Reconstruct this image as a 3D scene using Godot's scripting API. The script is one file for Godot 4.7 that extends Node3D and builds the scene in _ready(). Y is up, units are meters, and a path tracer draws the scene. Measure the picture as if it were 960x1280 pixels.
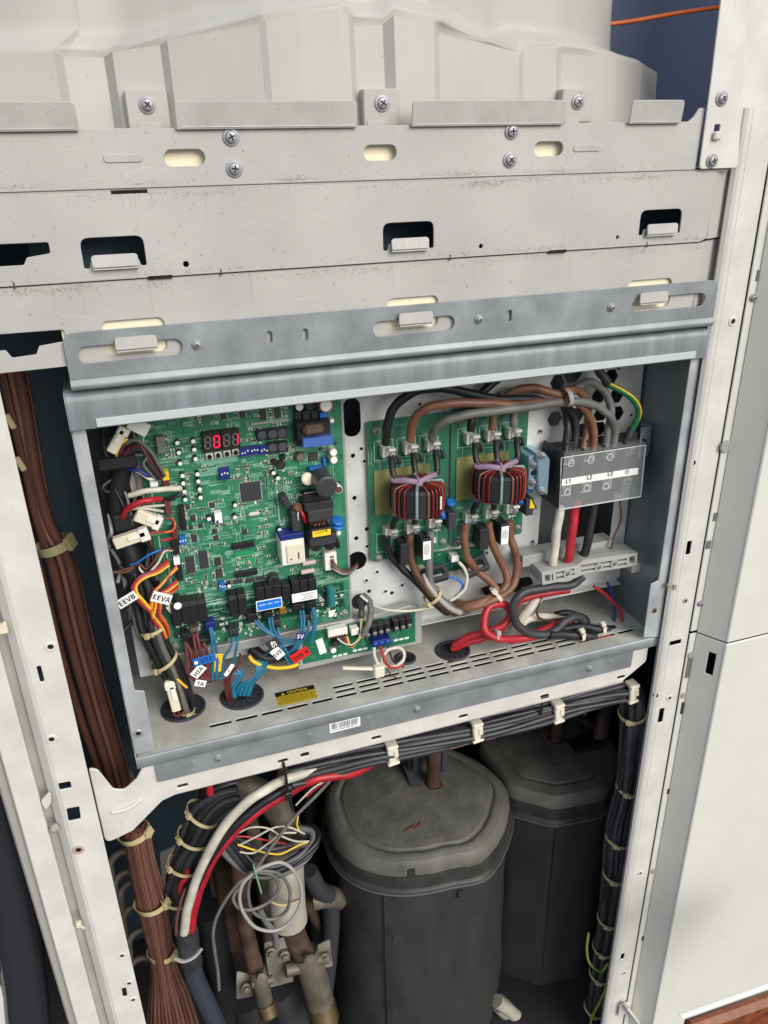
extends Node3D
# All lengths below are millimetres; meshes are scaled to metres when they are committed.
const MM := 0.001
var mats := {}
var used := {}
var rng := RandomNumberGenerator.new()
var screw_head: ArrayMesh
var screw_slot: ArrayMesh
var small_head: ArrayMesh
var small_slot: ArrayMesh

class M:
	var v := PackedVector3Array()
	var n := PackedVector3Array()
	var t := PackedVector2Array()
	func tri(a: Vector3, b: Vector3, c: Vector3, na: Vector3, nb: Vector3, nc: Vector3, ua := Vector2.ZERO, ub := Vector2.ZERO, uc := Vector2.ZERO) -> void:
		if (b - a).cross(c - a).dot(na + nb + nc) > 0.0:
			v.append(a); v.append(c); v.append(b)
			n.append(na); n.append(nc); n.append(nb)
			t.append(ua); t.append(uc); t.append(ub)
		else:
			v.append(a); v.append(b); v.append(c)
			n.append(na); n.append(nb); n.append(nc)
			t.append(ua); t.append(ub); t.append(uc)
	func quad(a: Vector3, b: Vector3, c: Vector3, d: Vector3, k: Vector3) -> void:
		tri(a, b, c, k, k, k, Vector2(0, 1), Vector2(1, 1), Vector2(1, 0))
		tri(a, c, d, k, k, k, Vector2(0, 1), Vector2(1, 0), Vector2(0, 0))
	func quadn(a: Vector3, b: Vector3, c: Vector3, d: Vector3, na: Vector3, nb: Vector3, nc: Vector3, nd: Vector3) -> void:
		tri(a, b, c, na, nb, nc, Vector2(0, 1), Vector2(1, 1), Vector2(1, 0))
		tri(a, c, d, na, nc, nd, Vector2(0, 1), Vector2(1, 0), Vector2(0, 0))
	# a box with chamfered edges; q turns it
	func box(c: Vector3, s: Vector3, ch := 0.3, q := Basis()) -> void:
		var h := s * 0.5
		ch = minf(ch, minf(h.x, minf(h.y, h.z)) * 0.9)
		var ax := [Vector3.RIGHT, Vector3.UP, Vector3.BACK]
		for k in 3:
			var i: int = (k + 1) % 3
			var j: int = (k + 2) % 3
			for sg in [-1.0, 1.0]:
				var nn: Vector3 = ax[k] * sg
				var a: Vector3 = ax[i] * (h[i] - ch)
				var b: Vector3 = ax[j] * (h[j] - ch)
				var o: Vector3 = ax[k] * (sg * h[k])
				if k == 2 or k == 1:
					if k == 1:
						var w := a; a = b; b = -w if sg > 0 else w
					quad(c + q * (o - a - b), c + q * (o + a - b), c + q * (o + a + b), c + q * (o - a + b), q * nn)
				else:
					quad(c + q * (o - a - b), c + q * (o + a - b), c + q * (o + a + b), c + q * (o - a + b), q * nn)
			for si in [-1.0, 1.0]:
				for sj in [-1.0, 1.0]:
					var l: Vector3 = ax[k] * (h[k] - ch)
					var e1: Vector3 = ax[i] * (si * h[i]) + ax[j] * (sj * (h[j] - ch))
					var e2: Vector3 = ax[i] * (si * (h[i] - ch)) + ax[j] * (sj * h[j])
					var en: Vector3 = q * (ax[i] * si + ax[j] * sj).normalized()
					quad(c + q * (e1 - l), c + q * (e1 + l), c + q * (e2 + l), c + q * (e2 - l), en)
		for sx in [-1.0, 1.0]:
			for sy in [-1.0, 1.0]:
				for sz in [-1.0, 1.0]:
					var g := Vector3(sx, sy, sz)
					var kn := q * g.normalized()
					var i2 := h - Vector3(ch, ch, ch)
					tri(c + q * (Vector3(h.x, i2.y, i2.z) * g), c + q * (Vector3(i2.x, h.y, i2.z) * g), c + q * (Vector3(i2.x, i2.y, h.z) * g), kn, kn, kn)
	# profile of (radius, height) turned about an axis through c
	func lathe(c: Vector3, axis: Vector3, prof: Array, k := 20, smooth := false) -> void:
		var w := axis.normalized()
		var u := w.cross(Vector3.UP if absf(w.y) < 0.9 else Vector3.RIGHT).normalized()
		var x := w.cross(u)
		for i in prof.size() - 1:
			var p: Vector2 = prof[i]
			var q: Vector2 = prof[i + 1]
			var d := (q - p).normalized()
			var nr := Vector2(d.y, -d.x)
			for j in k:
				var a0 := TAU * j / k
				var a1 := TAU * (j + 1) / k
				var e0 := u * cos(a0) + x * sin(a0)
				var e1 := u * cos(a1) + x * sin(a1)
				var n0 := e0 * nr.x + w * nr.y
				var n1 := e1 * nr.x + w * nr.y
				var A := c + e0 * p.x + w * p.y
				var B := c + e1 * p.x + w * p.y
				var C := c + e1 * q.x + w * q.y
				var D := c + e0 * q.x + w * q.y
				if p.x < 0.0001:
					tri(A, C, D, n0, n1, n0)
				elif q.x < 0.0001:
					tri(A, B, C, n0, n1, n1)
				else:
					quadn(A, B, C, D, n0, n1, n1, n0)
	func cyl(a: Vector3, b: Vector3, r: float, k := 16, ch := 0.3) -> void:
		var l := a.distance_to(b)
		lathe(a, b - a, [Vector2(0, 0), Vector2(r - ch, 0), Vector2(r, ch), Vector2(r, l - ch), Vector2(r - ch, l), Vector2(0, l)], k)
	# a round tube along a path; rr gives a radius per point
	func tube(pts: Array, r: float, k := 10, caps := true, rr := [], flat := 1.0) -> void:
		var m := pts.size()
		var tang := []
		for i in m:
			tang.append((pts[mini(i + 1, m - 1)] - pts[maxi(i - 1, 0)]).normalized())
		var w0: Vector3 = tang[0]
		var u := w0.cross(Vector3.UP if absf(w0.y) < 0.9 else Vector3.RIGHT).normalized()
		var ring0 := []
		var nor0 := []
		for i in m:
			var w: Vector3 = tang[i]
			u = (u - w * u.dot(w)).normalized()
			var x := w.cross(u)
			var ri: float = r if rr.is_empty() else rr[i]
			var ring := []
			var nor := []
			for j in k:
				var a := TAU * j / k
				var e := u * cos(a) + x * (sin(a) * flat)
				ring.append(pts[i] + e * ri)
				nor.append((u * cos(a) + x * (sin(a) / flat)).normalized())
			if i > 0:
				for j in k:
					var j1 := (j + 1) % k
					quadn(ring0[j], ring0[j1], ring[j1], ring[j], nor0[j], nor0[j1], nor[j1], nor[j])
			if caps and (i == 0 or i == m - 1):
				var cn := -w if i == 0 else w
				for j in range(1, k - 1):
					tri(ring[0], ring[j], ring[j + 1], cn, cn, cn)
			ring0 = ring
			nor0 = nor
	# an extruded outline with holes, front at z1, back at z0, laid by xf
	func plate(outer: Array, holes: Array, z0: float, z1: float, xf := Transform3D.IDENTITY, ch := 0.4) -> void:
		var po := outer.duplicate()
		var area := 0.0
		for i in po.size():
			area += po[i].cross(po[(i + 1) % po.size()])
		if area < 0.0:
			po.reverse()
		var ph := []
		for h in holes:
			var hh: Array = h.duplicate()
			var ar := 0.0
			for i in hh.size():
				ar += hh[i].cross(hh[(i + 1) % hh.size()])
			if ar < 0.0:
				hh.reverse()
			ph.append(hh)
		var fo := inset(po, ch)
		var fh := []
		for h in ph:
			fh.append(inset(h, -ch))
		var lo := Vector2(1e9, 1e9)
		var hi := -lo
		for p in fo:
			lo = lo.min(p); hi = hi.max(p)
		for face in 2:
			var xs := [lo.x - 1.0, hi.x + 1.0]
			var hs: Array = fh if face == 0 else ph
			var base: Array = fo if face == 0 else po
			for h in hs:
				var c := 0.0
				for p in h:
					c += p.x
				xs.append(c / h.size())
			xs.sort()
			var z := z1 if face == 0 else z0
			var nn := xf.basis * (Vector3.BACK if face == 0 else Vector3.FORWARD)
			for i in xs.size() - 1:
				if xs[i + 1] - xs[i] < 0.01:
					continue
				var slab := PackedVector2Array([Vector2(xs[i], lo.y - 5), Vector2(xs[i + 1], lo.y - 5), Vector2(xs[i + 1], hi.y + 5), Vector2(xs[i], hi.y + 5)])
				var polys: Array = Geometry2D.intersect_polygons(PackedVector2Array(base), slab)
				for h in hs:
					var h0 := 1e9
					var h1 := -1e9
					for p in h:
						h0 = minf(h0, p.x); h1 = maxf(h1, p.x)
					if h1 <= xs[i] or h0 >= xs[i + 1]:
						continue
					var nx := []
					for q in polys:
						nx.append_array(Geometry2D.clip_polygons(q, PackedVector2Array(h)))
					polys = nx
				for q in polys:
					var id := Geometry2D.triangulate_polygon(q)
					for k in range(0, id.size(), 3):
						var P := []
						var U := []
						for e in 3:
							var s: Vector2 = q[id[k + e]]
							P.append(xf * Vector3(s.x, s.y, z))
							U.append(Vector2((s.x - lo.x) / (hi.x - lo.x), (hi.y - s.y) / (hi.y - lo.y)))
						tri(P[0], P[1], P[2], nn, nn, nn, U[0], U[1], U[2])
		var rims := [[po, fo, 1.0]]
		for i in ph.size():
			rims.append([ph[i], fh[i], -1.0])
		for rm in rims:
			var a: Array = rm[0]
			var b: Array = rm[1]
			for i in a.size():
				var j := (i + 1) % a.size()
				var d: Vector2 = (a[j] - a[i]).normalized()
				var on := Vector3(d.y, -d.x, 0) * float(rm[2])
				var wn := xf.basis * on
				var cn := xf.basis * (on + Vector3.BACK).normalized()
				var A := xf * Vector3(a[i].x, a[i].y, z1 - ch)
				var B := xf * Vector3(a[j].x, a[j].y, z1 - ch)
				quad(A, B, xf * Vector3(b[j].x, b[j].y, z1), xf * Vector3(b[i].x, b[i].y, z1), cn)
				quad(xf * Vector3(a[i].x, a[i].y, z0), xf * Vector3(a[j].x, a[j].y, z0), B, A, wn)
	static func inset(p: Array, d: float) -> Array:
		var o := []
		var m := p.size()
		for i in m:
			var a: Vector2 = (p[i] - p[(i + m - 1) % m]).normalized()
			var b: Vector2 = (p[(i + 1) % m] - p[i]).normalized()
			var na := Vector2(-a.y, a.x)
			var nb := Vector2(-b.y, b.x)
			var k := na + nb
			o.append(p[i] + k * (d / maxf(0.35, k.length_squared() * 0.5)))
		return o
	# a strip of sheet bent along a profile in (y, z), running from x0 to x1
	func strip(prof: Array, x0: float, x1: float, th := 1.2) -> void:
		for i in prof.size() - 1:
			var p: Vector2 = prof[i]
			var q: Vector2 = prof[i + 1]
			var d := (q - p).normalized()
			var nn := Vector3(0, d.y, -d.x)
			if nn.z < -0.5 or (absf(nn.z) <= 0.5 and nn.y < 0.0 and false):
				nn = -nn
			var n0 := nn
			var n1 := nn
			if i > 0:
				var e: Vector2 = (p - prof[i - 1]).normalized()
				var em := Vector3(0, e.y, -e.x)
				if em.dot(nn) > 0.6: n0 = (em + nn).normalized()
			if i < prof.size() - 2:
				var e: Vector2 = (prof[i + 2] - q).normalized()
				var em := Vector3(0, e.y, -e.x)
				if em.dot(nn) > 0.6: n1 = (em + nn).normalized()
			var A := Vector3(x0, p.x, p.y)
			var B := Vector3(x1, p.x, p.y)
			var C := Vector3(x1, q.x, q.y)
			var D := Vector3(x0, q.x, q.y)
			quadn(A, B, C, D, n0, n0, n1, n1)
			var o := nn * -th
			quad(A + o, B + o, C + o, D + o, -nn)
			quad(A, D, D + o, A + o, Vector3.LEFT)
			quad(B, C, C + o, B + o, Vector3.RIGHT)
			if i == 0:
				quad(A, B, B + o, A + o, Vector3(0, -d.x, -d.y))
			if i == prof.size() - 2:
				quad(D, C, C + o, D + o, Vector3(0, d.x, d.y))
	func append(o: M, xf: Transform3D) -> void:
		for i in o.v.size():
			v.append(xf * o.v[i]); n.append((xf.basis * o.n[i]).normalized()); t.append(o.t[i])
	func done(off: Vector3, mt: Material) -> ArrayMesh:
		var w := PackedVector3Array()
		w.resize(v.size())
		for i in v.size():
			w[i] = v[i] * 0.001 - off
		var a := []
		a.resize(Mesh.ARRAY_MAX)
		a[Mesh.ARRAY_VERTEX] = w
		a[Mesh.ARRAY_NORMAL] = n
		a[Mesh.ARRAY_TEX_UV] = t
		var o := ArrayMesh.new()
		o.add_surface_from_arrays(Mesh.PRIMITIVE_TRIANGLES, a)
		o.surface_set_material(0, mt)
		return o

func v(x: float, y: float, z: float) -> Vector3:
	return Vector3(x, y, z)

func numbered(nm: String) -> String:
	var k: int = used.get(nm, 0)
	used[nm] = k + 1
	return nm if k == 0 else "%s_%03d" % [nm, k]

# a top-level thing whose children are its parts; at is its base in mm
func thing(nm: String, label: String, cat: String, at: Vector3, group := "") -> Node3D:
	var o := Node3D.new()
	o.name = numbered(nm)
	add_child(o, true)
	o.position = at * MM
	o.set_meta("label", label)
	o.set_meta("category", cat)
	if group != "":
		o.set_meta("group", group)
	return o

func origin(o: Node) -> Vector3:
	var p := Vector3.ZERO
	while o != self:
		p += o.position
		o = o.get_parent()
	return p

func part(parent: Node, nm: String, m: M, mt: Material, label := "") -> MeshInstance3D:
	var o := MeshInstance3D.new()
	o.name = nm
	o.mesh = m.done(origin(parent), mt)
	parent.add_child(o, true)
	if label != "":
		o.set_meta("label", label)
	return o

# a top-level thing that is one mesh
func solo(nm: String, label: String, cat: String, m: M, mt: Material, group := "") -> MeshInstance3D:
	var lo := Vector3(1e9, 1e9, 1e9)
	var hi := -lo
	for p in m.v:
		lo = lo.min(p); hi = hi.max(p)
	var at := Vector3((lo.x + hi.x) / 2, lo.y, (lo.z + hi.z) / 2) * MM
	var o := MeshInstance3D.new()
	o.name = numbered(nm)
	o.mesh = m.done(at, mt)
	add_child(o, true)
	o.position = at
	o.set_meta("label", label)
	o.set_meta("category", cat)
	if group != "":
		o.set_meta("group", group)
	return o

func box_part(parent: Node, nm: String, c: Vector3, s: Vector3, mt: Material, ch := 0.3, q := Basis()) -> MeshInstance3D:
	var m := M.new()
	m.box(c, s, ch, q)
	return part(parent, nm, m, mt)

func spline(p: Array, sub := 6) -> Array:
	var o := []
	var m := p.size()
	for i in m - 1:
		var a: Vector3 = p[maxi(i - 1, 0)]
		var b: Vector3 = p[i]
		var c: Vector3 = p[i + 1]
		var d: Vector3 = p[mini(i + 2, m - 1)]
		for k in sub:
			var s := float(k) / sub
			o.append(0.5 * (2.0 * b + (c - a) * s + (2.0 * a - 5.0 * b + 4.0 * c - d) * s * s + (3.0 * b - a - 3.0 * c + d) * s * s * s))
	o.append(p[m - 1])
	return o

func cable(nm: String, label: String, pts: Array, r: float, mt: Material, group := "", cat := "cable", sub := 6) -> MeshInstance3D:
	var m := M.new()
	var sp := spline(pts, sub)
	# real sheathing is never quite even: it wanders and swells a little along its length
	var rr := []
	var a := rng.randf_range(0.0, TAU)
	for i in sp.size():
		if i > 0 and i < sp.size() - 1:
			sp[i] += v(sin(a + i * 0.9), cos(a * 2.0 + i * 0.7), sin(a * 3.0 + i * 0.8)) * minf(0.05 * r, 0.25)
		rr.append(r * (1.0 + 0.015 * sin(a + i * 1.1)))
	m.tube(sp, r, 12, true, rr)
	return solo(nm, label, cat, m, mt, group)

func wire(parent: Node, pts: Array, r: float, mt: Material, nm := "wire", sub := 6) -> MeshInstance3D:
	var m := M.new()
	m.tube(spline(pts, sub), r, 7)
	return part(parent, nm, m, mt)

# wires laid round a common path, each wandering a little
func bundle(parent: Node, pts: Array, rad: float, r: float, count: int, ms: Array, twist := 0.6, nm := "wire", k := 7, sub := 5, fan := []) -> void:
	var sp := spline(pts, sub)
	var m := sp.size()
	var us := []
	var xs := []
	var u := Vector3.RIGHT
	for i in m:
		var w: Vector3 = (sp[mini(i + 1, m - 1)] - sp[maxi(i - 1, 0)]).normalized()
		if i == 0:
			u = w.cross(Vector3.UP if absf(w.y) < 0.9 else Vector3.RIGHT).normalized()
		u = (u - w * u.dot(w)).normalized()
		us.append(u)
		xs.append(w.cross(u))
	for c in count:
		var a0 := TAU * c / count + rng.randf_range(-0.3, 0.3)
		var rr := rad * (1.0 if c % 3 else 0.55) * rng.randf_range(0.85, 1.1)
		var ph := rng.randf_range(0.0, TAU)
		var path := []
		for i in m:
			var s := float(i) / (m - 1)
			var a := a0 + twist * s + 0.25 * sin(ph + s * 9.0)
			var q := rr * (1.0 + 0.12 * sin(ph * 2.0 + s * 13.0))
			if not fan.is_empty():
				q *= lerpf(fan[0], fan[1], s)
			path.append(sp[i] + us[i] * (cos(a) * q) + xs[i] * (sin(a) * q))
		var mm := M.new()
		mm.tube(path, r, k)
		part(parent, nm, mm, ms[c % ms.size()])

# a nylon tie: band round a path direction plus its lock head
func tie(parent: Node, c: Vector3, axis: Vector3, r: float, mt: Material, head: Vector3, wd := 3.5, nm := "cable_tie", sq := 1.0) -> MeshInstance3D:
	var m := M.new()
	var w := axis.normalized()
	var u := head - w * head.dot(w)
	u = u.normalized()
	var x := w.cross(u)
	var k := 26
	for j in k:
		var a0 := TAU * j / k
		var a1 := TAU * (j + 1) / k
		var e0 := u * cos(a0) + x * (sin(a0) * sq)
		var e1 := u * cos(a1) + x * (sin(a1) * sq)
		var h := w * (wd / 2)
		var t := 0.9
		m.quadn(c + e0 * (r + t) - h, c + e1 * (r + t) - h, c + e1 * (r + t) + h, c + e0 * (r + t) + h, e0, e1, e1, e0)
		m.quad(c + e0 * r + h, c + e1 * r + h, c + e1 * (r + t) + h, c + e0 * (r + t) + h, w)
		m.quad(c + e0 * r - h, c + e1 * r - h, c + e1 * (r + t) - h, c + e0 * (r + t) - h, -w)
		m.quadn(c + e0 * r - h, c + e1 * r - h, c + e1 * r + h, c + e0 * r + h, -e0, -e1, -e1, -e0)
	m.box(c + u * (r + 1.6), Vector3(4.4, wd * 1.5, wd * 1.4), 0.5, Basis(u, w, x))
	m.box(c + u * (r + 2.0) + x * 4.5, Vector3(1.0, wd * 0.8, 6.0), 0.2, Basis(u, w, x))
	return part(parent, nm, m, mt)

func circle(x: float, y: float, r: float, k := 16) -> Array:
	var o := []
	for i in k:
		o.append(Vector2(x + r * cos(TAU * i / k), y + r * sin(TAU * i / k)))
	return o

func rrect(x: float, y: float, w: float, h: float, r: float, k := 4) -> Array:
	var o := []
	r = minf(r, minf(w, h) / 2 - 0.01)
	for c in 4:
		var cx := x + (w / 2 - r) * (1.0 if c in [0, 3] else -1.0)
		var cy := y + (h / 2 - r) * (1.0 if c < 2 else -1.0)
		for i in k + 1:
			var a := PI / 2 * (c + float(i) / k)
			o.append(Vector2(cx + r * cos(a), cy + r * sin(a)))
	return o

# rounds the corners of an outline; a corner's own radius may be given in rs
func fillet(p: Array, r: float, rs := {}, k := 4) -> Array:
	var o := []
	var m := p.size()
	for i in m:
		var c: Vector2 = p[i]
		var a: Vector2 = p[(i + m - 1) % m] - c
		var b: Vector2 = p[(i + 1) % m] - c
		var ri: float = rs.get(i, r)
		var half := absf(a.angle_to(b)) / 2
		var d := minf(ri / maxf(tan(half), 0.05), minf(a.length(), b.length()) * 0.45)
		if ri < 0.05 or half > 1.5:
			o.append(c)
			continue
		var s := c + a.normalized() * d
		var e := c + b.normalized() * d
		for j in k + 1:
			var f := float(j) / k
			o.append(s.lerp(c, f).lerp(c.lerp(e, f), f))
	return o

func screw(parent: Node, at: Vector3, small := false, facing := Vector3.BACK, turn := 0.6, nm := "screw") -> MeshInstance3D:
	var o := MeshInstance3D.new()
	o.name = nm
	o.mesh = small_head if small else screw_head
	parent.add_child(o, true)
	var z := facing.normalized()
	var x := (Vector3.UP if absf(z.y) < 0.9 else Vector3.RIGHT).cross(z).normalized()
	o.transform = Transform3D(Basis(x, z.cross(x), z) * Basis(Vector3.BACK, turn), at * MM - origin(parent))
	var s := MeshInstance3D.new()
	s.name = "cross_slot"
	s.mesh = small_slot if small else screw_slot
	o.add_child(s, true)
	return o

func screw_shapes(r: float, mt: Material, dark: Material) -> Array:
	var m := M.new()
	m.lathe(Vector3.ZERO, Vector3.BACK, [Vector2(r, -0.5), Vector2(r, 0.9), Vector2(r * 0.92, 1.2), Vector2(r * 0.72, 1.3), Vector2(r * 0.7, 1.5), Vector2(r * 0.68, 2.6), Vector2(r * 0.55, 3.4), Vector2(r * 0.3, 3.7), Vector2(0, 3.75)], 22)
	var s := M.new()
	s.box(Vector3(0, 0, 3.5), Vector3(r * 0.85, r * 0.16, 0.8), 0.05)
	s.box(Vector3(0, 0, 3.52), Vector3(r * 0.16, r * 0.85, 0.8), 0.05)
	return [m.done(Vector3.ZERO, mt), s.done(Vector3.ZERO, dark)]

# a threaded nut pressed into sheet: raised ring with a dark bore
func rivet_nut(parent: Node, at: Vector3, r: float, mt: Material, dark: Material, facing := Vector3.BACK) -> void:
	var m := M.new()
	m.lathe(at, facing, [Vector2(r, 0), Vector2(r, 0.5), Vector2(r * 0.85, 1.0), Vector2(r * 0.55, 1.0), Vector2(r * 0.5, 0.4), Vector2(r * 0.5, -2.0)], 18)
	var o := part(parent, "rivet_nut", m, mt)
	var d := M.new()
	d.lathe(at, facing, [Vector2(r * 0.5, 0.15), Vector2(0, 0.15)], 14)
	part(o, "bore", d, dark)

func text(parent: Node, nm: String, s: String, at: Vector3, cap: float, mt: Material, q := Basis(), font := "Droid Sans", bold := 400) -> MeshInstance3D:
	var tm := TextMesh.new()
	var f := SystemFont.new()
	f.font_names = PackedStringArray([font])
	f.font_weight = bold
	tm.font = f
	tm.text = s
	tm.font_size = 32
	tm.pixel_size = cap * MM / (0.72 * 32.0)
	tm.depth = 0.00012
	tm.material = mt
	var o := MeshInstance3D.new()
	o.name = nm
	o.mesh = tm
	parent.add_child(o, true)
	o.transform = Transform3D(q, at * MM - origin(parent))
	return o

func mat(key: String, c := Color.WHITE, rough := 0.5, metal := 0.0, tex: Texture2D = null, scale := 1.0) -> StandardMaterial3D:
	if mats.has(key):
		return mats[key]
	var m := StandardMaterial3D.new()
	m.albedo_color = c
	m.roughness = rough
	m.metallic = metal
	if tex:
		m.albedo_texture = tex
		m.uv1_triplanar = true
		m.uv1_world_triplanar = true
		m.uv1_scale = Vector3.ONE * scale
	mats[key] = m
	return m

func ramp_noise(freq: float, a: Color, b: Color, sd: int, type := FastNoiseLite.TYPE_SIMPLEX_SMOOTH, oct := 4, size := 512, lo := 0.0, hi := 1.0) -> NoiseTexture2D:
	var n := FastNoiseLite.new()
	n.noise_type = type
	n.frequency = freq
	n.seed = sd
	n.fractal_octaves = oct
	var g := Gradient.new()
	g.set_color(0, a)
	g.set_color(1, b)
	g.set_offset(0, lo)
	g.set_offset(1, hi)
	var t := NoiseTexture2D.new()
	t.width = size
	t.height = size
	t.seamless = true
	t.noise = n
	t.color_ramp = g
	return t

func bump_noise(freq: float, sd: int, strength: float, type := FastNoiseLite.TYPE_SIMPLEX_SMOOTH, size := 512) -> NoiseTexture2D:
	var n := FastNoiseLite.new()
	n.noise_type = type
	n.frequency = freq
	n.seed = sd
	var t := NoiseTexture2D.new()
	t.width = size
	t.height = size
	t.seamless = true
	t.noise = n
	t.as_normal_map = true
	t.bump_strength = strength
	return t

# sheet tone with faint cloudy variation, scattered specks and scuffs
func worn(base: Color, amount: float, specks: int, speck: Color, sd: int, size := 1024, scuffs := 0, scuff := Color.WHITE, biggest := 3) -> ImageTexture:
	var n := FastNoiseLite.new()
	n.seed = sd
	n.frequency = 0.006
	n.fractal_octaves = 5
	var im := n.get_seamless_image(size, size)
	im.convert(Image.FORMAT_RGB8)
	var d := im.get_data()
	for i in range(0, d.size(), 3):
		var f := 1.0 - amount * (1.0 - d[i] / 255.0)
		d[i] = int(255.0 * base.r * f)
		d[i + 1] = int(255.0 * base.g * f)
		d[i + 2] = int(255.0 * base.b * f * (1.0 - 0.15 * amount * (1.0 - f)))
	im = Image.create_from_data(size, size, false, Image.FORMAT_RGB8, d)
	var r := RandomNumberGenerator.new()
	r.seed = sd
	for i in specks:
		var x := r.randi_range(0, size - 4)
		var y := r.randi_range(0, size - 4)
		var c := im.get_pixel(x, y).lerp(speck, r.randf_range(0.15, 0.8))
		im.fill_rect(Rect2i(x, y, r.randi_range(1, biggest), r.randi_range(1, biggest)), c)
	for i in scuffs:
		var x := r.randf_range(0, size)
		var y := r.randf_range(0, size)
		var a := r.randf_range(0, TAU)
		var l := r.randi_range(6, 40)
		var al := r.randf_range(0.1, 0.5)
		for k in l:
			var px := int(x + cos(a) * k)
			var py := int(y + sin(a) * k)
			if px >= 0 and py >= 0 and px < size and py < size:
				im.set_pixel(px, py, im.get_pixel(px, py).lerp(scuff, al))
	im.generate_mipmaps()
	return ImageTexture.create_from_image(im)

func _ready() -> void:
	# --- camera, sky, sun, exposure
	var cam := Camera3D.new()
	cam.name = "camera"
	cam.fov = 66.29
	cam.near = 0.02
	cam.far = 400.0
	add_child(cam)
	cam.transform = Transform3D(Basis(v(0.94585449, -0.01980771, 0.32398602), v(0.15255095, 0.90815948, -0.38983916), v(-0.28650915, 0.41815549, 0.86200841)), v(0.04475477, 0.53164732, 0.64139956))
	cam.current = true
	var env := Environment.new()
	env.background_mode = Environment.BG_SKY
	var sky := Sky.new()
	var sm := ProceduralSkyMaterial.new()
	sm.sky_top_color = Color(0.78, 0.84, 0.92)
	sm.sky_horizon_color = Color(0.93, 0.94, 0.95)
	sm.sky_curve = 0.2
	sm.ground_bottom_color = Color(0.42, 0.41, 0.39)
	sm.ground_horizon_color = Color(0.7, 0.7, 0.69)
	sm.sky_energy_multiplier = 0.75
	sky.sky_material = sm
	env.sky = sky
	env.tonemap_mode = Environment.TONE_MAPPER_LINEAR
	env.tonemap_exposure = 1.95
	env.sdfgi_enabled = true
	env.ssao_enabled = true
	env.ssil_enabled = true
	var we := WorldEnvironment.new()
	we.name = "environment"
	we.environment = env
	add_child(we)
	var sun := DirectionalLight3D.new()
	sun.name = "sun"
	sun.light_energy = 0.5
	sun.light_color = Color(1.0, 0.985, 0.965)
	sun.light_angular_distance = 40.0
	sun.shadow_enabled = true
	add_child(sun)
	sun.look_at_from_position(Vector3.ZERO, -Vector3(0.4, 0.6, 1.0), Vector3.UP)
	rng.seed = 77
	make_materials()
	build_setting()
	build_posts()
	build_rails()
	build_shroud()
	build_beam()
	build_doors()
	build_control_box()
	build_main_board()
	build_small_boards()
	build_filter_boards()
	build_power()
	build_wiring()
	build_lower()

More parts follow.
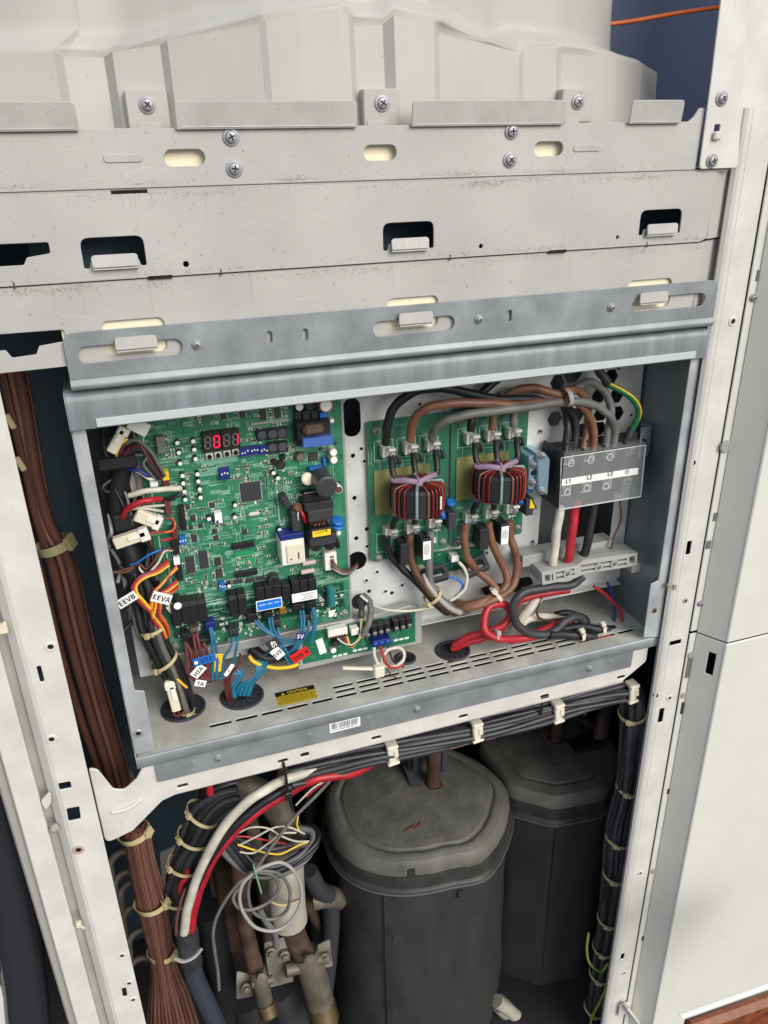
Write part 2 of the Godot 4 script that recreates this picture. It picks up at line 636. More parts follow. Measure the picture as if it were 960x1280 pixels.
func make_materials() -> void:
	var paint := worn(Color(1, 1, 1), 0.09, 1000, Color(0.55, 0.5, 0.45), 11, 1024, 220, Color(0.72, 0.7, 0.66), 2)
	var dirty := worn(Color(1, 1, 1), 0.22, 5000, Color(0.5, 0.44, 0.36), 12, 1024, 120, Color(0.75, 0.7, 0.62))
	mat("white", Color(0.85, 0.84, 0.815), 0.42, 0.0, paint, 3.0)
	mat("rail", Color(0.72, 0.71, 0.695), 0.45, 0.0, worn(Color(1, 1, 1), 0.10, 2200, Color(0.42, 0.37, 0.32), 15, 1024, 40, Color(0.6, 0.58, 0.55), 2), 3.2)
	mat("door", Color(0.845, 0.845, 0.81), 0.38, 0.0, worn(Color(1, 1, 1), 0.03, 150, Color(0.7, 0.68, 0.62), 16, 1024, 10, Color(0.95, 0.95, 0.95), 2), 2.0)
	mat("cream", Color(0.705, 0.695, 0.675), 0.5, 0.0, worn(Color(1, 1, 1), 0.05, 250, Color(0.5, 0.47, 0.42), 17, 1024, 60, Color(0.9, 0.9, 0.88), 2), 2.0)
	var zn := worn(Color(0.93, 0.93, 0.93), 0.22, 900, Color(1, 1, 1), 14, 1024, 1600, Color(1.0, 1.0, 1.0), 2)
	var g := mat("zinc", Color(0.66, 0.685, 0.695), 0.44, 0.25, zn, 3.0)
	g.normal_enabled = true
	g.normal_texture = bump_noise(0.02, 5, 1.2, FastNoiseLite.TYPE_CELLULAR)
	g.normal_scale = 0.1
	mat("zincflange", Color(0.80, 0.82, 0.825), 0.42, 0.15, zn, 3.0)
	mat("zinchood", Color(0.60, 0.62, 0.635), 0.46, 0.2, zn, 3.0).uv1_scale = v(9, 0.9, 9)
	mat("zincfloor", Color(0.82, 0.815, 0.785), 0.55, 0.1, dirty, 3.0)
	mat("plate", Color(0.95, 0.96, 0.95), 0.4, 0.0, zn, 2.0)
	mat("screw", Color(0.62, 0.62, 0.63), 0.36, 0.35)
	mat("nickel", Color(0.90, 0.89, 0.86), 0.3, 0.4)
	mat("dark", Color(0.03, 0.03, 0.035), 0.8)
	mat("black", Color(0.115, 0.115, 0.125), 0.45)
	mat("blacksoft", Color(0.15, 0.15, 0.16), 0.55)
	mat("charcoal", Color(0.21, 0.21, 0.225), 0.5)
	mat("navy", Color(0.16, 0.225, 0.27), 0.55)
	mat("fin", Color(0.12, 0.215, 0.28), 0.5)
	var dusty := worn(Color(1, 1, 1), 0.28, 5000, Color(0.95, 0.92, 0.86), 18, 512, 200, Color(0.9, 0.88, 0.84), 2)
	mat("grey", Color(0.42, 0.42, 0.42), 0.5)
	mat("lightgrey", Color(0.62, 0.61, 0.59), 0.5)
	mat("greywire", Color(0.47, 0.47, 0.46), 0.5, 0.0, dusty, 9.0)
	mat("brown", Color(0.42, 0.27, 0.21), 0.5, 0.0, dusty, 9.0)
	mat("tan", Color(0.54, 0.37, 0.28), 0.45, 0.0, dusty, 9.0)
	mat("maroon", Color(0.44, 0.20, 0.19), 0.5, 0.0, dusty, 9.0)
	mat("red", Color(0.76, 0.14, 0.20), 0.42, 0.0, dusty, 9.0)
	mat("orange", Color(0.78, 0.38, 0.17), 0.45)
	mat("yellow", Color(0.90, 0.75, 0.15), 0.45)
	mat("blue", Color(0.10, 0.40, 0.72), 0.45)
	mat("teal", Color(0.16, 0.48, 0.62), 0.38, 0.0, dusty, 9.0)
	mat("deepblue", Color(0.10, 0.16, 0.45), 0.45)
	mat("greenwire", Color(0.10, 0.45, 0.25), 0.45)
	mat("whitewire", Color(0.88, 0.86, 0.80), 0.45, 0.0, dusty, 9.0)
	mat("whiteplastic", Color(0.90, 0.89, 0.85), 0.45)
	mat("ivory", Color(0.86, 0.83, 0.74), 0.5)
	mat("label", Color(0.93, 0.93, 0.92), 0.55)
	mat("ink", Color(0.08, 0.08, 0.1), 0.7)
	mat("tie", Color(0.74, 0.68, 0.52), 0.5)
	mat("tiewhite", Color(0.84, 0.82, 0.75), 0.5)
	mat("copper", Color(0.43, 0.285, 0.245), 0.27, 0.15, worn(Color(1, 1, 1), 0.16, 900, Color(0.5, 0.42, 0.38), 21, 512), 6.0)
	mat("copperlight", Color(0.50, 0.35, 0.30), 0.38, 0.1, mats.copper.albedo_texture, 6.0)
	mat("copperdull", Color(0.43, 0.335, 0.29), 0.6, 0.1, worn(Color(1, 1, 1), 0.6, 5000, Color(0.45, 0.42, 0.38), 22, 512), 6.0)
	mat("coppercoil", Color(0.50, 0.15, 0.13), 0.32, 0.1)
	mat("coilpale", Color(0.55, 0.33, 0.25), 0.35)
	var rub := mat("rubber", Color(0.22, 0.22, 0.217), 0.62, 0.0, worn(Color(1, 1, 1), 0.2, 7000, Color(0.95, 0.9, 0.82), 31, 1024, 900, Color(0.9, 0.88, 0.84), 2), 3.0)
	rub.uv1_scale = v(5, 0.8, 5)
	rub.normal_enabled = true
	rub.normal_texture = bump_noise(0.03, 8, 2.0)
	rub.normal_scale = 0.15
	mat("skirt", Color(0.26, 0.26, 0.255), 0.4, 0.0, worn(Color(1, 1, 1), 0.35, 6000, Color(0.95, 0.92, 0.86), 36, 1024, 900, Color(0.9, 0.88, 0.84), 2), 4.0)
	var lid := mat("lid", Color(0.56, 0.555, 0.53), 0.6, 0.0, worn(Color(0.78, 0.78, 0.78), 0.3, 26000, Color(0.95, 0.9, 0.8), 32, 1024, 500, Color(0.9, 0.88, 0.84), 3), 3.0)
	lid.normal_enabled = true
	lid.normal_texture = bump_noise(0.05, 9, 3.0)
	lid.normal_scale = 0.25
	mat("tape", Color(0.25, 0.255, 0.27), 0.42, 0.0, worn(Color(1, 1, 1), 0.4, 3000, Color(0.9, 0.88, 0.82), 33, 512, 300, Color(0.8, 0.8, 0.8), 2), 8.0)
	mat("harness", Color(0.36, 0.37, 0.39), 0.42, 0.0, mats.tape.albedo_texture, 8.0)
	mat("rimglint", Color(0.34, 0.34, 0.335), 0.5)
	mat("iron", Color(0.55, 0.52, 0.47), 0.6, 0.4, worn(Color(1, 1, 1), 0.5, 5000, Color(0.85, 0.8, 0.7), 34, 512), 7.0)
	mat("brass", Color(0.50, 0.42, 0.30), 0.5, 0.5, worn(Color(1, 1, 1), 0.5, 5000, Color(0.9, 0.85, 0.75), 35, 512), 7.0)
	mat("roof", Color(0.30, 0.29, 0.28), 0.9, 0.0, ramp_noise(0.05, Color(0.5, 0.5, 0.5), Color(1, 1, 1), 3), 1.5)
	var sc := screw_shapes(6.1, mats.screw, mats.dark)
	screw_head = sc[0]
	screw_slot = sc[1]
	sc = screw_shapes(4.0, mats.screw, mats.dark)
	small_head = sc[0]
	small_slot = sc[1]

func build_setting() -> void:
	var m := M.new()
	m.quad(v(-60000, -1000, 60000), v(60000, -1000, 60000), v(60000, -1000, -60000), v(-60000, -1000, -60000), Vector3.UP)
	var g := part(self, "ground", m, mats.roof, "grey weathered roof slab under the machine")
	g.set_meta("category", "ground")
	g.set_meta("kind", "structure")
	# the cabinet's own walls, floor and deck keep daylight out except at the open front
	var t := thing("cabinet_shell", "dark inside walls and finned coil behind the open cabinet front", "cabinet", v(300, -790, -200))
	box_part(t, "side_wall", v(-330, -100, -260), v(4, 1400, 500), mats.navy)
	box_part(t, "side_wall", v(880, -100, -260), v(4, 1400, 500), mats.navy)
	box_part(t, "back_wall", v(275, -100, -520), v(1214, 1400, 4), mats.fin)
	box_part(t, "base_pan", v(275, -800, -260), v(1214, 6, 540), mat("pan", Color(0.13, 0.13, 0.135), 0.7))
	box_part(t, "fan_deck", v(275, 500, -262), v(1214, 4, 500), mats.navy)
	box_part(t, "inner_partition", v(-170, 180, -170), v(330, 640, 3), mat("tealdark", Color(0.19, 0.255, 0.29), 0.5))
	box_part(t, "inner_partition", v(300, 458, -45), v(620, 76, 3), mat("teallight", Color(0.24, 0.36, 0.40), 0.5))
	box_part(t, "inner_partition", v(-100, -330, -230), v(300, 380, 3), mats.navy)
	var f := M.new()
	for i in 150:
		f.box(v(275, -780 + i * 8.4, -508), v(1190, 1.2, 20), 0.2)
	var c := part(t, "coil_fin", f, mats.fin)
	c.set_meta("kind", "stuff")
	# fan compartment behind the shroud
	var b := thing("fan_compartment_wall", "dark blue inner wall of the fan compartment at upper right", "wall", v(300, 505, -300))
	box_part(b, "wall_sheet", v(300, 800, -420), v(1200, 640, 4), mat("bluegrey", Color(0.46, 0.49, 0.58), 0.3))
	box_part(b, "wall_sheet", v(800, 800, -200), v(4, 640, 440), mats.bluegrey)
	cable("thin_orange_pipe", "thin orange pipe crossing the dark blue wall at upper right", [v(424.3, 633, -250), v(598.4, 653.5, -250), v(660.3, 661.1, -250), v(713.1, 669.4, -250), v(767.7, 676.3, -250), v(834.8, 687, -250)], 2.4, mats.orange, "", "pipe")

func build_posts() -> void:
	# left corner post: flat front face with punched holes, then folds leading to the next bay
	var t := thing("corner_post", "white left corner post beside the copper pipes with punched holes", "post", v(-60, -790, 0))
	var m := M.new()
	var hs := [[Vector2(-72.2, 0.7), Vector2(-61.5, -0.3), Vector2(-61.8, -8.1), Vector2(-72.8, -7.4)], [Vector2(-70.6, -31.5), Vector2(-59.2, -32.2), Vector2(-60.4, -47.9), Vector2(-71.4, -47.3)], [Vector2(-61, -298.2), Vector2(-56.4, -298.5), Vector2(-57, -312.4), Vector2(-61.7, -312.4)], [Vector2(-66.2, 131.4), Vector2(-62.5, 131.7), Vector2(-62.5, 114.9), Vector2(-66.1, 114.7)]]
	for i in hs.size():
		hs[i] = fillet(hs[i], 1.5)
	m.plate([Vector2(-45, 560), Vector2(-72, 560), Vector2(-74, -790), Vector2(-45, -790)], hs, 8.6, 10, Transform3D.IDENTITY, 0.5)
	part(t, "front_face", m, mats.white)
	m = M.new()
	m.box(v(-56, -115, -12), v(1.4, 1350, 40), 0.3)
	part(t, "inner_flange", m, mats.white)
	m = M.new()
	# folds seen edge on: bevel, groove, outer fold
	var fold := [v(-72, 0, 10), v(-76, 0, 8.5), v(-84, 0, 0), v(-88, 0, -16), v(-116, 0, -16)]
	for i in fold.size() - 1:
		var a: Vector3 = fold[i]
		var b: Vector3 = fold[i + 1]
		var d := (b - a).normalized()
		var nn := v(d.z, 0, -d.x)
		m.quad(a + v(0, 560, 0), b + v(0, 560, 0), b + v(0, -790, 0), a + v(0, -790, 0), -nn if nn.z < 0 else nn)
	part(t, "folded_edge", m, mats.white)
	for p in [[-51.3, 148.8, 5.0], [-68.3, 52.5, 5.0], [-69, -85.2, 5.5], [-52.8, -247.4, 4.5], [-52.4, -292.8, 4.5], [-52.3, -320.9, 4.5]]:
		rivet_nut(t, v(p[0], p[1], 10), p[2], mats.white if p[2] < 5.2 else mat("rustring", Color(0.70, 0.60, 0.56), 0.6), mats.dark)
	m = M.new()
	m.lathe(v(-86.1, -56.3, 4), v(-0.6, 0, 0.8), [Vector2(5, -2), Vector2(5, 1), Vector2(3.4, 2), Vector2(3.4, 5), Vector2(0, 5.2)], 6)
	part(t, "hex_screw", m, mats.lightgrey)
	m = M.new()
	m.tube(spline([v(-95.2, -199.6, 0), v(-91, -195.9, 2), v(-86.6, -189.9, 6)], 4), 1.2, 6)
	m.box(v(-86, -186.3, 8), v(5, 6, 5), 0.6)
	m.box(v(-83.6, -191.8, 8), v(2, 6, 2), 0.3, Basis(Vector3.BACK, 0.5))
	part(t, "cable_tie", m, mats.tiewhite)
	# the neighbouring bay's narrow frame strip
	t = thing("frame_strip", "narrow white frame strip of the next bay left of corner post", "post", v(-110, -790, 0))
	m = M.new()
	m.plate([Vector2(-91, 560), Vector2(-112, 560), Vector2(-116, -790), Vector2(-93, -790)], [], -2, 6, Transform3D.IDENTITY, 1.5)
	part(t, "front_face", m, mats.white)
	m = M.new()
	m.box(v(-119, -115, -6), v(10, 1350, 12), 2.0)
	part(t, "rolled_edge", m, mats.lightgrey)
	m = M.new()
	m.plate(fillet([Vector2(-90.6, -17.9), Vector2(-83.1, -10.6), Vector2(-80.9, -12.6), Vector2(-82.8, -23.2), Vector2(-88.3, -30.6), Vector2(-90.6, -24.2)], 3), [], 5, 6.4)
	part(t, "latch_tab", m, mats.white)
	m = M.new()
	m.box(v(-85.1, 173.9, 8), v(9, 9, 6), 1.0)
	m.box(v(-83, 177.8, 9), v(5, 3, 5), 0.6, Basis(Vector3.BACK, 0.7))
	part(t, "cable_tie", m, mats.ivory)
	# right corner post, wrapped round the mullion
	t = thing("corner_post", "white right corner post with slots beside the galvanised control box", "post", v(612, -790, 0))
	m = M.new()
	hs = [rrect(614.5, -5, 17, 6, 1), rrect(612, 122, 6, 17, 1), rrect(611, -112, 7, 22, 1), rrect(611, -558, 6, 12, 1)]
	m.plate([Vector2(606, 560), Vector2(632, 560), Vector2(632, -790), Vector2(606, -790)], hs, 10.8, 12, Transform3D.IDENTITY, 0.5)
	part(t, "front_face", m, mats.white)
	m = M.new()
	for s in [[v(606, 0, 12), v(602, 0, 11.2)], [v(602, 0, 11.2), v(599, 0, 9.6)], [v(599, 0, 9.6), v(596.5, 0, 6.5)], [v(596.5, 0, 6.5), v(604, 0, -6)]]:
		var d: Vector3 = (s[1] - s[0]).normalized()
		var nn := v(d.z, 0, -d.x)
		m.quad(s[0] + v(0, 560, 0), s[1] + v(0, 560, 0), s[1] + v(0, -790, 0), s[0] + v(0, -790, 0), nn)
	part(t, "folded_edge", m, mats.white)
	rivet_nut(t, v(621, 372, 12), 5.0, mats.white, mats.dark)
	rivet_nut(t, v(619, 52, 12), 3.6, mats.lightgrey, mats.dark)
	rivet_nut(t, v(619, -87, 12), 4.5, mats.white, mats.dark)
	rivet_nut(t, v(618, -388, 12), 4.5, mats.white, mats.dark)
	rivet_nut(t, v(618, -598, 12), 4.5, mats.white, mats.dark)
	for p in [v(601, 225, 9.5), v(600, -80, 9)]:
		m = M.new()
		m.cyl(p, p + v(-0.5, 0, 0.6), 3.4, 12, 0.1)
		part(t, "hole", m, mats.dark)
	m = M.new()
	m.box(v(597, 75, 8), v(8, 5, 4), 1.0)
	m.box(v(602, 73, 11), v(4.5, 7, 2), 0.6)
	part(t, "clip", m, mat("olive", Color(0.58, 0.55, 0.47), 0.5))
	m = M.new()
	m.box(v(599, 374, 9), v(7, 5, 4), 1.0)
	part(t, "clip", m, mats.tie)
	# bracket plate screwed over the post at the top
	var b := M.new()
	b.plate(fillet([Vector2(555, 511.5), Vector2(597, 511.5), Vector2(586, 600), Vector2(582, 680), Vector2(553, 680), Vector2(555, 580)], 4, {2: 0.0, 3: 0.0, 4: 0.0, 5: 0.0}), [rrect(568, 541, 6, 12, 1)], 12.6, 14)
	part(t, "bracket", b, mats.white)
	b = M.new()
	b.plate([Vector2(582, 680), Vector2(586, 600), Vector2(597, 511.5), Vector2(640, 511.5), Vector2(640, 680)], [], 6.5, 8)
	part(t, "upper_face", b, mats.white)
	b = M.new()
	b.box(v(567.5, 538, 16), v(8, 7, 4), 1.2)
	part(t, "hook", b, mats.white)
	screw(t, v(568, 567, 14))
	screw(t, v(567, 518, 14), false, Vector3.BACK, 0.3)

# grime gathers along a rail's folded edges: blotches, short runs and specks of their own shapes
func rail_paint(w: int, h: int, sd: int, base: Color) -> StandardMaterial3D:
	var n := FastNoiseLite.new()
	n.seed = sd
	n.frequency = 0.004
	n.fractal_octaves = 5
	var im := n.get_image(w, h)
	im.convert(Image.FORMAT_RGB8)
	var d := im.get_data()
	for i in range(0, d.size(), 3):
		var f := 1.0 - 0.07 * (1.0 - d[i] / 255.0)
		d[i] = int(255.0 * base.r * f)
		d[i + 1] = int(255.0 * base.g * f)
		d[i + 2] = int(255.0 * base.b * f)
	im = Image.create_from_data(w, h, false, Image.FORMAT_RGB8, d)
	var r := RandomNumberGenerator.new()
	r.seed = sd
	var dirt := Color(0.36, 0.33, 0.30)
	for g in 70:
		var cx := r.randi_range(0, w - 1)
		var top := r.randf() < 0.55
		var cy := r.randi_range(0, 7) if top else h - 1 - r.randi_range(0, 5)
		var many := r.randi_range(10, 70)
		for k in many:
			var x := cx + int(r.randfn(0.0, 22.0))
			var y := cy + int(absf(r.randfn(0.0, 5.0))) * (1 if top else -1)
			if x < 0 or y < 0 or x >= w - 3 or y >= h - 3: continue
			im.fill_rect(Rect2i(x, y, r.randi_range(1, 3), r.randi_range(1, 2)), im.get_pixel(x, y).lerp(dirt, r.randf_range(0.05, 0.32)))
	for g in 22:
		var x := r.randi_range(0, w - 3)
		var l := r.randi_range(8, int(h * 0.6))
		for y in l:
			im.set_pixel(x, y, im.get_pixel(x, y).lerp(dirt, 0.16 * (1.0 - float(y) / l)))
			im.set_pixel(x + 1, y, im.get_pixel(x + 1, y).lerp(dirt, 0.10 * (1.0 - float(y) / l)))
	for i in 260:
		var x := r.randi_range(0, w - 4)
		var y := r.randi_range(0, h - 4)
		im.fill_rect(Rect2i(x, y, r.randi_range(1, 3), r.randi_range(1, 3)), im.get_pixel(x, y).lerp(dirt, r.randf_range(0.05, 0.5)))
	for i in 24:
		var x := r.randi_range(0, w - 60)
		var y := r.randi_range(8, h - 8)
		var a := r.randf_range(-0.5, 0.5)
		for k in r.randi_range(8, 50):
			var py := clampi(y + int(a * k), 0, h - 1)
			im.set_pixel(x + k, py, im.get_pixel(x + k, py).lerp(Color(0.9, 0.9, 0.88), 0.3))
	im.generate_mipmaps()
	var m := StandardMaterial3D.new()
	m.albedo_texture = ImageTexture.create_from_image(im)
	m.roughness = 0.45
	return m

func build_rails() -> void:
	var tone := Color(0.72, 0.71, 0.695)
	# top rail: fan deck flange with turned-up tabs and obround slots
	var t := thing("front_rail", "grey white top rail with turned-up tabs in front of the fan shroud", "rail", v(230, 511, 5))
	var m := M.new()
	var edge := [Vector2(-130, 511), Vector2(554, 511), Vector2(556, 560), Vector2(550, 560), Vector2(545, 553), Vector2(540, 549.5), Vector2(440, 549.5), Vector2(432, 549.5), Vector2(432, 553), Vector2(418, 553), Vector2(418, 549.5), Vector2(268, 549.5), Vector2(262, 549.5), Vector2(262, 553), Vector2(248, 553), Vector2(248, 549.5), Vector2(100, 549.5), Vector2(96, 549.5), Vector2(96, 553), Vector2(80, 553), Vector2(80, 549.5), Vector2(-130, 549.5)]
	m.plate(edge, [rrect(109.5, 530, 29, 11, 5.4), rrect(258, 530.5, 27, 11, 5.4), rrect(405, 530.5, 27, 11, 5.4)], 8.4, 10)
	part(t, "rail_face", m, rail_paint(1600, 130, 71, tone))
	for p in [[-130, 41], [106, 239], [283, 416], [478, 530]]:
		m = M.new()
		m.plate(fillet([Vector2(p[0], -5), Vector2(p[1], -5), Vector2(p[1], 13), Vector2(p[0], 13)], 0.4, {2: 3.5, 3: 3.5}), [], -1.4, 0, Transform3D(Basis(Vector3.RIGHT, 0.12), v(0, 553, 14)))
		m.strip([Vector2(546, 9.2), Vector2(548, 10.2), Vector2(549.5, 12), Vector2(550, 14.0)], p[0] + 2.5, p[1] - 2.5, 0.6)
		part(t, "tab", m, mats.rail)
	for x in [67.0, 441.0]:
		m = M.new()
		m.plate(rrect(x, 530.5, 27, 6, 2.8), [], 9.5, 10.8, Transform3D.IDENTITY, 0.8)
		part(t, "embossed_bar", m, mats.rail)
	for p in [v(144, 543, 10), v(144.5, 522, 10), v(370, 544, 10), v(369.5, 523, 10)]:
		screw(t, p, false, Vector3.BACK, rng.randf_range(0, 1.5))
	m = M.new()
	m.box(v(68, 508.6, 9), v(26, 3, 2), 0.4)
	part(t, "notch", m, mats.dark)
	# upper rail with punched hook windows
	t = thing("front_rail", "grey white middle rail with three punched hook windows", "rail", v(230, 449, 5))
	m = M.new()
	var hs := []
	for x in [51.0, 281.0, 524.0]:
		hs.append(fillet([Vector2(x - 22, 458), Vector2(x - 18, 458), Vector2(x - 17, 463), Vector2(x + 17, 463), Vector2(x + 18, 458), Vector2(x + 22, 458), Vector2(x + 22, 479), Vector2(x - 22, 479)], 1.5, {6: 6.0, 7: 6.0, 2: 2.5, 3: 2.5}))
	hs.append(fillet([Vector2(-60, 478), Vector2(8, 477.5), Vector2(8, 470), Vector2(-8, 468), Vector2(-11, 463), Vector2(-27, 463), Vector2(-31, 468), Vector2(-60, 468)], 1.8))
	for p in [[101.5, 457.0, 2.2], [346.0, 457.0, 1.8], [480.0, 457.5, 1.6]]:
		hs.append(circle(p[0], p[1], p[2], 12))
	m.plate([Vector2(-130, 449), Vector2(570, 449), Vector2(577, 452), Vector2(578, 509.5), Vector2(-130, 509.5)], hs.slice(0, 7), 8.4, 10)
	part(t, "rail_face", m, rail_paint(1600, 140, 72, tone))
	m = M.new()
	m.strip([Vector2(509.5, 10), Vector2(511, 8), Vector2(511, -20)], -130, 590, 1.2)
	part(t, "rail_top", m, mats.rail)
	m = M.new()
	m.plate([Vector2(0, 451), Vector2(46, 451), Vector2(46, 510), Vector2(0, 510)], [], -1.2, 0, Transform3D(Basis(Vector3.UP, 0.42), v(577.6, 0, 10)))
	part(t, "end_fold", m, mats.rail)
	for x in [51.0, 281.0, 524.0]:
		m = M.new()
		m.plate(fillet([Vector2(x - 16, -4), Vector2(x + 16, -4), Vector2(x + 16.5, 5), Vector2(x - 16.5, 5)], 0.4, {2: 3.0, 3: 3.0}), [], -1.4, 0, Transform3D(Basis(Vector3.RIGHT, -0.15), v(0, 462.5, 14.5)))
		m.strip([Vector2(456, 9), Vector2(457.5, 11), Vector2(458, 14)], x - 16, x + 16, 1.0)
		part(t, "hook", m, mats.rail)
	for p in [v(81.5, 448.8, 9.5), v(420, 448.8, 9.5)]:
		m = M.new()
		m.box(p, v(18, 2.6, 1.6), 0.3)
		part(t, "notch", m, mats.dark)
	for x in [-20.0, 127.0, 318.0, 512.0]:
		m = M.new()
		m.box(v(x, 449.5, 9.9), v(1.2, 5, 0.8), 0.2)
		part(t, "seam_mark", m, mat("grime", Color(0.3, 0.27, 0.25), 0.8))
	# lower rail, mostly behind the galvanised bar
	t = thing("front_rail", "white lower rail behind the galvanised bar with notched left end", "rail", v(230, 388, 5))
	m = M.new()
	var win := fillet([Vector2(-80, 416), Vector2(7, 415.5), Vector2(8, 407), Vector2(-12, 405), Vector2(-15, 399), Vector2(-32, 398), Vector2(-35, 404), Vector2(-42, 404), Vector2(-46, 398), Vector2(-80, 398)], 2.0)
	m.plate([Vector2(-130, 386), Vector2(5, 388), Vector2(5, 372), Vector2(573, 372), Vector2(576, 448), Vector2(-130, 448)], [win, rrect(57, 406, 46, 26, 5), rrect(285, 406, 46, 26, 5), rrect(522, 405, 48, 26, 5)], 6.4, 8)
	part(t, "rail_face", m, rail_paint(1600, 170, 73, tone))
	m = M.new()
	m.plate([Vector2(0, 372), Vector2(48, 372), Vector2(48, 449), Vector2(0, 449)], [], -1.2, 0, Transform3D(Basis(Vector3.UP, 0.42), v(575, 0, 8)))
	part(t, "end_fold", m, mats.rail)
	for x in [57.0, 285.0, 522.0]:
		m = M.new()
		m.plate(fillet([Vector2(x - 15.5, -3.5), Vector2(x + 15.5, -3.5), Vector2(x + 15.5, 6), Vector2(x - 15.5, 6)], 0.4, {2: 3.0, 3: 3.0}), [], -1.4, 0, Transform3D(Basis(Vector3.RIGHT, -0.1), v(0, 402, 17)))
		m.strip([Vector2(397, 8), Vector2(397.5, 12), Vector2(398, 17.6)], x - 15, x + 15, 1.0)
		part(t, "hook", m, mats.rail)
	# added sheet behind the hook windows, its pale cream painting light from within
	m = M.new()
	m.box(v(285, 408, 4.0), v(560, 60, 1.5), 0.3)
	part(t, "lit_backing", m, mat("creamlit", Color(0.93, 0.90, 0.78), 0.5))

func build_shroud() -> void:
	# moulded fan shroud: faceted skirt, sloping shoulder and round throat
	var t := thing("fan_shroud", "cream moulded plastic fan shroud above the top rail with faceted skirt", "fan shroud", v(240, 545, -120))
	# plan of the skirt's foot (x, z) and the height where it meets the shoulder
	var plan := [[-220.0, -150.0, 606.0], [-140.0, -62.0, 606.0], [-20.0, -40.0, 597.0], [32.0, -34.0, 600.0], [38.0, -44.0, 598.0], [66.0, -46.0, 598.0], [72.0, -38.0, 601.0], [106.0, -34.0, 605.0], [111.0, -28.0, 608.0], [176.0, -14.0, 618.0], [181.0, -12.0, 620.0], [205.0, -10.0, 624.0], [235.0, -9.0, 627.0], [243.0, -10.0, 625.0], [249.0, -16.0, 619.0], [272.0, -16.0, 619.0], [279.0, -10.0, 625.0], [312.0, -11.0, 621.0], [318.0, -15.0, 616.0], [395.0, -27.0, 601.0], [401.0, -31.0, 606.0], [434.0, -34.0, 607.0], [441.0, -38.0, 605.0], [464.0, -42.0, 604.0], [505.0, -50.0, 602.0], [540.0, -62.0, 600.0], [572.0, -82.0, 595.0], [590.0, -112.0, 593.0], [598.0, -170.0, 592.0], [598.0, -260.0, 592.0]]
	var m := M.new()
	var rings := []
	var c := v(225, 0, -190)
	var lens := []
	for p in plan:
		lens.append(Vector2(p[0] - c.x, p[1] - c.z).length())
	for pi in plan.size():
		var p: Array = plan[pi]
		var ls := 0.0
		for o in range(-3, 4):
			ls += lens[clampi(pi + o, 0, plan.size() - 1)] / 7.0
		ls = lerpf(lens[pi], ls, clampf((pi - 3) / 4.0, 0.0, 1.0))
		var col := []
		var foot := v(p[0], 505, p[1] + 5)
		var top := v(p[0], p[2], p[1] - 4)
		col.append(foot)
		col.append(foot.lerp(top, 0.5))
		col.append(top)
		# shoulder: rolls over and runs up into the throat
		var d: Vector3 = v(p[0], 0, p[1]) - c
		d.y = 0
		var l := d.length()
		d = d / l
		for s in [[0.985, 3.5, 0.3], [0.95, 8.0, 0.8], [0.91, 14.0, 1.0]]:
			var q: Vector3 = c + d * (lerpf(l, ls, s[2]) * s[0])
			q.y = p[2] + s[1]
			col.append(q)
		var rt := 320.0
		for s in 7:
			var f := (s + 1) / 7.0
			var rr := lerpf(ls * 0.91, minf(ls * 0.89, rt), sqrt(f))
			var q := c + d * rr
			q.y = lerpf(p[2] + 14.0, 720.0, f * f)
			col.append(q)
		rings.append(col)
	var nk: int = rings[0].size()
	for i in rings.size() - 1:
		for k in nk - 1:
			var A: Vector3 = rings[i][k]
			var B: Vector3 = rings[i + 1][k]
			var C: Vector3 = rings[i + 1][k + 1]
			var D: Vector3 = rings[i][k + 1]
			var nn := (C - A).cross(D - B).normalized()
			var od := (A + C) * 0.5 - c
			if nn.dot(v(od.x, 60, od.z)) < 0: nn = -nn
			if k >= 2:
				var nA := vn(rings, i, k, c)
				var nB := vn(rings, i + 1, k, c)
				var nC := vn(rings, i + 1, k + 1, c)
				var nD := vn(rings, i, k + 1, c)
				m.quadn(A, B, C, D, nA, nB, nC, nD)
			else:
				m.quad(A, B, C, D, nn)
	part(t, "shell", m, mats.cream)
	m = M.new()
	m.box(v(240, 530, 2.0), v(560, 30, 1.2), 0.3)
	part(t, "lit_ledge", m, mats.creamlit)  # brighter cream than the shell paints daylight falling behind the slots
	for p in [v(90.9, 565.9, -28), v(265.6, 565.3, -6), v(450.8, 566.8, -26)]:
		m = M.new()
		m.plate(rrect(p.x, p.y - 3, 30, 26, 1.5), [], p.z - 20, p.z, Transform3D.IDENTITY, 0.8)
		part(t, "mount_pad", m, mats.cream)
		screw(t, p, false, Vector3.BACK, rng.randf_range(0, 1.5))

func vn(r: Array, i: int, k: int, c: Vector3) -> Vector3:
	var m: int = r.size()
	var q: int = r[0].size()
	var a: Vector3 = r[mini(i + 1, m - 1)][k] - r[maxi(i - 1, 0)][k]
	var b: Vector3 = r[i][mini(k + 1, q - 1)] - r[i][maxi(k - 1, 0)]
	var n := a.cross(b).normalized()
	var o: Vector3 = r[i][k] - c
	return -n if n.dot(v(o.x, 60, o.z)) < 0 else n

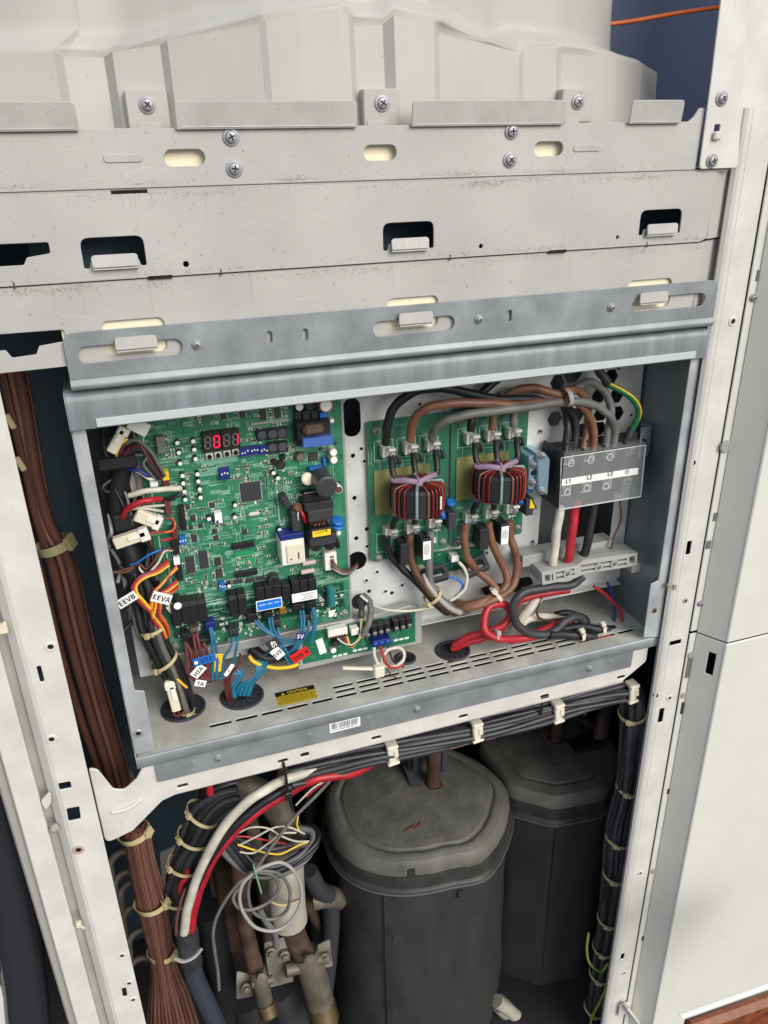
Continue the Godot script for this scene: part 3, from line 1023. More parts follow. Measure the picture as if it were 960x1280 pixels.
func build_beam() -> void:
	# painted cross member under the control box with drooping ends
	var t := thing("cross_beam", "white cross beam under the control box with small slots", "beam", v(275, -66, -10))
	var m := M.new()
	var hs := []
	for i in 6:
		hs.append(rrect(37 + 104.2 * i, -53, 11, 4, 1.9))
	hs.append(rrect(165, -52, 9, 5, 1))
	var o := fillet([Vector2(-46, -3), Vector2(-38, -8), Vector2(-28, -36), Vector2(-18, -40), Vector2(-5, -30), Vector2(6, -12), Vector2(18, -10), Vector2(568, -10), Vector2(592, -10), Vector2(592, -38), Vector2(575, -50), Vector2(560, -60), Vector2(30, -62), Vector2(15, -66), Vector2(-18, -95), Vector2(-46, -103)], 7.0)
	m.plate(o, hs, -8, -6, Transform3D.IDENTITY, 0.9)
	part(t, "web", m, mats.white)
	m = M.new()
	m.strip([Vector2(-59, -6.2), Vector2(-62, -7), Vector2(-64.5, -9), Vector2(-66, -12), Vector2(-66, -60)], 20, 562, 1.4)
	part(t, "lower_flange", m, mats.white)
	m = M.new()
	m.tube(spline([v(-33.8, -64.1, -6), v(-24.2, -63.9, -5), v(-14.2, -61.5, -5), v(-5.7, -57.3, -6)], 5), 2.4, 8)
	part(t, "embossed_rib", m, mats.white)

func build_doors() -> void:
	var names := ["closed upper white door panel at right, above the panel joint", "closed lower white door panel at right, below the panel joint"]
	for k in 2:
		var y0: float = 6.0 if k == 0 else -795.0
		var y1: float = 700.0 if k == 0 else 4.2
		var t := thing("door_panel", names[k], "panel", v(900, y0, 20), "door panels right of the opening")
		var m := M.new()
		m.box(v(1007, (y0 + y1) / 2, 45.5), v(700, y1 - y0, 3), 1.4)
		part(t, "door_face", m, mats.door)
		m = M.new()
		var hs := []
		if k == 1:
			hs.append(fillet([Vector2(-17, -45), Vector2(-8, -45), Vector2(-8, -14), Vector2(-17, -14)], 0.8))
		# the turned-in left side, splayed a little
		var q := Basis(Vector3.UP, -1.05)
		m.plate([Vector2(-34, y0), Vector2(0, y0), Vector2(0, y1), Vector2(-34, y1)], hs, -1.2, 0, Transform3D(q, v(657.5, 0, 45)), 0.5)
		part(t, "door_side", m, mats.door)
		m = M.new()
		var q2: float = y0 + (2 if k == 0 else 0)
		m.plate([Vector2(632.5, q2), Vector2(642, q2), Vector2(642, y1), Vector2(632.5, y1)], [], 13, 14.6, Transform3D.IDENTITY, 0.5)
		part(t, "door_flange", m, mats.door)
		if k == 0:
			for y in [394.0, 46.0]:
				screw(t, v(638, y, 14.6), true)
			m = M.new()
			m.cyl(v(636, 240, 14), v(636, 240, 17), 7, 18, 0.6)
			part(t, "rivet", m, mats.lightgrey)
			for p in [v(641, 415, 15), v(639, 157, 15), v(636, 123, 15)]:
				box_part(t, "punched_slot", p, v(6, 10, 1.2), mats.grey, 0.2)
		else:
			box_part(t, "latch_recess", v(641, -42, 14.5), v(13, 36, 1.6), mats.grey, 0.4)
			box_part(t, "punched_slot", v(640, -106, 15), v(6, 18, 1.6), mats.charcoal, 0.3)
			for y in [-26.0, -86.0, -389.0]:
				var s := M.new()
				s.cyl(v(638, y, 14), v(638, y, 16.4), 4.5, 14, 0.5)
				part(t, "rivet", s, mats.lightgrey)
			for y in [-243.0, -528.0]:
				box_part(t, "punched_slot", v(641, y, 15), v(6, 9, 1.4), mats.charcoal, 0.3)
	# hinge arm at the bottom and the board edge crossing the corner
	var t := thing("hinge_bracket", "small white hinge bracket at the foot of the right corner post", "hinge", v(622, -660, 14))
	box_part(t, "hinge_plate", v(624.1, -680, 16), v(16, 26, 3), mats.white, 0.5)
	box_part(t, "hinge_arm", v(635.5, -685, 24), v(4, 60, 12), mats.white, 0.5, Basis(Vector3.BACK, 0.5))
	t = thing("wooden_board", "brown wooden board edge crossing the bottom right corner", "board", v(760, -700, 150))
	var w0 := v(507.6, -341.3, 230)
	var w1 := v(657.4, -352.5, 230)
	var wd := (w1 - w0).normalized()
	box_part(t, "board_face", (w0 + w1) / 2 + v(60, -30, 0), v(260, 60, 16), mat("wood", Color(0.60, 0.33, 0.20), 0.45, 0.0, ramp_noise(0.02, Color(0.6, 0.55, 0.5), Color(1, 1, 1), 41), 6.0), 6.0, Basis(wd, v(-wd.y, wd.x, 0).normalized(), v(0, 0, 1)))
	box_part(t, "pale_top", (w0 + w1) / 2 + v(60, 2.5, -8), v(260, 1.6, 5), mats.label, 1.0, Basis(wd, v(-wd.y, wd.x, 0).normalized(), v(0, 0, 1)))

const FLAT := Basis(Vector3(1, 0, 0), Vector3(0, 0, -1), Vector3(0, 1, 0))

func label_tex(w: int, h: int, base: Color, draw: Callable) -> StandardMaterial3D:
	var im := Image.create(w, h, false, Image.FORMAT_RGB8)
	im.fill(base)
	draw.call(im)
	var m := StandardMaterial3D.new()
	im.generate_mipmaps()
	m.albedo_texture = ImageTexture.create_from_image(im)
	m.roughness = 0.45
	return m

func grommet(box: Node, x: float, z: float, r: float) -> void:
	var m := M.new()
	m.lathe(v(x, 0.2, z), Vector3.UP, [Vector2(r, 0), Vector2(r, 1.4), Vector2(r - 1.2, 2.2), Vector2(r - 3.0, 2.0), Vector2(r - 4.5, 0.6), Vector2(r * 0.3, 0.4), Vector2(r * 0.28, -2)], 32)
	var g := part(box, "grommet", m, mats.charcoal)
	m = M.new()
	for i in 12:
		var a := TAU * i / 12 + 0.2
		var d := v(cos(a), 0, sin(a))
		m.box(v(x, 0.8, z) + d * (r * 0.58), v(r * 0.52, 0.5, 0.9), 0.1, Basis(Vector3.UP, -a))
	part(g, "slit", m, mats.dark)
	m = M.new()
	m.cyl(v(x, 0.1, z), v(x, 0.5, z), r * 0.3, 20, 0.1)
	part(g, "opening", m, mats.dark)

func build_control_box() -> void:
	var t := thing("control_box", "open galvanised steel control box holding the green circuit boards", "control box", v(300, -40, -60))
	var m := M.new()
	# hanging bar across the top with three obround slots
	var hs := [rrect(52.5, 396, 77, 12.5, 6), rrect(285, 395.5, 74, 12.5, 6), rrect(543, 396, 82, 12.5, 6), rrect(160, 397, 4.4, 9.5, 2), rrect(189.5, 396.5, 4.4, 9.5, 2), rrect(375, 397, 4.4, 9.5, 2)]
	m.plate(fillet([Vector2(5, 378), Vector2(597, 378), Vector2(597, 413.5), Vector2(5, 413.5)], 0.3, {2: 10.0, 3: 10.0}, 6), hs, 10.6, 12, Transform3D.IDENTITY, 0.5)
	var bar := part(t, "hanging_bar", m, mats.zinc)
	m = M.new()
	m.strip([Vector2(378.2, 12), Vector2(376.5, 12.3), Vector2(374.5, 13.4), Vector2(372.4, 13.8), Vector2(370.6, 13.0), Vector2(369.4, 11), Vector2(369.0, 8), Vector2(369.0, -4)], 5, 597, 1.2)
	part(bar, "rolled_edge", m, mats.zinc)
	for x in [102.0, 345.0, 479.0]:
		screw(bar, v(x, 396.5, 12), true, Vector3.BACK, rng.randf_range(0, 1.5))
	# hood below the bar
	m = M.new()
	m.strip([Vector2(367.6, -4), Vector2(367.2, 2), Vector2(365.5, 5.4), Vector2(362.5, 7.6), Vector2(359, 8.4), Vector2(349, 8.6), Vector2(337.5, 8.6)], -1, 597, 1.2)
	for x in [-1.6, 597.6]:
		m.plate(fillet([Vector2(5, 330), Vector2(-8.2, 336), Vector2(-8.4, 360), Vector2(-4, 367.4), Vector2(140, 367.4), Vector2(140, 340)], 4, {0: 0.0, 4: 0.0, 5: 0.0}), [], -0.6, 0.6, Transform3D(Basis(v(0, 0, -1), v(0, 1, 0), v(1, 0, 0)), v(x, 0, 0)))
	m.box(v(298, 367, -72), v(596, 1.2, 138), 0.1)
	part(t, "hood", m, mats.zinchood)
	box_part(t, "hood_lip", v(301, 342, 9.6), v(566, 7, 1.6), mat("zincbright", Color(0.75, 0.78, 0.78), 0.5, 0.2), 0.4)
	# side flanges and walls
	m = M.new()
	m.plate(fillet([Vector2(-2, 7), Vector2(17, 6), Vector2(17.5, 77), Vector2(9, 80), Vector2(9, 337), Vector2(-2, 337)], 2.0), [], 0.6, 2)
	m.box(v(-1.4, 170, -10), v(1.2, 335, 24), 0.2)
	part(t, "left_flange", m, mats.zincflange)
	rivet_nut(t, v(2.5 + 2.5, 31, 2), 4.6, mats.screw, mats.dark)
	m = M.new()
	m.plate(fillet([Vector2(576, 5), Vector2(598, 1), Vector2(598, 337), Vector2(586, 337), Vector2(586, 80), Vector2(576, 77)], 2.0), [], 0.6, 2)
	m.box(v(597.4, 170, -10), v(1.2, 335, 24), 0.2)
	part(t, "right_flange", m, mats.zincflange)
	rivet_nut(t, v(586, 40, 2), 3.2, mat("rust", Color(0.45, 0.25, 0.18), 0.7), mats.dark)
	box_part(t, "side_wall", v(0, 183, -72), v(1.2, 367, 140), mat("sidezinc", Color(0.55, 0.585, 0.61), 0.4, 0.65))
	box_part(t, "side_wall", v(596.4, 183, -72), v(1.2, 367, 140), mats.sidezinc)
	box_part(t, "back_wall", v(298, 183, -142), v(596, 367, 1.2), mat("backzinc", Color(0.4, 0.42, 0.44), 0.5, 0.4))
	# floor with ventilation slots and grommet holes
	m = M.new()
	hs = []
	for i in 19:
		hs.append(rrect(83.5 + 27 * i, 23.4, 23, 4.6, 2.2))
		if i >= 5 and i < 18:
			hs.append(rrect(84.5 + 27 * i, 32.4, 23, 4.4, 2.1))
			hs.append(rrect(84.5 + 27 * i, 40.8, 23, 4.4, 2.1))
	m.plate([Vector2(0, 2), Vector2(597, 2), Vector2(597, 141), Vector2(0, 141)], hs, -1.2, 0, Transform3D(FLAT, Vector3.ZERO), 0.3)
	part(t, "floor", m, mats.zincfloor)
	box_part(t, "slot_shade_sheet", v(298, -9, -70), v(580, 1, 120), mats.dark)  # dark sheet added to paint the shade seen through the floor slots
	m = M.new()
	m.strip([Vector2(0, -2.2), Vector2(-0.4, -0.8), Vector2(-1.6, 0), Vector2(-12.5, 0.4), Vector2(-13.4, -0.6), Vector2(-13.4, -4)], -2, 602, 1.0)
	part(t, "front_lip", m, mats.zinc)
	m = M.new()
	m.plate(fillet([Vector2(14, -38.5), Vector2(568, -38.5), Vector2(569, -12), Vector2(14, -12)], 2.5), [], -4.4, -3)
	var strip := part(t, "lower_strip", m, mats.zinc)
	screw(strip, v(75.5, -25.4, -3), true); screw(strip, v(292.1, -24.3, -3), true); screw(strip, v(508.9, -25.5, -3), true)
	for p in [v(50.8, -24.6, -3), v(170.9, -24.5, -3), v(236.6, -21.5, -3), v(538.4, -24.1, -3)]:
		m = M.new()
		m.lathe(p, Vector3.BACK, [Vector2(3.2, 0), Vector2(2.6, 0.7), Vector2(0, 0.9)], 12)
		part(strip, "dimple", m, mats.zinc)
	grommet(t, 50, -62, 23.5)
	grommet(t, 112, -60, 23.5)
	grommet(t, 358, -58, 20.5)
	grommet(t, 301, -63, 12.5)
	# mounting plate standing off the back
	m = M.new()
	hs = []
	for p in [[253, 290.6, 18.0, 40.0, 8.5], [252.3, 128.6, 22.0, 22.0, 10.5], [254.1, 77, 20.0, 20.0, 9.8]]:
		hs.append(rrect(p[0], p[1], p[2], p[3], p[4], 6))
	hs.append(fillet([Vector2(475, 180), Vector2(474, 95), Vector2(574, 93), Vector2(574, 180)], 12.0, {}, 6))
	for p in [Vector2(484.8, 260.6), Vector2(538.3, 280.5), Vector2(561, 277.9), Vector2(551.4, 300.6), Vector2(485.1, 301.7), Vector2(543.3, 259.2), Vector2(519.3, 242.2), Vector2(512.3, 261.8), Vector2(542.6, 241.6), Vector2(564.3, 257.1)]:
		hs.append(circle(p.x, p.y, 9.4, 6))
	var pp := Vector2(501.9, 311.3)
	hs.append(circle(pp.x, pp.y, 12.5, 20))
	for p in [Vector2(252.5, 250.1), Vector2(252.3, 203), Vector2(252.9, 155.7), Vector2(264.9, 164.7), Vector2(265, 87.7), Vector2(291.9, 79.9), Vector2(252.5, 249.8), Vector2(252.6, 203), Vector2(252.7, 155.8)]:
		hs.append(circle(p.x, p.y, 2.4, 10))
	m.plate(fillet([Vector2(44, 38), Vector2(595, 38), Vector2(593, 330), Vector2(44, 330)], 3.0), hs, -81.2, -80, Transform3D.IDENTITY, 0.4)
	var pl := part(t, "mounting_plate", m, mats.plate)
	m = M.new()
	m.strip([Vector2(38.4, -80.4), Vector2(37.4, -79.5), Vector2(37, -78), Vector2(37, -70)], 236, 590, 1.2)
	part(pl, "bent_edge", m, mats.plate)
	for p in [v(261.6, 256.7, -80), v(264.3, 242.7, -80), v(325.4, 296.1, -80), v(414.1, 297, -80), v(466.9, 248.4, -80), v(372.9, 296.5, -80), v(467, 112.8, -80), v(264.2, 144.6, -80), v(274.9, 110.8, -80), v(262.1, 102.6, -80), v(304, 88.2, -80), v(284.1, 84.2, -80), v(407.6, 109.5, -80), v(466.5, 112.7, -80), v(467.1, 249, -80), v(583.3, 253.1, -80), v(559.7, 309.8, -80)]:
		rivet_nut(pl, p, 3.6, mats.plate, mats.dark)
	# small stand-off rail and strips left of the main board
	m = M.new()
	m.plate([Vector2(12.4, 161.8), Vector2(19.5, 157), Vector2(25.6, 42.2), Vector2(12.6, 42.5)], [], -73.2, -72)
	part(t, "wire_bracket", m, mats.plate)
	# labels
	var caution := label_tex(220, 124, Color(0.72, 0.62, 0.14), func(im: Image):
		im.fill_rect(Rect2i(0, 0, 220, 40), Color(0.13, 0.12, 0.1))
		for i in 6:
			var x := 8
			while x < 205:
				var w := rng.randi_range(4, 18)
				im.fill_rect(Rect2i(x, 50 + i * 11, mini(w, 210 - x), 4), Color(0.25, 0.21, 0.08))
				x += w + 4)
	m = M.new()
	m.plate([Vector2(145.5, 29), Vector2(189, 29), Vector2(189.5, 53), Vector2(146, 53)], [], 0.05, 0.3, Transform3D(FLAT, Vector3.ZERO), 0.05)
	var cl := part(t, "caution_label", m, caution, "yellow caution label on the box floor")
	m = M.new()
	m.plate([Vector2(152, 46.6), Vector2(156.4, 46.6), Vector2(154.2, 50.4)], [], 0.3, 0.5, Transform3D(FLAT, Vector3.ZERO), 0.05)
	part(cl, "warning_triangle", m, mat("labelyellow", Color(0.8, 0.7, 0.2), 0.5))
	text(cl, "lettering", "CAUTION", v(170, 0.36, -48.8), 3.6, mat("labelyellow", Color(0.8, 0.7, 0.2), 0.5), FLAT, "Droid Sans", 700)
	var bars := label_tex(220, 80, Color(0.93, 0.93, 0.93), func(im: Image):
		var x := 10
		while x < 205:
			var w := rng.randi_range(1, 5)
			im.fill_rect(Rect2i(x, 6, w, 46), Color(0.08, 0.08, 0.1))
			x += w + rng.randi_range(2, 5)
		for i in 22:
			im.fill_rect(Rect2i(10 + i * 9, 58, rng.randi_range(3, 6), 9), Color(0.2, 0.2, 0.22)))
	m = M.new()
	m.plate([Vector2(193, -28.5), Vector2(227, -28), Vector2(227, -15.8), Vector2(193, -16)], [], -3, -2.7, Transform3D.IDENTITY, 0.05)
	part(strip, "barcode_label", m, bars, "white barcode label")

const ZB := -62.0   # front face of the main board

class Art:
	var im: Image
	var w: int
	var h: int
	var r := RandomNumberGenerator.new()
	func _init(ww: int, hh: int, base: Color, sd: int) -> void:
		w = ww; h = hh
		im = Image.create(w, h, false, Image.FORMAT_RGB8)
		im.fill(base)
		r.seed = sd
	func line(x0: int, y0: int, x1: int, y1: int, t: int, c: Color) -> void:
		var dx := x1 - x0
		var dy := y1 - y0
		if dx == 0 or dy == 0:
			im.fill_rect(Rect2i(mini(x0, x1), mini(y0, y1), absi(dx) + t, absi(dy) + t), c)
			return
		var n := maxi(absi(dx), absi(dy))
		for i in n + 1:
			im.fill_rect(Rect2i(x0 + dx * i / n, y0 + dy * i / n, t, t), c)
	func frame(x: int, y: int, ww: int, hh: int, t: int, c: Color) -> void:
		line(x, y, x + ww, y, t, c); line(x, y + hh, x + ww, y + hh, t, c)
		line(x, y, x, y + hh, t, c); line(x + ww, y, x + ww, y + hh, t, c)
	func zones(n: int, a: Color, b: Color) -> void:
		for i in n:
			var x := r.randi_range(0, w)
			var y := r.randi_range(0, h)
			im.fill_rect(Rect2i(x, y, r.randi_range(40, 200), r.randi_range(30, 160)), a.lerp(b, r.randf()))
	func traces(n: int, c: Color, far := 160) -> void:
		for i in n:
			var x := r.randi_range(0, w - 1)
			var y := r.randi_range(0, h - 1)
			var buses := r.randi_range(1, 6)
			var horizontal := r.randf() < 0.5
			var l1 := r.randi_range(20, far)
			var l2 := r.randi_range(4, 20) * (1 if r.randf() < 0.5 else -1)
			var l3 := r.randi_range(10, far)
			var cc := c.darkened(r.randf_range(0.0, 0.25))
			for k in buses:
				var o := k * 3
				if horizontal:
					line(x, y + o, x + l1 - o, y + o, 1, cc)
					line(x + l1 - o, y + o, x + l1 - o + absi(l2), y + o + l2, 1, cc)
					line(x + l1 - o + absi(l2), y + o + l2, x + l1 + absi(l2) + l3, y + o + l2, 1, cc)
				else:
					line(x + o, y, x + o, y + l1 - o, 1, cc)
					line(x + o, y + l1 - o, x + o + l2, y + l1 - o + absi(l2), 1, cc)
					line(x + o + l2, y + l1 - o + absi(l2), x + o + l2, y + l1 + absi(l2) + l3, 1, cc)
	func vias(n: int, c: Color) -> void:
		for i in n:
			im.fill_rect(Rect2i(r.randi_range(0, w - 3), r.randi_range(0, h - 3), 2, 2), c.darkened(r.randf_range(0, 0.4)))
	func pads(n: int, c: Color) -> void:
		for i in n:
			var x := r.randi_range(0, w - 40)
			var y := r.randi_range(0, h - 40)
			var k := r.randi_range(3, 12)
			var vert := r.randf() < 0.5
			for j in k:
				im.fill_rect(Rect2i(x + (0 if vert else j * 4), y + (j * 4 if vert else 0), 2, 2), c)
				im.fill_rect(Rect2i(x + (9 if vert else j * 4), y + (j * 4 if vert else 9), 2, 2), c)
	func silk(n: int, c: Color) -> void:
		for i in n:
			var x := r.randi_range(4, w - 60)
			var y := r.randi_range(4, h - 40)
			match r.randi_range(0, 3):
				0: frame(x, y, r.randi_range(6, 24), r.randi_range(6, 18), 1, c)
				1: tick(x, y, r.randi_range(2, 6), c)
				2: tick(x, y, r.randi_range(3, 9), c)
				3:
					for k in r.randi_range(2, 5):
						frame(x + k * 6, y, 4, 9, 1, c)
	# rows of tiny strokes that read as silkscreen print
	func tick(x: int, y: int, k: int, c: Color) -> void:
		for i in k:
			im.fill_rect(Rect2i(x + i * 6, y, 1, 6), c)
			im.fill_rect(Rect2i(x + i * 6 + 2, y + r.randi_range(0, 5), 2, 1), c)
			if r.randf() < 0.6:
				im.fill_rect(Rect2i(x + i * 6 + 3, y, 1, r.randi_range(2, 6)), c)
	func material() -> StandardMaterial3D:
		im.generate_mipmaps()
		var m := StandardMaterial3D.new()
		m.albedo_texture = ImageTexture.create_from_image(im)
		m.roughness = 0.34
		return m

func bx(t: Node, nm: String, p: Vector2, w: float, h: float, hz: float, mt: Material, ch := 0.3, z := ZB, rot := 0.0) -> MeshInstance3D:
	return box_part(t, nm, v(p.x, p.y, z + hz / 2 + 0.05), v(w, h, hz), mt, ch, Basis(Vector3.BACK, rot))

# flat chip with gull leads on two or four sides
func chip(t: Node, p: Vector2, w: float, h: float, hz: float, sides := 2, pitch := 1.27, z := ZB, mt: Material = null) -> void:
	var c := bx(t, "microchip", p, w, h, hz, mt if mt else mats.charcoal, 0.25, z)
	var m := M.new()
	var n := int(h / pitch)
	for i in n:
		var y := p.y + (i - (n - 1) / 2.0) * pitch
		for s in [-1.0, 1.0]:
			m.box(v(p.x + s * (w / 2 + 0.6), y, z + 0.35), v(1.3, pitch * 0.4, 0.5), 0.05)
	if sides == 4:
		n = int(w / pitch)
		for i in n:
			var x := p.x + (i - (n - 1) / 2.0) * pitch
			for s in [-1.0, 1.0]:
				m.box(v(x, p.y + s * (h / 2 + 0.6), z + 0.35), v(pitch * 0.4, 1.3, 0.5), 0.05)
	var l := part(c, "lead", m, mats.nickel)
	l.set_meta("kind", "stuff")

func ecap(t: Node, p: Vector2, r: float, hz: float, body: Material, top: Material, z := ZB, nm := "capacitor") -> void:
	var m := M.new()
	m.lathe(v(p.x, p.y, z), Vector3.BACK, [Vector2(r, 0), Vector2(r, hz - 0.6), Vector2(r * 0.9, hz), Vector2(0, hz)], 16)
	var c := part(t, nm, m, body)
	m = M.new()
	m.lathe(v(p.x, p.y, z + hz), Vector3.BACK, [Vector2(r * 0.86, -0.1), Vector2(r * 0.82, 0.2), Vector2(0, 0.22)], 14)
	part(c, "cap_top", m, top)

func disc_cap(t: Node, p: Vector2, z: float, r: float, th: float, axis: Vector3, mt: Material) -> void:
	var m := M.new()
	m.lathe(v(p.x, p.y, z) - axis * th / 2, axis, [Vector2(0, 0), Vector2(r * 0.75, 0.2), Vector2(r, th * 0.3), Vector2(r, th * 0.7), Vector2(r * 0.75, th - 0.2), Vector2(0, th)], 18)
	part(t, "disc_capacitor", m, mt)

func build_main_board() -> void:
	var gr := Color(0.215, 0.46, 0.362)
	mat("pcbdark", Color(0.03, 0.22, 0.15), 0.4)
	mat("pcbedge", Color(0.25, 0.42, 0.28), 0.5)
	mat("buttonwhite", Color(0.80, 0.80, 0.78), 0.4)
	mat("purple", Color(0.55, 0.47, 0.55), 0.5)
	mat("segdim", Color(0.46, 0.42, 0.42), 0.5)
	var seg := mat("seglit", Color(0.9, 0.05, 0.2), 0.4)
	seg.emission_enabled = true
	seg.emission = Color(1.0, 0.08, 0.28)
	seg.emission_energy_multiplier = 0.9
	# board art
	var a := Art.new(573, 789, gr, 5)
	a.zones(50, Color(0.17, 0.44, 0.32), Color(0.22, 0.51, 0.385))
	a.traces(200, Color(0.30, 0.59, 0.47), 70)
	a.traces(70, Color(0.12, 0.37, 0.26), 70)
	a.vias(900, Color(0.70, 0.78, 0.73))
	a.pads(150, Color(0.76, 0.80, 0.77))
	a.silk(420, Color(0.74, 0.84, 0.79))
	# the darker lower quarter with heavy pale tracks, and the pale outline round the mains side
	a.im.fill_rect(Rect2i(15, 655, 540, 88), Color(0.08, 0.31, 0.22))
	for i in 9:
		a.line(20 + 55 * i, 625 + (i % 3) * 9, 20 + 55 * i + 120, 625 + (i % 3) * 9, 3, Color(0.64, 0.74, 0.68))
	for i in 26:
		a.line(30 + 20 * i, 662 + (i * 37) % 60, 30 + 20 * i + 45, 662 + (i * 37) % 60, 2, Color(0.62, 0.72, 0.66))
		a.frame(25 + 20 * i, 645 + (i * 53) % 45, 13, 22, 1, Color(0.7, 0.8, 0.75))
	a.silk(60, Color(0.74, 0.84, 0.79))
	var edge := Color(0.72, 0.83, 0.78)
	for q in [[385, 125, 385, 210], [385, 210, 365, 235], [365, 235, 365, 400], [500, 250, 500, 440], [515, 350, 515, 600], [30, 450, 30, 645], [30, 645, 320, 645], [15, 20, 15, 430], [365, 400, 380, 415], [470, 540, 520, 500]]:
		a.line(q[0], q[1], q[2], q[3], 3, edge)
	# printed arrow
	a.im.fill_rect(Rect2i(298, 320, 5, 20), Color(0.9, 0.93, 0.91))
	for i in 8:
		a.im.fill_rect(Rect2i(300 - i, 311 + i, 1 + 2 * i, 1), Color(0.9, 0.93, 0.91))
	# printed text panels
	for q in [[165, 176, 95, 22], [150, 210, 75, 20], [215, 740, 60, 8], [40, 610, 55, 6], [300, 570, 50, 6]]:
		a.im.fill_rect(Rect2i(q[0], q[1], q[2], q[3]), Color(0.34, 0.58, 0.49))
		a.frame(q[0], q[1], q[2], q[3], 1, Color(0.7, 0.8, 0.75))
		for i in q[3] / 5:
			a.line(q[0] + 3, q[1] + 3 + i * 5, q[0] + q[2] - 4, q[1] + 3 + i * 5, 1, Color(0.72, 0.82, 0.77))
	var art := a.material()
	var t := thing("main_circuit_board", "large green main circuit board with red digit display and rows of relays", "circuit board", v(142, 72, ZB), "")
	var m := M.new()
	m.plate(rrect(142, 203, 191, 263, 2), [], ZB - 1.6, ZB, Transform3D.IDENTITY, 0.1)
	part(t, "board", m, art)
	# tray it is screwed to
	m = M.new()
	m.plate(fillet([Vector2(43, 59), Vector2(241, 58), Vector2(241, 334), Vector2(43, 334)], 2), [], -80, -66, Transform3D.IDENTITY, 0.8)
	m.plate(fillet([Vector2(43, 58), Vector2(224, 58.5), Vector2(224, 55), Vector2(236, 55), Vector2(236, 58.5), Vector2(241, 58.5), Vector2(241, 69), Vector2(43, 69)], 1.5), [], -66, -60.5, Transform3D.IDENTITY, 0.8)
	part(t, "tray", m, mat("tray", Color(0.66, 0.66, 0.65), 0.45, 0.3))
	for p in [v(52, 78.9, -61), v(230.6, 79, -61)]:
		screw(t, p, true)
	# four digit display with one lit 0 and one lit 1
	for k in 2:
		var c := Vector2(119.8, 292.4)
		c += Vector2((k - 0.5) * 17.2, 0)
		var d := bx(t, "digit_display", c, 16.8, 18.6, 8, mats.black, 0.4)
		for j in 2:
			var n := k * 2 + j
			var lit: Array = [[], [0, 1, 2, 3, 4, 5], [], [1, 2]][n]
			var o := c + Vector2((j - 0.5) * 8.2 + 0.3, 0)
			for s in 7:
				var sh := M.new()
				var sp: Vector2 = [Vector2(0, 5.4), Vector2(2.4, 2.7), Vector2(2.4, -2.7), Vector2(0, -5.4), Vector2(-2.4, -2.7), Vector2(-2.4, 2.7), Vector2(0, 0)][s]
				var up: bool = s in [1, 2, 4, 5]
				sh.box(v(o.x + sp.x + sp.y * 0.1, o.y + sp.y, ZB + 8.2), v(1.2, 4.2, 0.2) if up else v(3.6, 1.2, 0.2), 0.05)
				part(d, "segment_light" if s in lit else "segment", sh, mats.seglit if s in lit else mats.segdim)
	for x in [58, 103, 150, 197]:
		var p: Vector2 = Vector2(108, 277.3) + Vector2((x - 58) * 0.176, (x - 58) * 0.006)
		var b := bx(t, "push_button", p, 6.6, 6.6, 3.4, mats.buttonwhite, 0.3)
		m = M.new()
		m.lathe(v(p.x, p.y, ZB), Vector3.BACK, [Vector2(2.0, 3), Vector2(2.0, 6.2), Vector2(1.7, 6.6), Vector2(0, 6.7)], 12)
		part(b, "button_cap", m, mats.dark)
	for q in [[Vector2(140.8, 277.7), 10.5, 8.5], [Vector2(149.9, 277.8), 9.0, 8.5], [Vector2(159, 277.2), 9.0, 8.5], [Vector2(119.8, 258.6), 9.5, 11.5], [Vector2(73.6, 197), 6.0, 9.0], [Vector2(105.2, 139.7), 5.0, 9.5]]:
		var b := bx(t, "dip_switch", q[0], q[1], q[2], 5, mats.deepblue if q[1] > 8 else mats.blue, 0.3)
		m = M.new()
		for i in 3:
			m.box(v(q[0].x + (i - 1) * 2.6, q[0].y + rng.randf_range(-1.3, 1.3), ZB + 5.2), v(1.2, 1.6, 0.9), 0.1)
		var s := part(b, "slider", m, mats.label)
		s.set_meta("kind", "stuff")
	for q in [Vector2(158.2, 291.9), Vector2(168, 291.8), Vector2(177.2, 291.7), Vector2(167.3, 278.2), Vector2(176.6, 278.1)]:
		var b := bx(t, "rotary_switch", q, 10.0, 10.4, 5.5, mats.black, 0.4)
		m = M.new()
		m.lathe(v(q.x, q.y, ZB + 5.5), Vector3.BACK, [Vector2(4.1, 0), Vector2(4.1, 0.6), Vector2(3.5, 0.7), Vector2(3.3, 0.2), Vector2(0, 0.2)], 18)
		m.box(v(q.x, q.y, ZB + 5.9), v(4.8, 1.2, 0.6), 0.1, Basis(Vector3.BACK, rng.randf_range(0, 3)))
		part(b, "dial", m, mat("dialgrey", Color(0.3, 0.31, 0.34), 0.4))
	# microchips
	chip(t, Vector2(125, 315.3), 5.4, 9.5, 1.8); chip(t, Vector2(142.6, 314.7), 5.4, 9.5, 1.8)
	chip(t, Vector2(161.4, 311.2), 6.0, 11.5, 1.8); chip(t, Vector2(175.2, 311.4), 6.0, 11.5, 1.8)
	chip(t, Vector2(206.6, 262.5), 9.5, 8.5, 2.2)
	chip(t, Vector2(143.1, 235.4), 19.5, 19.5, 1.8, 4, 0.7)
	chip(t, Vector2(77.4, 168.3), 8.5, 17.5, 3.0); chip(t, Vector2(90.6, 171.3), 8.5, 18.0, 3.0)
	chip(t, Vector2(103.9, 166.1), 6.5, 9.0, 1.8); chip(t, Vector2(103.9, 153.3), 6.5, 9.5, 1.8)
	chip(t, Vector2(85.7, 216.9), 5, 6, 1.6); chip(t, Vector2(84.5, 195.6), 5.4, 8, 1.6); chip(t, Vector2(104.6, 199.5), 5, 5, 1.6)
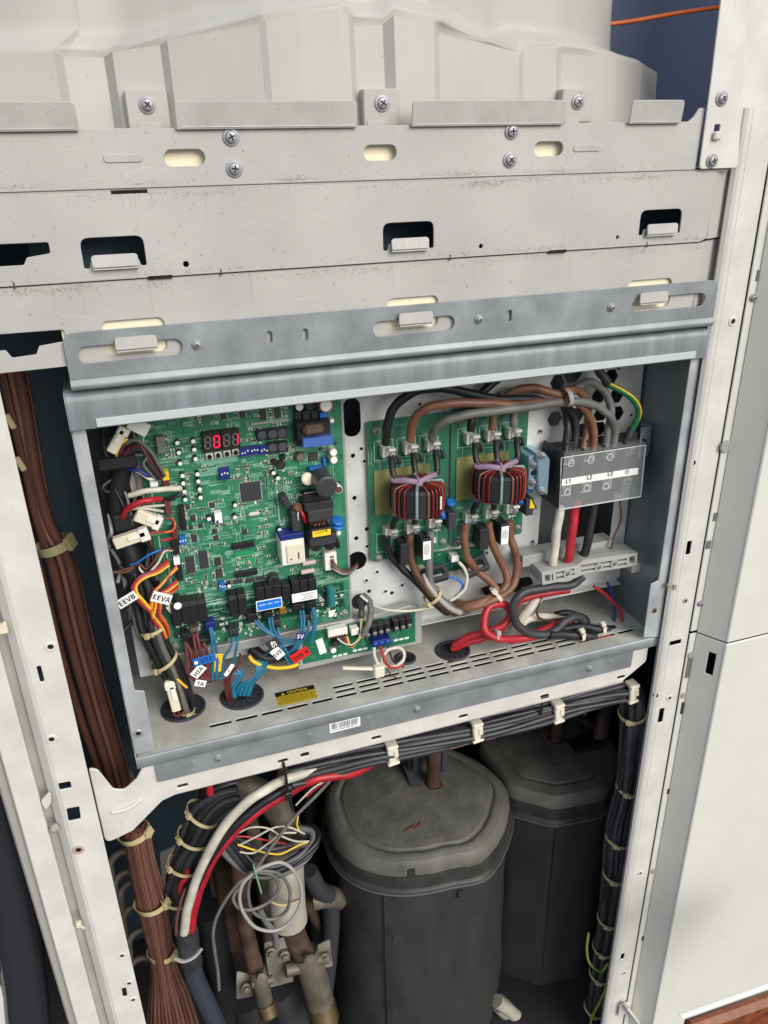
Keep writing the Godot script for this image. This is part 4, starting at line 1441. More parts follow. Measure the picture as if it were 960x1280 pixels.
	chip(t, Vector2(105, 192.1), 5, 5, 1.6); chip(t, Vector2(133.1, 194.2), 5, 5, 1.6); chip(t, Vector2(82.7, 207.4), 4.5, 4, 1.6); chip(t, Vector2(91.9, 207.9), 4.5, 4, 1.6)
	chip(t, Vector2(105.2, 227.2), 5, 5.5, 1.6, 4, 1.0); chip(t, Vector2(82.4, 229.3), 4, 5, 1.6)
	# pin sockets either side of the bare module footprint
	for p in [Vector2(130, 180.7), Vector2(130.3, 149)]:
		var s := bx(t, "pin_socket", p, 22, 5.4, 5, mats.black, 0.3)
		m = M.new()
		for i in 8:
			m.box(v(p.x + (i - 3.5) * 2.54, p.y - 3.2, ZB + 1), v(0.9, 1.6, 0.8), 0.1)
		part(s, "pin", m, mats.dark).set_meta("kind", "stuff")
	bx(t, "copper_area", Vector2(131, 165.1), 19, 15, 0.25, mat("padgreen", Color(0.16, 0.56, 0.36), 0.4), 0.05)
	for p in [Vector2(121.4, 140), Vector2(133.5, 139.3), Vector2(144.2, 139.5)]:
		chip(t, p, 9.5, 4.2, 1.8, 2, 2.2)
	# small electrolytic capacitors with bright tops
	for p in [Vector2(80.7, 295.4), Vector2(80.9, 285.9), Vector2(80.7, 275.4), Vector2(94.8, 295.1), Vector2(94.8, 287), Vector2(94.9, 278), Vector2(81.3, 263.3), Vector2(81, 255.8), Vector2(81.1, 247.4), Vector2(80.9, 239.3), Vector2(94.8, 262.8), Vector2(94.8, 255.7), Vector2(95.2, 247.6), Vector2(94.9, 239.1), Vector2(100.2, 216.1), Vector2(165.7, 253.4), Vector2(169.5, 247.6), Vector2(126.2, 226.1), Vector2(124.7, 213.6), Vector2(166.9, 192.6), Vector2(111.6, 139.9)]:
		ecap(t, p, 2.3, 7, mats.black, mats.label)
	ecap(t, Vector2(194.5, 316.6), 4.3, 10, mats.black, mats.label)
	ecap(t, Vector2(205, 315.7), 4.6, 8, mats.black, mats.charcoal)
	ecap(t, Vector2(218.6, 316.7), 6.6, 16, mats.orange, mats.label)
	ecap(t, Vector2(214.3, 317.5), 3.4, 10, mats.maroon, mats.maroon)
	ecap(t, Vector2(224.6, 267.8), 3.8, 12, mats.ivory, mats.label)
	ecap(t, Vector2(224.6, 259.9), 3.8, 12, mats.ivory, mats.label)
	ecap(t, Vector2(173.8, 260.3), 4.2, 8, mats.charcoal, mats.blacksoft)
	ecap(t, Vector2(168, 263.8), 2.6, 6, mats.black, mats.black)
	ecap(t, Vector2(176.4, 267.2), 2.6, 6, mats.black, mats.black)
	ecap(t, Vector2(225.6, 298.5), 2.4, 8, mats.ivory, mats.label)
	ecap(t, Vector2(59.5, 134.5), 4.6, 18, mats.blacksoft, mats.label)
	for p in [Vector2(193.7, 307.1), Vector2(201.3, 306.8), Vector2(209.8, 306.1)]:
		bx(t, "transistor", p, 6.4, 8.5, 5, mats.black)
	bx(t, "film_capacitor", Vector2(218.2, 304.9), 8, 5, 7, mats.blue)
	bx(t, "pin_header", Vector2(167.2, 302.9), 36, 2.4, 2, mats.lightgrey)
	# blue bobbin transformer
	var tr := bx(t, "transformer", Vector2(205.4, 291.9), 32, 22, 17, mats.black, 0.8)
	bx(tr, "bobbin", Vector2(207, 285), 29, 9, 24, mat("bobbin", Color(0.27, 0.40, 0.70), 0.45), 0.6)
	bx(tr, "core", Vector2(203.7, 297.1), 20, 10, 26, mat("corebrown", Color(0.36, 0.28, 0.22), 0.6), 3.0)
	# big filter capacitor
	ecap(t, Vector2(210.4, 242.7), 10.4, 35, mat("capgrey", Color(0.24, 0.245, 0.26), 0.4), mats.charcoal)
	disc_cap(t, Vector2(197.2, 244.5), -50, 6.4, 4.5, v(0.2, 0.5, 0.84).normalized(), mats.ivory)
	bx(t, "film_capacitor", Vector2(207.2, 252.2), 13, 2.6, 8, mats.blue)
	bx(t, "film_capacitor", Vector2(216.7, 256.9), 3, 8, 6, mats.blue)
	ecap(t, Vector2(191.1, 280.9), 3.2, 6, mats.copper, mats.tan, ZB, "inductor")
	ecap(t, Vector2(192.8, 265.7), 4.4, 7, mats.copper, mats.iron, ZB, "inductor")
	m = M.new()
	var c0 := v(199.1, 227.2, -52)
	m.tube([c0 + v(-11, 0.3, -2), c0 + v(-6, 0.2, 0), c0 + v(6, 0, 0), c0 + v(11, 0, -2)], 0.5, 6)
	m.tube([c0 + v(-6.5, 0, 0), c0 + v(-5.5, 0, 0), c0 + v(5.5, 0, 0), c0 + v(6.5, 0, 0)], 2.3, 10, true, [1.4, 2.6, 2.6, 1.4])
	part(t, "resistor", m, mats.lightgrey)
	# ringed orange capacitor
	ecap(t, Vector2(228.4, 227.2), 4.3, 10, mats.label, mats.brown)
	# choke and main transformer under a yellow label
	bx(t, "choke_top", Vector2(202, 225), 22, 8, 16, mats.black, 1.0)
	bx(t, "choke", Vector2(204.8, 218.2), 29, 9, 22, mats.blacksoft, 1.2)
	bx(t, "choke", Vector2(205.4, 209.1), 25, 12, 24, mats.charcoal, 1.0)
	var wnd := bx(t, "winding", Vector2(204.5, 195.7), 18, 7, 16, mats.maroon, 2.0)
	for i in 3:
		ecap(wnd, Vector2(201.6, 197.1) + Vector2(i * 4.0 - 1, 0), 1.6, 19, mats.copper, mats.tan, ZB, "copper_turn")
	var tf := bx(t, "transformer", Vector2(204.1, 192.3), 22, 9.5, 28, mats.black, 0.8)
	var yl := bx(tf, "yellow_label", Vector2(204.2, 192.3), 18.5, 6.4, 0.4, mat("ylab", Color(0.93, 0.80, 0.15), 0.5), 0.05, -33.9)
	for i in 5:
		bx(yl, "print", Vector2(198.4, 193.3) + Vector2(i * 2.6, 0.25 * i), 1.6, 0.9 if i < 4 else 2.0, 0.2, mats.ink, 0.02, -33.5)
	bx(t, "transformer_core", Vector2(206.3, 181.7), 27, 11, 24, mats.charcoal, 1.0)
	for p in [Vector2(200.4, 171.5), Vector2(214.9, 169.9)]:
		ecap(t, p, 5.2, 16, mats.black, mats.black, ZB, "coil_foot")
	bx(t, "ferrite", Vector2(224.3, 168), 4.5, 9, 14, mats.black, 1.5)
	disc_cap(t, Vector2(224, 196.8), -46, 6.5, 4, v(0.1, 0.9, 0.4).normalized(), mats.blue)
	disc_cap(t, Vector2(224.3, 191.5), -46, 6.5, 4, v(0.1, 0.9, 0.4).normalized(), mats.blue)
	ecap(t, Vector2(226.8, 178.6), 2.6, 8, mats.label, mats.label)
	# thermistor, red sleeve, tall black heat sinks
	disc_cap(t, Vector2(185, 217.2), -48, 5.0, 6, v(0.4, 0.7, 0.5).normalized(), mats.tan)
	m = M.new()
	m.tube(spline([v(185, 214.1, -46), v(183.8, 209.8, -44), v(185, 201.5, -48)], 4), 0.9, 6)
	part(t, "white_lead", m, mats.whitewire)
	m = M.new()
	m.tube(spline([v(187.8, 213.6, -46), v(189.5, 208.8, -44), v(191.9, 200.1, -48)], 4), 2.0, 8)
	part(t, "red_sleeve", m, mats.red)
	bx(t, "heat_sink", Vector2(173.9, 224.3), 7, 13, 16, mats.charcoal, 1.2, ZB, 0.35)
	bx(t, "heat_sink", Vector2(182.4, 203.2), 9, 22, 16, mats.charcoal, 0.8)
	m = M.new()
	m.box(v(0, 0, 0) + v(143.8, 212.6, -58), v(12, 4.4, 3.6), 1.6)
	part(t, "crystal", m, mats.nickel)
	var wl := bx(t, "relay", Vector2(109, 215.8), 7, 11, 8, mats.label, 0.4)
	bx(wl, "mark", Vector2(107.6, 212.2), 2.2, 3, 0.4, mats.deepblue, 0.1, -54)
	# tall white relay with blue top
	var rel := bx(t, "power_relay", Vector2(175.8, 173.1), 23.5, 27, 22, mats.whiteplastic, 0.8)
	box_part(rel, "blue_cap", v(0, 16.3, -51) + v(0, 0, 0) + v(1, 0, 0) * (v(175.8, 173.1, -40)).x + v(0, 1, 0) * (v(175.8, 173.1, -40)).y, v(23, 5.6, 19), mats.deepblue, 0.6)
	bx(rel, "moulded_frame", Vector2(177.6, 172), 17, 19, 1.6, mats.ivory, 0.4, -40)
	bx(rel, "slot", Vector2(180.7, 169.5), 1.2, 7.5, 0.4, mats.ink, 0.1, -38.4)
	bx(rel, "slot", Vector2(173.1, 166.8), 1.6, 1.6, 0.4, mats.ink, 0.1, -38.4)
	bx(t, "black_relay", Vector2(191.8, 166.8), 4, 17, 12, mats.black)
	for p in [v(194.1, 150.5, -55), v(192, 140.9, -55), v(191.8, 131.6, -55)]:
		m = M.new()
		m.cyl(p + v(-7, 0, 0), p + v(7, 0, 0), 2.6, 12, 0.6)
		part(t, "ceramic_resistor", m, mat("ceramic", Color(0.75, 0.68, 0.65), 0.5))
	# white mains connector at right
	var wc := bx(t, "connector", Vector2(216.1, 150.1), 12.5, 20, 12, mats.whiteplastic, 0.5)
	for i in 4:
		bx(wc, "socket", Vector2(217.3, 155.3) + Vector2(0, -i * 3.6), 4, 2.4, 0.5, mats.grey, 0.1, -50)
	# buzzer and the row of relays along the lower edge
	ecap(t, Vector2(156.4, 138.1), 6.2, 12, mats.charcoal, mats.black, ZB, "buzzer")
	ecap(t, Vector2(156.4, 138.1), 1.0, 12.6, mats.dark, mats.dark, ZB, "buzzer_port")
	for p in [Vector2(140.9, 127.4), Vector2(149.6, 127.3), Vector2(158.1, 127.2), Vector2(167, 124.9), Vector2(177, 127.7), Vector2(185.7, 127.3), Vector2(194.6, 127)]:
		bx(t, "relay", p, 8.2, 17, 15, mats.black, 0.5)
	for p in [Vector2(57, 121.9), Vector2(66.3, 123.2), Vector2(74.2, 122.7), Vector2(82.3, 122.6), Vector2(112.7, 120.6), Vector2(121.7, 120.9)]:
		var rl := bx(t, "relay", p, 8.6, 24, 15, mats.black, 0.5)
		bx(rl, "relay_top", p + Vector2(0, 9.5), 7.4, 3.6, 0.3, mats.charcoal, 0.1, -46.95)
	# stickers on the relays
	var st := bx(t, "blue_sticker", Vector2(148.1, 117.1), 26.5, 12, 0.5, mats.label, 0.1, -44.6)
	bx(st, "blue_print", Vector2(148.1, 117.1), 24.5, 10, 0.2, mat("skyblue", Color(0.06, 0.46, 0.86), 0.45), 0.05, -44.05)
	for i in 12:
		if i in [4, 8]: continue
		bx(st, "print", Vector2(138.6, 117.8) + Vector2(i * 1.75, i * 0.05), 1.1, 1.1, 0.1, mats.label, 0.02, -43.84)
	var s2 := bx(t, "white_sticker", Vector2(185, 118.5), 26.5, 10, 0.5, mats.label, 0.1, -44.6)
	for i in 4:
		bx(s2, "print", Vector2(188.5, 121.5) + Vector2(0, -i * 2.0), rng.randf_range(10, 15), 0.5, 0.12, mats.grey, 0.02, -44.1)
	# glassy teal fuse and its white footprint
	m = M.new()
	var fz := v(214.9, 107.1, -54)
	m.cyl(fz + v(0, -12, 0), fz + v(0, 12, 0), 4.2, 14, 1.2)
	part(t, "fuse", m, mat("tealbody", Color(0.16, 0.47, 0.47), 0.25))
	bx(t, "white_pad", Vector2(217.3, 80.6), 8, 8, 0.3, mats.label, 0.1)
	bx(t, "gold_clip", Vector2(162.3, 102.6), 6.5, 8, 12, mat("gold", Color(0.65, 0.45, 0.15), 0.4, 0.5), 0.6)
	bx(t, "ivory_block", Vector2(54.3, 128.2), 9, 11, 12, mats.ivory, 0.8, ZB, 0.5)
	# plug connectors along the lower edge
	for q in [[Vector2(71.9, 98.8), 8.0, 9.0, "iron"], [Vector2(62.9, 93.3), 7.0, 10.0, "black"], [Vector2(88.1, 100), 9.5, 11.0, "deepblue"], [Vector2(110.4, 88.1), 9.0, 9.0, "charcoal"], [Vector2(130.5, 101.4), 9.5, 9.5, "black"], [Vector2(147.2, 100.2), 9.0, 9.5, "black"], [Vector2(154.4, 88.2), 9.5, 10.0, "charcoal"], [Vector2(177.8, 102.8), 10.0, 9.5, "black"], [Vector2(192.9, 102.1), 10.0, 9.5, "black"], [Vector2(187.4, 87.7), 8.0, 9.0, "charcoal"], [Vector2(76.9, 84.1), 22.0, 7.0, "charcoal"]]:
		var cn := bx(t, "connector", q[0], q[1], q[2], 13, mats[q[3]], 0.5)
		bx(cn, "socket", q[0] + Vector2(0, -q[2] * 0.2), q[1] * 0.55, q[2] * 0.4, 0.3, mats.dark, 0.1, -49.1)
	# pin connectors down the left edge
	var lc := [[Vector2(66.2, 265.9), 6, 9, "yellow"], [Vector2(66, 258.9), 6, 7, "maroon"], [Vector2(55, 261.4), 7, 9, "label"], [Vector2(64.2, 234.5), 6, 14, "maroon"], [Vector2(67.2, 207.7), 5, 12, "maroon"], [Vector2(66, 192.7), 6, 16, "black"], [Vector2(66, 295.9), 7, 16, "grey"], [Vector2(65, 177.9), 6, 8, "label"], [Vector2(65.9, 165.3), 6, 18, "black"], [Vector2(76.2, 221), 5, 24, "black"]]
	for q in lc:
		bx(t, "connector", q[0], q[1], q[2], 9, mats[q[3]], 0.4)
	# tiny surface-mounted parts, too small to pick apart
	var sp := M.new()
	var sp2 := M.new()
	var sp3 := M.new()
	var clear := [Rect2(86, 270, 55, 45), Rect2(190, 150, 48, 180), Rect2(100, 236, 22, 24)]
	for g in 170:
		var q := Vector2(rng.randf_range(70, 185), rng.randf_range(118, 322))
		var ok := true
		for r in clear:
			if r.has_point(q): ok = false
		if not ok: continue
		var nn := rng.randi_range(2, 6)
		for i in nn:
			var p := q + (Vector2(0, -i * 2.6) if g % 2 else Vector2(i * 2.6, 0))
			var which: int = rng.randi_range(0, 4)
			var tgt: M = [sp, sp, sp2, sp3, sp3][which]
			tgt.box(v(p.x, p.y, ZB + 0.5), v(2.0, 1.2, 1.0) if g % 2 else v(1.2, 2.0, 1.0), 0.1)
			for e in [-1.0, 1.0]:
				sp3.box(v(p.x, p.y, ZB + 0.45) + (v(e * 1.2, 0, 0) if g % 2 else v(0, e * 1.2, 0)), v(0.5, 1.2, 0.9) if g % 2 else v(1.2, 0.5, 0.9), 0.05)
	for i in 130:
		var p := Vector2(rng.randf_range(55, 230), rng.randf_range(74, 104))
		var tgt: M = sp if i % 3 == 0 else sp3
		if i % 4 == 0:
			tgt.cyl(v(p.x, p.y, ZB), v(p.x, p.y, ZB + 2.0), 1.5, 10, 0.4)
		else:
			tgt.box(v(p.x, p.y, ZB + 1.0), v(rng.randf_range(1.5, 4), rng.randf_range(1.2, 3), 2), 0.2)
	for g in 26:
		var q := Vector2(rng.randf_range(192, 232), rng.randf_range(120, 322))
		sp.box(v(q.x, q.y, ZB + 1), v(rng.randf_range(1.5, 4), rng.randf_range(1.5, 4), 2), 0.2)
	for q in [[sp, "charcoal"], [sp2, "tan"], [sp3, "nickel"]]:
		part(t, "small_component", q[0], mats[q[1]]).set_meta("kind", "stuff")

func build_small_boards() -> void:
	# terminal board below the main board, on its own tray
	var z := -57.0
	var t := thing("terminal_board", "narrow green terminal board with black screw terminals below main board", "circuit board", v(240, 20, z))
	var a := Art.new(600, 180, Color(0.10, 0.40, 0.29), 9)
	a.traces(20, Color(0.12, 0.46, 0.34), 60)
	a.pads(12, Color(0.6, 0.68, 0.64))
	a.silk(26, Color(0.66, 0.78, 0.72))
	a.line(300, 30, 520, 30, 4, Color(0.7, 0.8, 0.75))
	for i in 3:
		a.im.fill_rect(Rect2i(150 + i * 28, 160, 22, 12), Color(0.85, 0.88, 0.86))
		a.im.fill_rect(Rect2i(258 + i * 28, 152, 22, 12), Color(0.85, 0.88, 0.86))
		a.im.fill_rect(Rect2i(480 + i * 30, 142, 24, 12), Color(0.85, 0.88, 0.86))
	var m := M.new()
	m.plate([Vector2(184, 65.9), Vector2(311.1, 64.7), Vector2(311, 25.1), Vector2(187.4, 27.2), Vector2(181.5, 26.9)], [], z - 1.6, z, Transform3D.IDENTITY, 0.1)
	part(t, "board", m, a.material())
	m = M.new()
	m.plate(fillet([Vector2(178.5, 63.9), Vector2(306.4, 72.1), Vector2(319.9, 65.1), Vector2(320.4, 19.2), Vector2(175.4, 18.3)], 2), [], z - 12, z - 2.5, Transform3D.IDENTITY, 0.8)
	part(t, "tray", m, mats.tray)
	for q in [[Vector2(252.2, 55.5), 7], [Vector2(260.2, 55.4), 7], [Vector2(267.5, 55.8), 7], [Vector2(274.9, 55.8), 7], [Vector2(246.1, 54.4), 6], [Vector2(285.2, 56.2), 7], [Vector2(293, 56.1), 7], [Vector2(300.5, 56.5), 7]]:
		var b := bx(t, "screw_terminal", q[0] + Vector2(0, 2), q[1] - 0.4, 13, 10, mats.black, 0.4, z)
		bx(b, "barrier", q[0] + Vector2(-3.6, 2), 0.8, 13, 12.5, mats.black, 0.2, z)
		var s := screw(b, v(q[0].x, q[0].y - 1.6, z + 9.6), true, Vector3.BACK, rng.randf_range(0, 1.5))
		s.scale = Vector3.ONE * 0.62
	var bl := bx(t, "plug", Vector2(267.2, 41.5), 21, 7.5, 12, mats.deepblue, 0.5, z)
	for i in 3:
		bx(bl, "wire_entry", Vector2(260.4, 41.9) + Vector2(i * 7.0, 0), 3.5, 3.0, 0.3, mats.blue, 0.1, z + 11.9)
	var wc := bx(t, "connector", Vector2(219, 64.1), 21.5, 9, 9, mats.whiteplastic, 0.4, z)
	for i in 6:
		bx(wc, "socket", Vector2(210.6, 59.3) + Vector2(i * 3.1, 0.3), 1.8, 3, 0.4, mats.maroon, 0.1, z + 9)
	bx(t, "connector", Vector2(238.3, 60.5), 9, 8, 9, mats.whiteplastic, 0.4, z)
	ecap(t, Vector2(216.4, 49.6), 4.0, 8, mats.black, mats.charcoal, z)
	ecap(t, Vector2(213.8, 40.3), 3.6, 6, mats.lightgrey, mats.label, z)
	bx(t, "white_sticker", Vector2(201.7, 45.2), 8, 20, 0.3, mats.label, 0.05, z, 0.2)
	bx(t, "chip", Vector2(265.3, 63.1), 10, 5.5, 1.5, mats.pcbdark, 0.2, z)
	# sensor board carrying the two grey current rings
	z = -76.0
	t = thing("sensor_board", "small green sensor board under the two filter boards", "circuit board", v(360, 88, z))
	a = Art.new(400, 180, Color(0.09, 0.36, 0.26), 19)
	a.traces(16, Color(0.12, 0.44, 0.33), 50)
	a.silk(26, Color(0.7, 0.8, 0.74))
	m = M.new()
	m.plate([Vector2(317.6, 125.9), Vector2(401.3, 120.7), Vector2(404.8, 97.1), Vector2(320, 95.1)], [], z - 1.4, z, Transform3D.IDENTITY, 0.1)
	part(t, "board", m, a.material())
	bx(t, "connector", Vector2(362.7, 117), 9, 8, 10, mats.label, 0.4, z)
	bx(t, "connector", Vector2(323.6, 107.6), 7, 9, 10, mats.ivory, 0.4, z)
	for q in [[v(335.6, 104.6, -62), 0.1], [v(384.9, 104.9, -62), 0.25]]:
		var rg := M.new()
		var o: Vector3 = q[0]
		var bs := Basis(Vector3.BACK, q[1]) * Basis(Vector3.RIGHT, -1.0)
		var ci := fillet([Vector2(-15, -9), Vector2(15, -9), Vector2(15, 9), Vector2(-15, 9)], 3.0)
		rg.plate(ci, [rrect(0, 0, 20, 10, 3.5)], -4, 5, Transform3D(bs, o), 0.8)
		part(t, "current_ring", rg, mats.charcoal)
	m = M.new()
	m.plate(fillet([Vector2(401.6, 64.6), Vector2(421.6, 66.6), Vector2(438.1, 62.6), Vector2(446.1, 67.2), Vector2(465.5, 66.7), Vector2(468.8, 58.3), Vector2(453.6, 56.6), Vector2(449.7, 52.2), Vector2(405.9, 55.2)], 2), [], -79, -74)
	part(t, "rubber_pad", m, mats.dark)

const ZF := -74.0

func build_filter_boards() -> void:
	var txt := ["green filter board with a wound choke, left of the two beside the big board", "green filter board with a wound choke, right one next to the terminal block"]
	for k in 2:
		var ox: float = 0.0 if k == 0 else 92.5
		var oy: float = 0.0 if k == 0 else 1.5
		var t := thing("filter_board", txt[k], "circuit board", v(311 + ox, 128 + oy, ZF), "filter boards with wound chokes")
		var a := Art.new(276, 480, Color(0.20, 0.43, 0.335), 60 + k)
		a.zones(20, Color(0.17, 0.39, 0.30), Color(0.22, 0.47, 0.37))
		a.traces(16, Color(0.24, 0.54, 0.43), 60)
		a.vias(60, Color(0.6, 0.7, 0.64))
		a.pads(10, Color(0.72, 0.78, 0.74))
		a.silk(14, Color(0.66, 0.78, 0.72))
		for i in 3:
			a.frame(22 + i * 76, 64, 62, 64, 2, Color(0.7, 0.82, 0.77))
			a.frame(22 + i * 76, 384, 62, 66, 2, Color(0.7, 0.82, 0.77))
			a.line(40 + i * 76, 130, 40 + i * 76, 190, 2, Color(0.6, 0.74, 0.68))
		a.frame(110, 140, 60, 40, 2, Color(0.6, 0.74, 0.68))
		a.im.fill_rect(Rect2i(228, 404, 22, 5), Color(0.85, 0.9, 0.87))
		for i in 8:
			a.im.fill_rect(Rect2i(218 + i, 406 - i, 2, 1 + 2 * i), Color(0.85, 0.9, 0.87))
		var m := M.new()
		m.plate(rrect(311 + ox, 207 + oy, 90, 158, 3), [], ZF - 1.6, ZF, Transform3D.IDENTITY, 0.1)
		part(t, "board", m, a.material())
		for p in [v(276, 276, ZF), v(349, 278, ZF), v(350, 137, ZF), v(275, 131, ZF)]:
			var o: Vector3 = p + v(ox, oy, 0)
			m = M.new()
			m.lathe(o, Vector3.BACK, [Vector2(4.8, 0), Vector2(4.8, 0.8), Vector2(0, 0.9)], 16)
			part(t, "washer", m, mats.iron)
			screw(t, o + v(0, 0, 0.6), true, Vector3.BACK, rng.randf_range(0, 1.5))
		# terminal lugs, three above and three below
		var lugs := [v(286, 255, 0), v(310, 255, 0), v(334.5, 255, 0), v(287, 164, 0), v(311.5, 165, 0), v(337, 167, 0)]
		var wirem := [mats.black, mats.maroon, mats.greywire]
		for i in 6:
			var o: Vector3 = lugs[i] + v(ox, oy, 0)
			var lug := M.new()
			lug.box(o + v(-2.4, 0, ZF + 5.5), v(9.5, 11, 11), 0.5)
			lug.box(o + v(0.5, 1, ZF + 12), v(9, 9.5, 3), 0.6)
			lug.box(o + v(0.5, 5, ZF + 16), v(8, 3, 7), 0.6)
			var l := part(t, "terminal_lug", lug, mats.nickel)
			screw(l, o + v(1.5, -1.5, ZF + 13.4), true, Vector3.BACK, rng.randf_range(0, 1.5))
			# sleeved lead from the lug to the choke
			m = M.new()
			var x: float = o.x + 0.5
			var cx: float = 308 + ox
			if i < 3:
				m.tube(spline([v(x, o.y - 2, ZF + 15), v(x, o.y - 10, ZF + 16), v(x, o.y - 20, ZF + 19), v(lerpf(x, cx, 0.1), o.y - 26, ZF + 23)], 4), 3.3, 9)
			else:
				m.tube(spline([v(x, o.y + 2, ZF + 13), v(x, o.y + 12, ZF + 14), v(lerpf(x, cx, 0.15), o.y + 20, ZF + 16), v(lerpf(x, cx, 0.3), o.y + 27, ZF + 14)], 4), 3.2, 9)
			part(t, "black_sleeve", m, mats.black)
		# curled dark leads beside the upper lugs
		for i in 3:
			var o: Vector3 = lugs[i] + v(ox, oy, 0)
			m = M.new()
			m.tube(spline([o + v(6, -2, ZF + 10), o + v(9, -6, ZF + 11), o + v(11, -13, ZF + 10), o + v(13, -16, ZF + 4)], 4), 2.2, 7)
			part(t, "dark_tail", m, mats.charcoal)
		# choke: dark ring core standing on the yellow insulating sheet
		box_part(t, "insulating_sheet", v(303 + ox, 208 + oy, ZF + 1.2), v(62, 50, 0.8), mat("sheetyellow", Color(0.50, 0.51, 0.31), 0.55), 0.1)
		var c := v(308 + ox, 212 + oy, ZF + 31)
		m = M.new()
		m.lathe(c, Vector3.UP, [Vector2(11, -15), Vector2(24, -15), Vector2(26.5, -13), Vector2(26.5, 11), Vector2(24, 13.5), Vector2(11, 13.5), Vector2(11, -15)], 32)
		var ch := part(t, "choke_core", m, mats.blacksoft)
		for grp in [[0.05, 1.15, 7], [2.1, 2.8, 5], [3.6, 4.3, 6], [5.0, 5.45, 3]]:
			for j in grp[2]:
				var an: float = lerpf(grp[0], grp[1], float(j) / (grp[2] - 1))
				an = PI / 2 - an if true else an
				var d := v(cos(an), 0, sin(an))
				var w := M.new()
				w.tube(spline([c + d * 10 + v(0, 0, 0), c + d * 11.5 + v(0, 14.6, 0), c + d * 23 + v(0, 15.0, 0), c + d * 27.6 + v(0, 11, 0), c + d * 27.8 + v(0, -11, 0), c + d * 24 + v(0, -16, 0), c + d * 12 + v(0, -16, 0), c + d * 10], 3), 1.0, 6, false)
				part(ch, "copper_turn", w, mats.coppercoil if j % 4 else mats.coilpale)
		# pale green bands
		for an in [1.95, 0.1]:
			var d := v(cos(an), 0, sin(an))
			m = M.new()
			m.tube(spline([c + d * 10 + v(0, 14.4, 0), c + d * 23.5 + v(0, 14.6, 0), c + d * 27.2 + v(0, 11, 0), c + d * 27.2 + v(0, -11, 0), c + d * 24 + v(0, -15, 0)], 4), 1.6, 6)
			part(ch, "green_band", m, mat("palegreen", Color(0.50, 0.60, 0.55), 0.5))
		# mauve sleeves meeting in the middle
		for e in [v(286 + ox, 229 + oy, ZF + 23), v(309 + ox, 230 + oy, ZF + 23), v(332 + ox, 229 + oy, ZF + 23)]:
			m = M.new()
			m.tube(spline([e + v(0, 3, -2), e, e.lerp(c + v(0, 15, 4), 0.5) + v(0, 2.0, 2), c + v(0, 15.5, 5), c + v(0, 10, 7)], 5), 3.3, 8, true, [], 0.6)
			part(ch, "mauve_sleeve", m, mats.purple)
		m = M.new()
		m.tube(spline([c + v(-24, -20, -8), c + v(-14, -19, 6), c + v(-2, -18, 18)], 5), 2.8, 8, true, [], 0.6)
		part(ch, "mauve_sleeve", m, mats.purple)
		if k == 0:
			box_part(ch, "white_tag", c + v(16.5, -1, 23.6), v(2.6, 14, 0.6), mats.label, 0.1, Basis(Vector3.UP, 0.6))
		# capacitors on the right edge
		disc_cap(t, Vector2(354 + ox, 189 + oy), ZF + 12, 5.5, 6, v(0, 0.9, 0.44), mats.blue)
		disc_cap(t, Vector2(346 + ox, 176 + oy), ZF + 12, 5.5, 6, v(0.7, 0.5, 0.5).normalized(), mats.blue)
		bx(t, "film_capacitor", Vector2(352 + ox, 171 + oy), 9, 20, 22, mats.charcoal, 0.6, ZF)
		bx(t, "film_capacitor", Vector2(299 + ox, 140 + oy), 11, 26, 20, mats.blacksoft, 0.6, ZF)
		var fc := bx(t, "film_capacitor", Vector2(322.5 + ox, 143 + oy), 11, 25, 22, mats.black, 0.6, ZF)
		var wl := bx(fc, "white_sticker", Vector2(322.8 + ox, 142 + oy), 9, 22, 0.4, mats.label, 0.1, ZF + 21.9)
		for i in 5:
			bx(wl, "print", Vector2(320 + ox + i * 1.3, 143 + oy), 0.5, rng.randf_range(7, 15), 0.1, mats.grey, 0.02, ZF + 22.28)
		bx(t, "white_pad", Vector2(339 + ox, 141 + oy), 5, 7, 0.4, mats.label, 0.05, ZF)
		ecap(t, Vector2(343 + ox, 206 + oy), 3.4, 8, mats.tan, mats.brown, ZF, "inductor")
	# triangular warning sticker on the right board's capacitor
	var t2 := get_node("filter_board_001")
	var m2 := M.new()
	m2.plate(fillet([Vector2(444.3, 185.9), Vector2(453.7, 169.8), Vector2(442.4, 169.8)], 1.0), [], -52.2, -51.6, Transform3D.IDENTITY, 0.1)
	var tri := part(t2, "warning_triangle", m2, mats.ink)
	m2 = M.new()
	m2.plate(fillet([Vector2(444.4, 183.6), Vector2(450.8, 171.1), Vector2(443.5, 171.3)], 0.6), [], -51.7, -51.4, Transform3D.IDENTITY, 0.05)
	part(tri, "yellow_field", m2, mats.yellow)

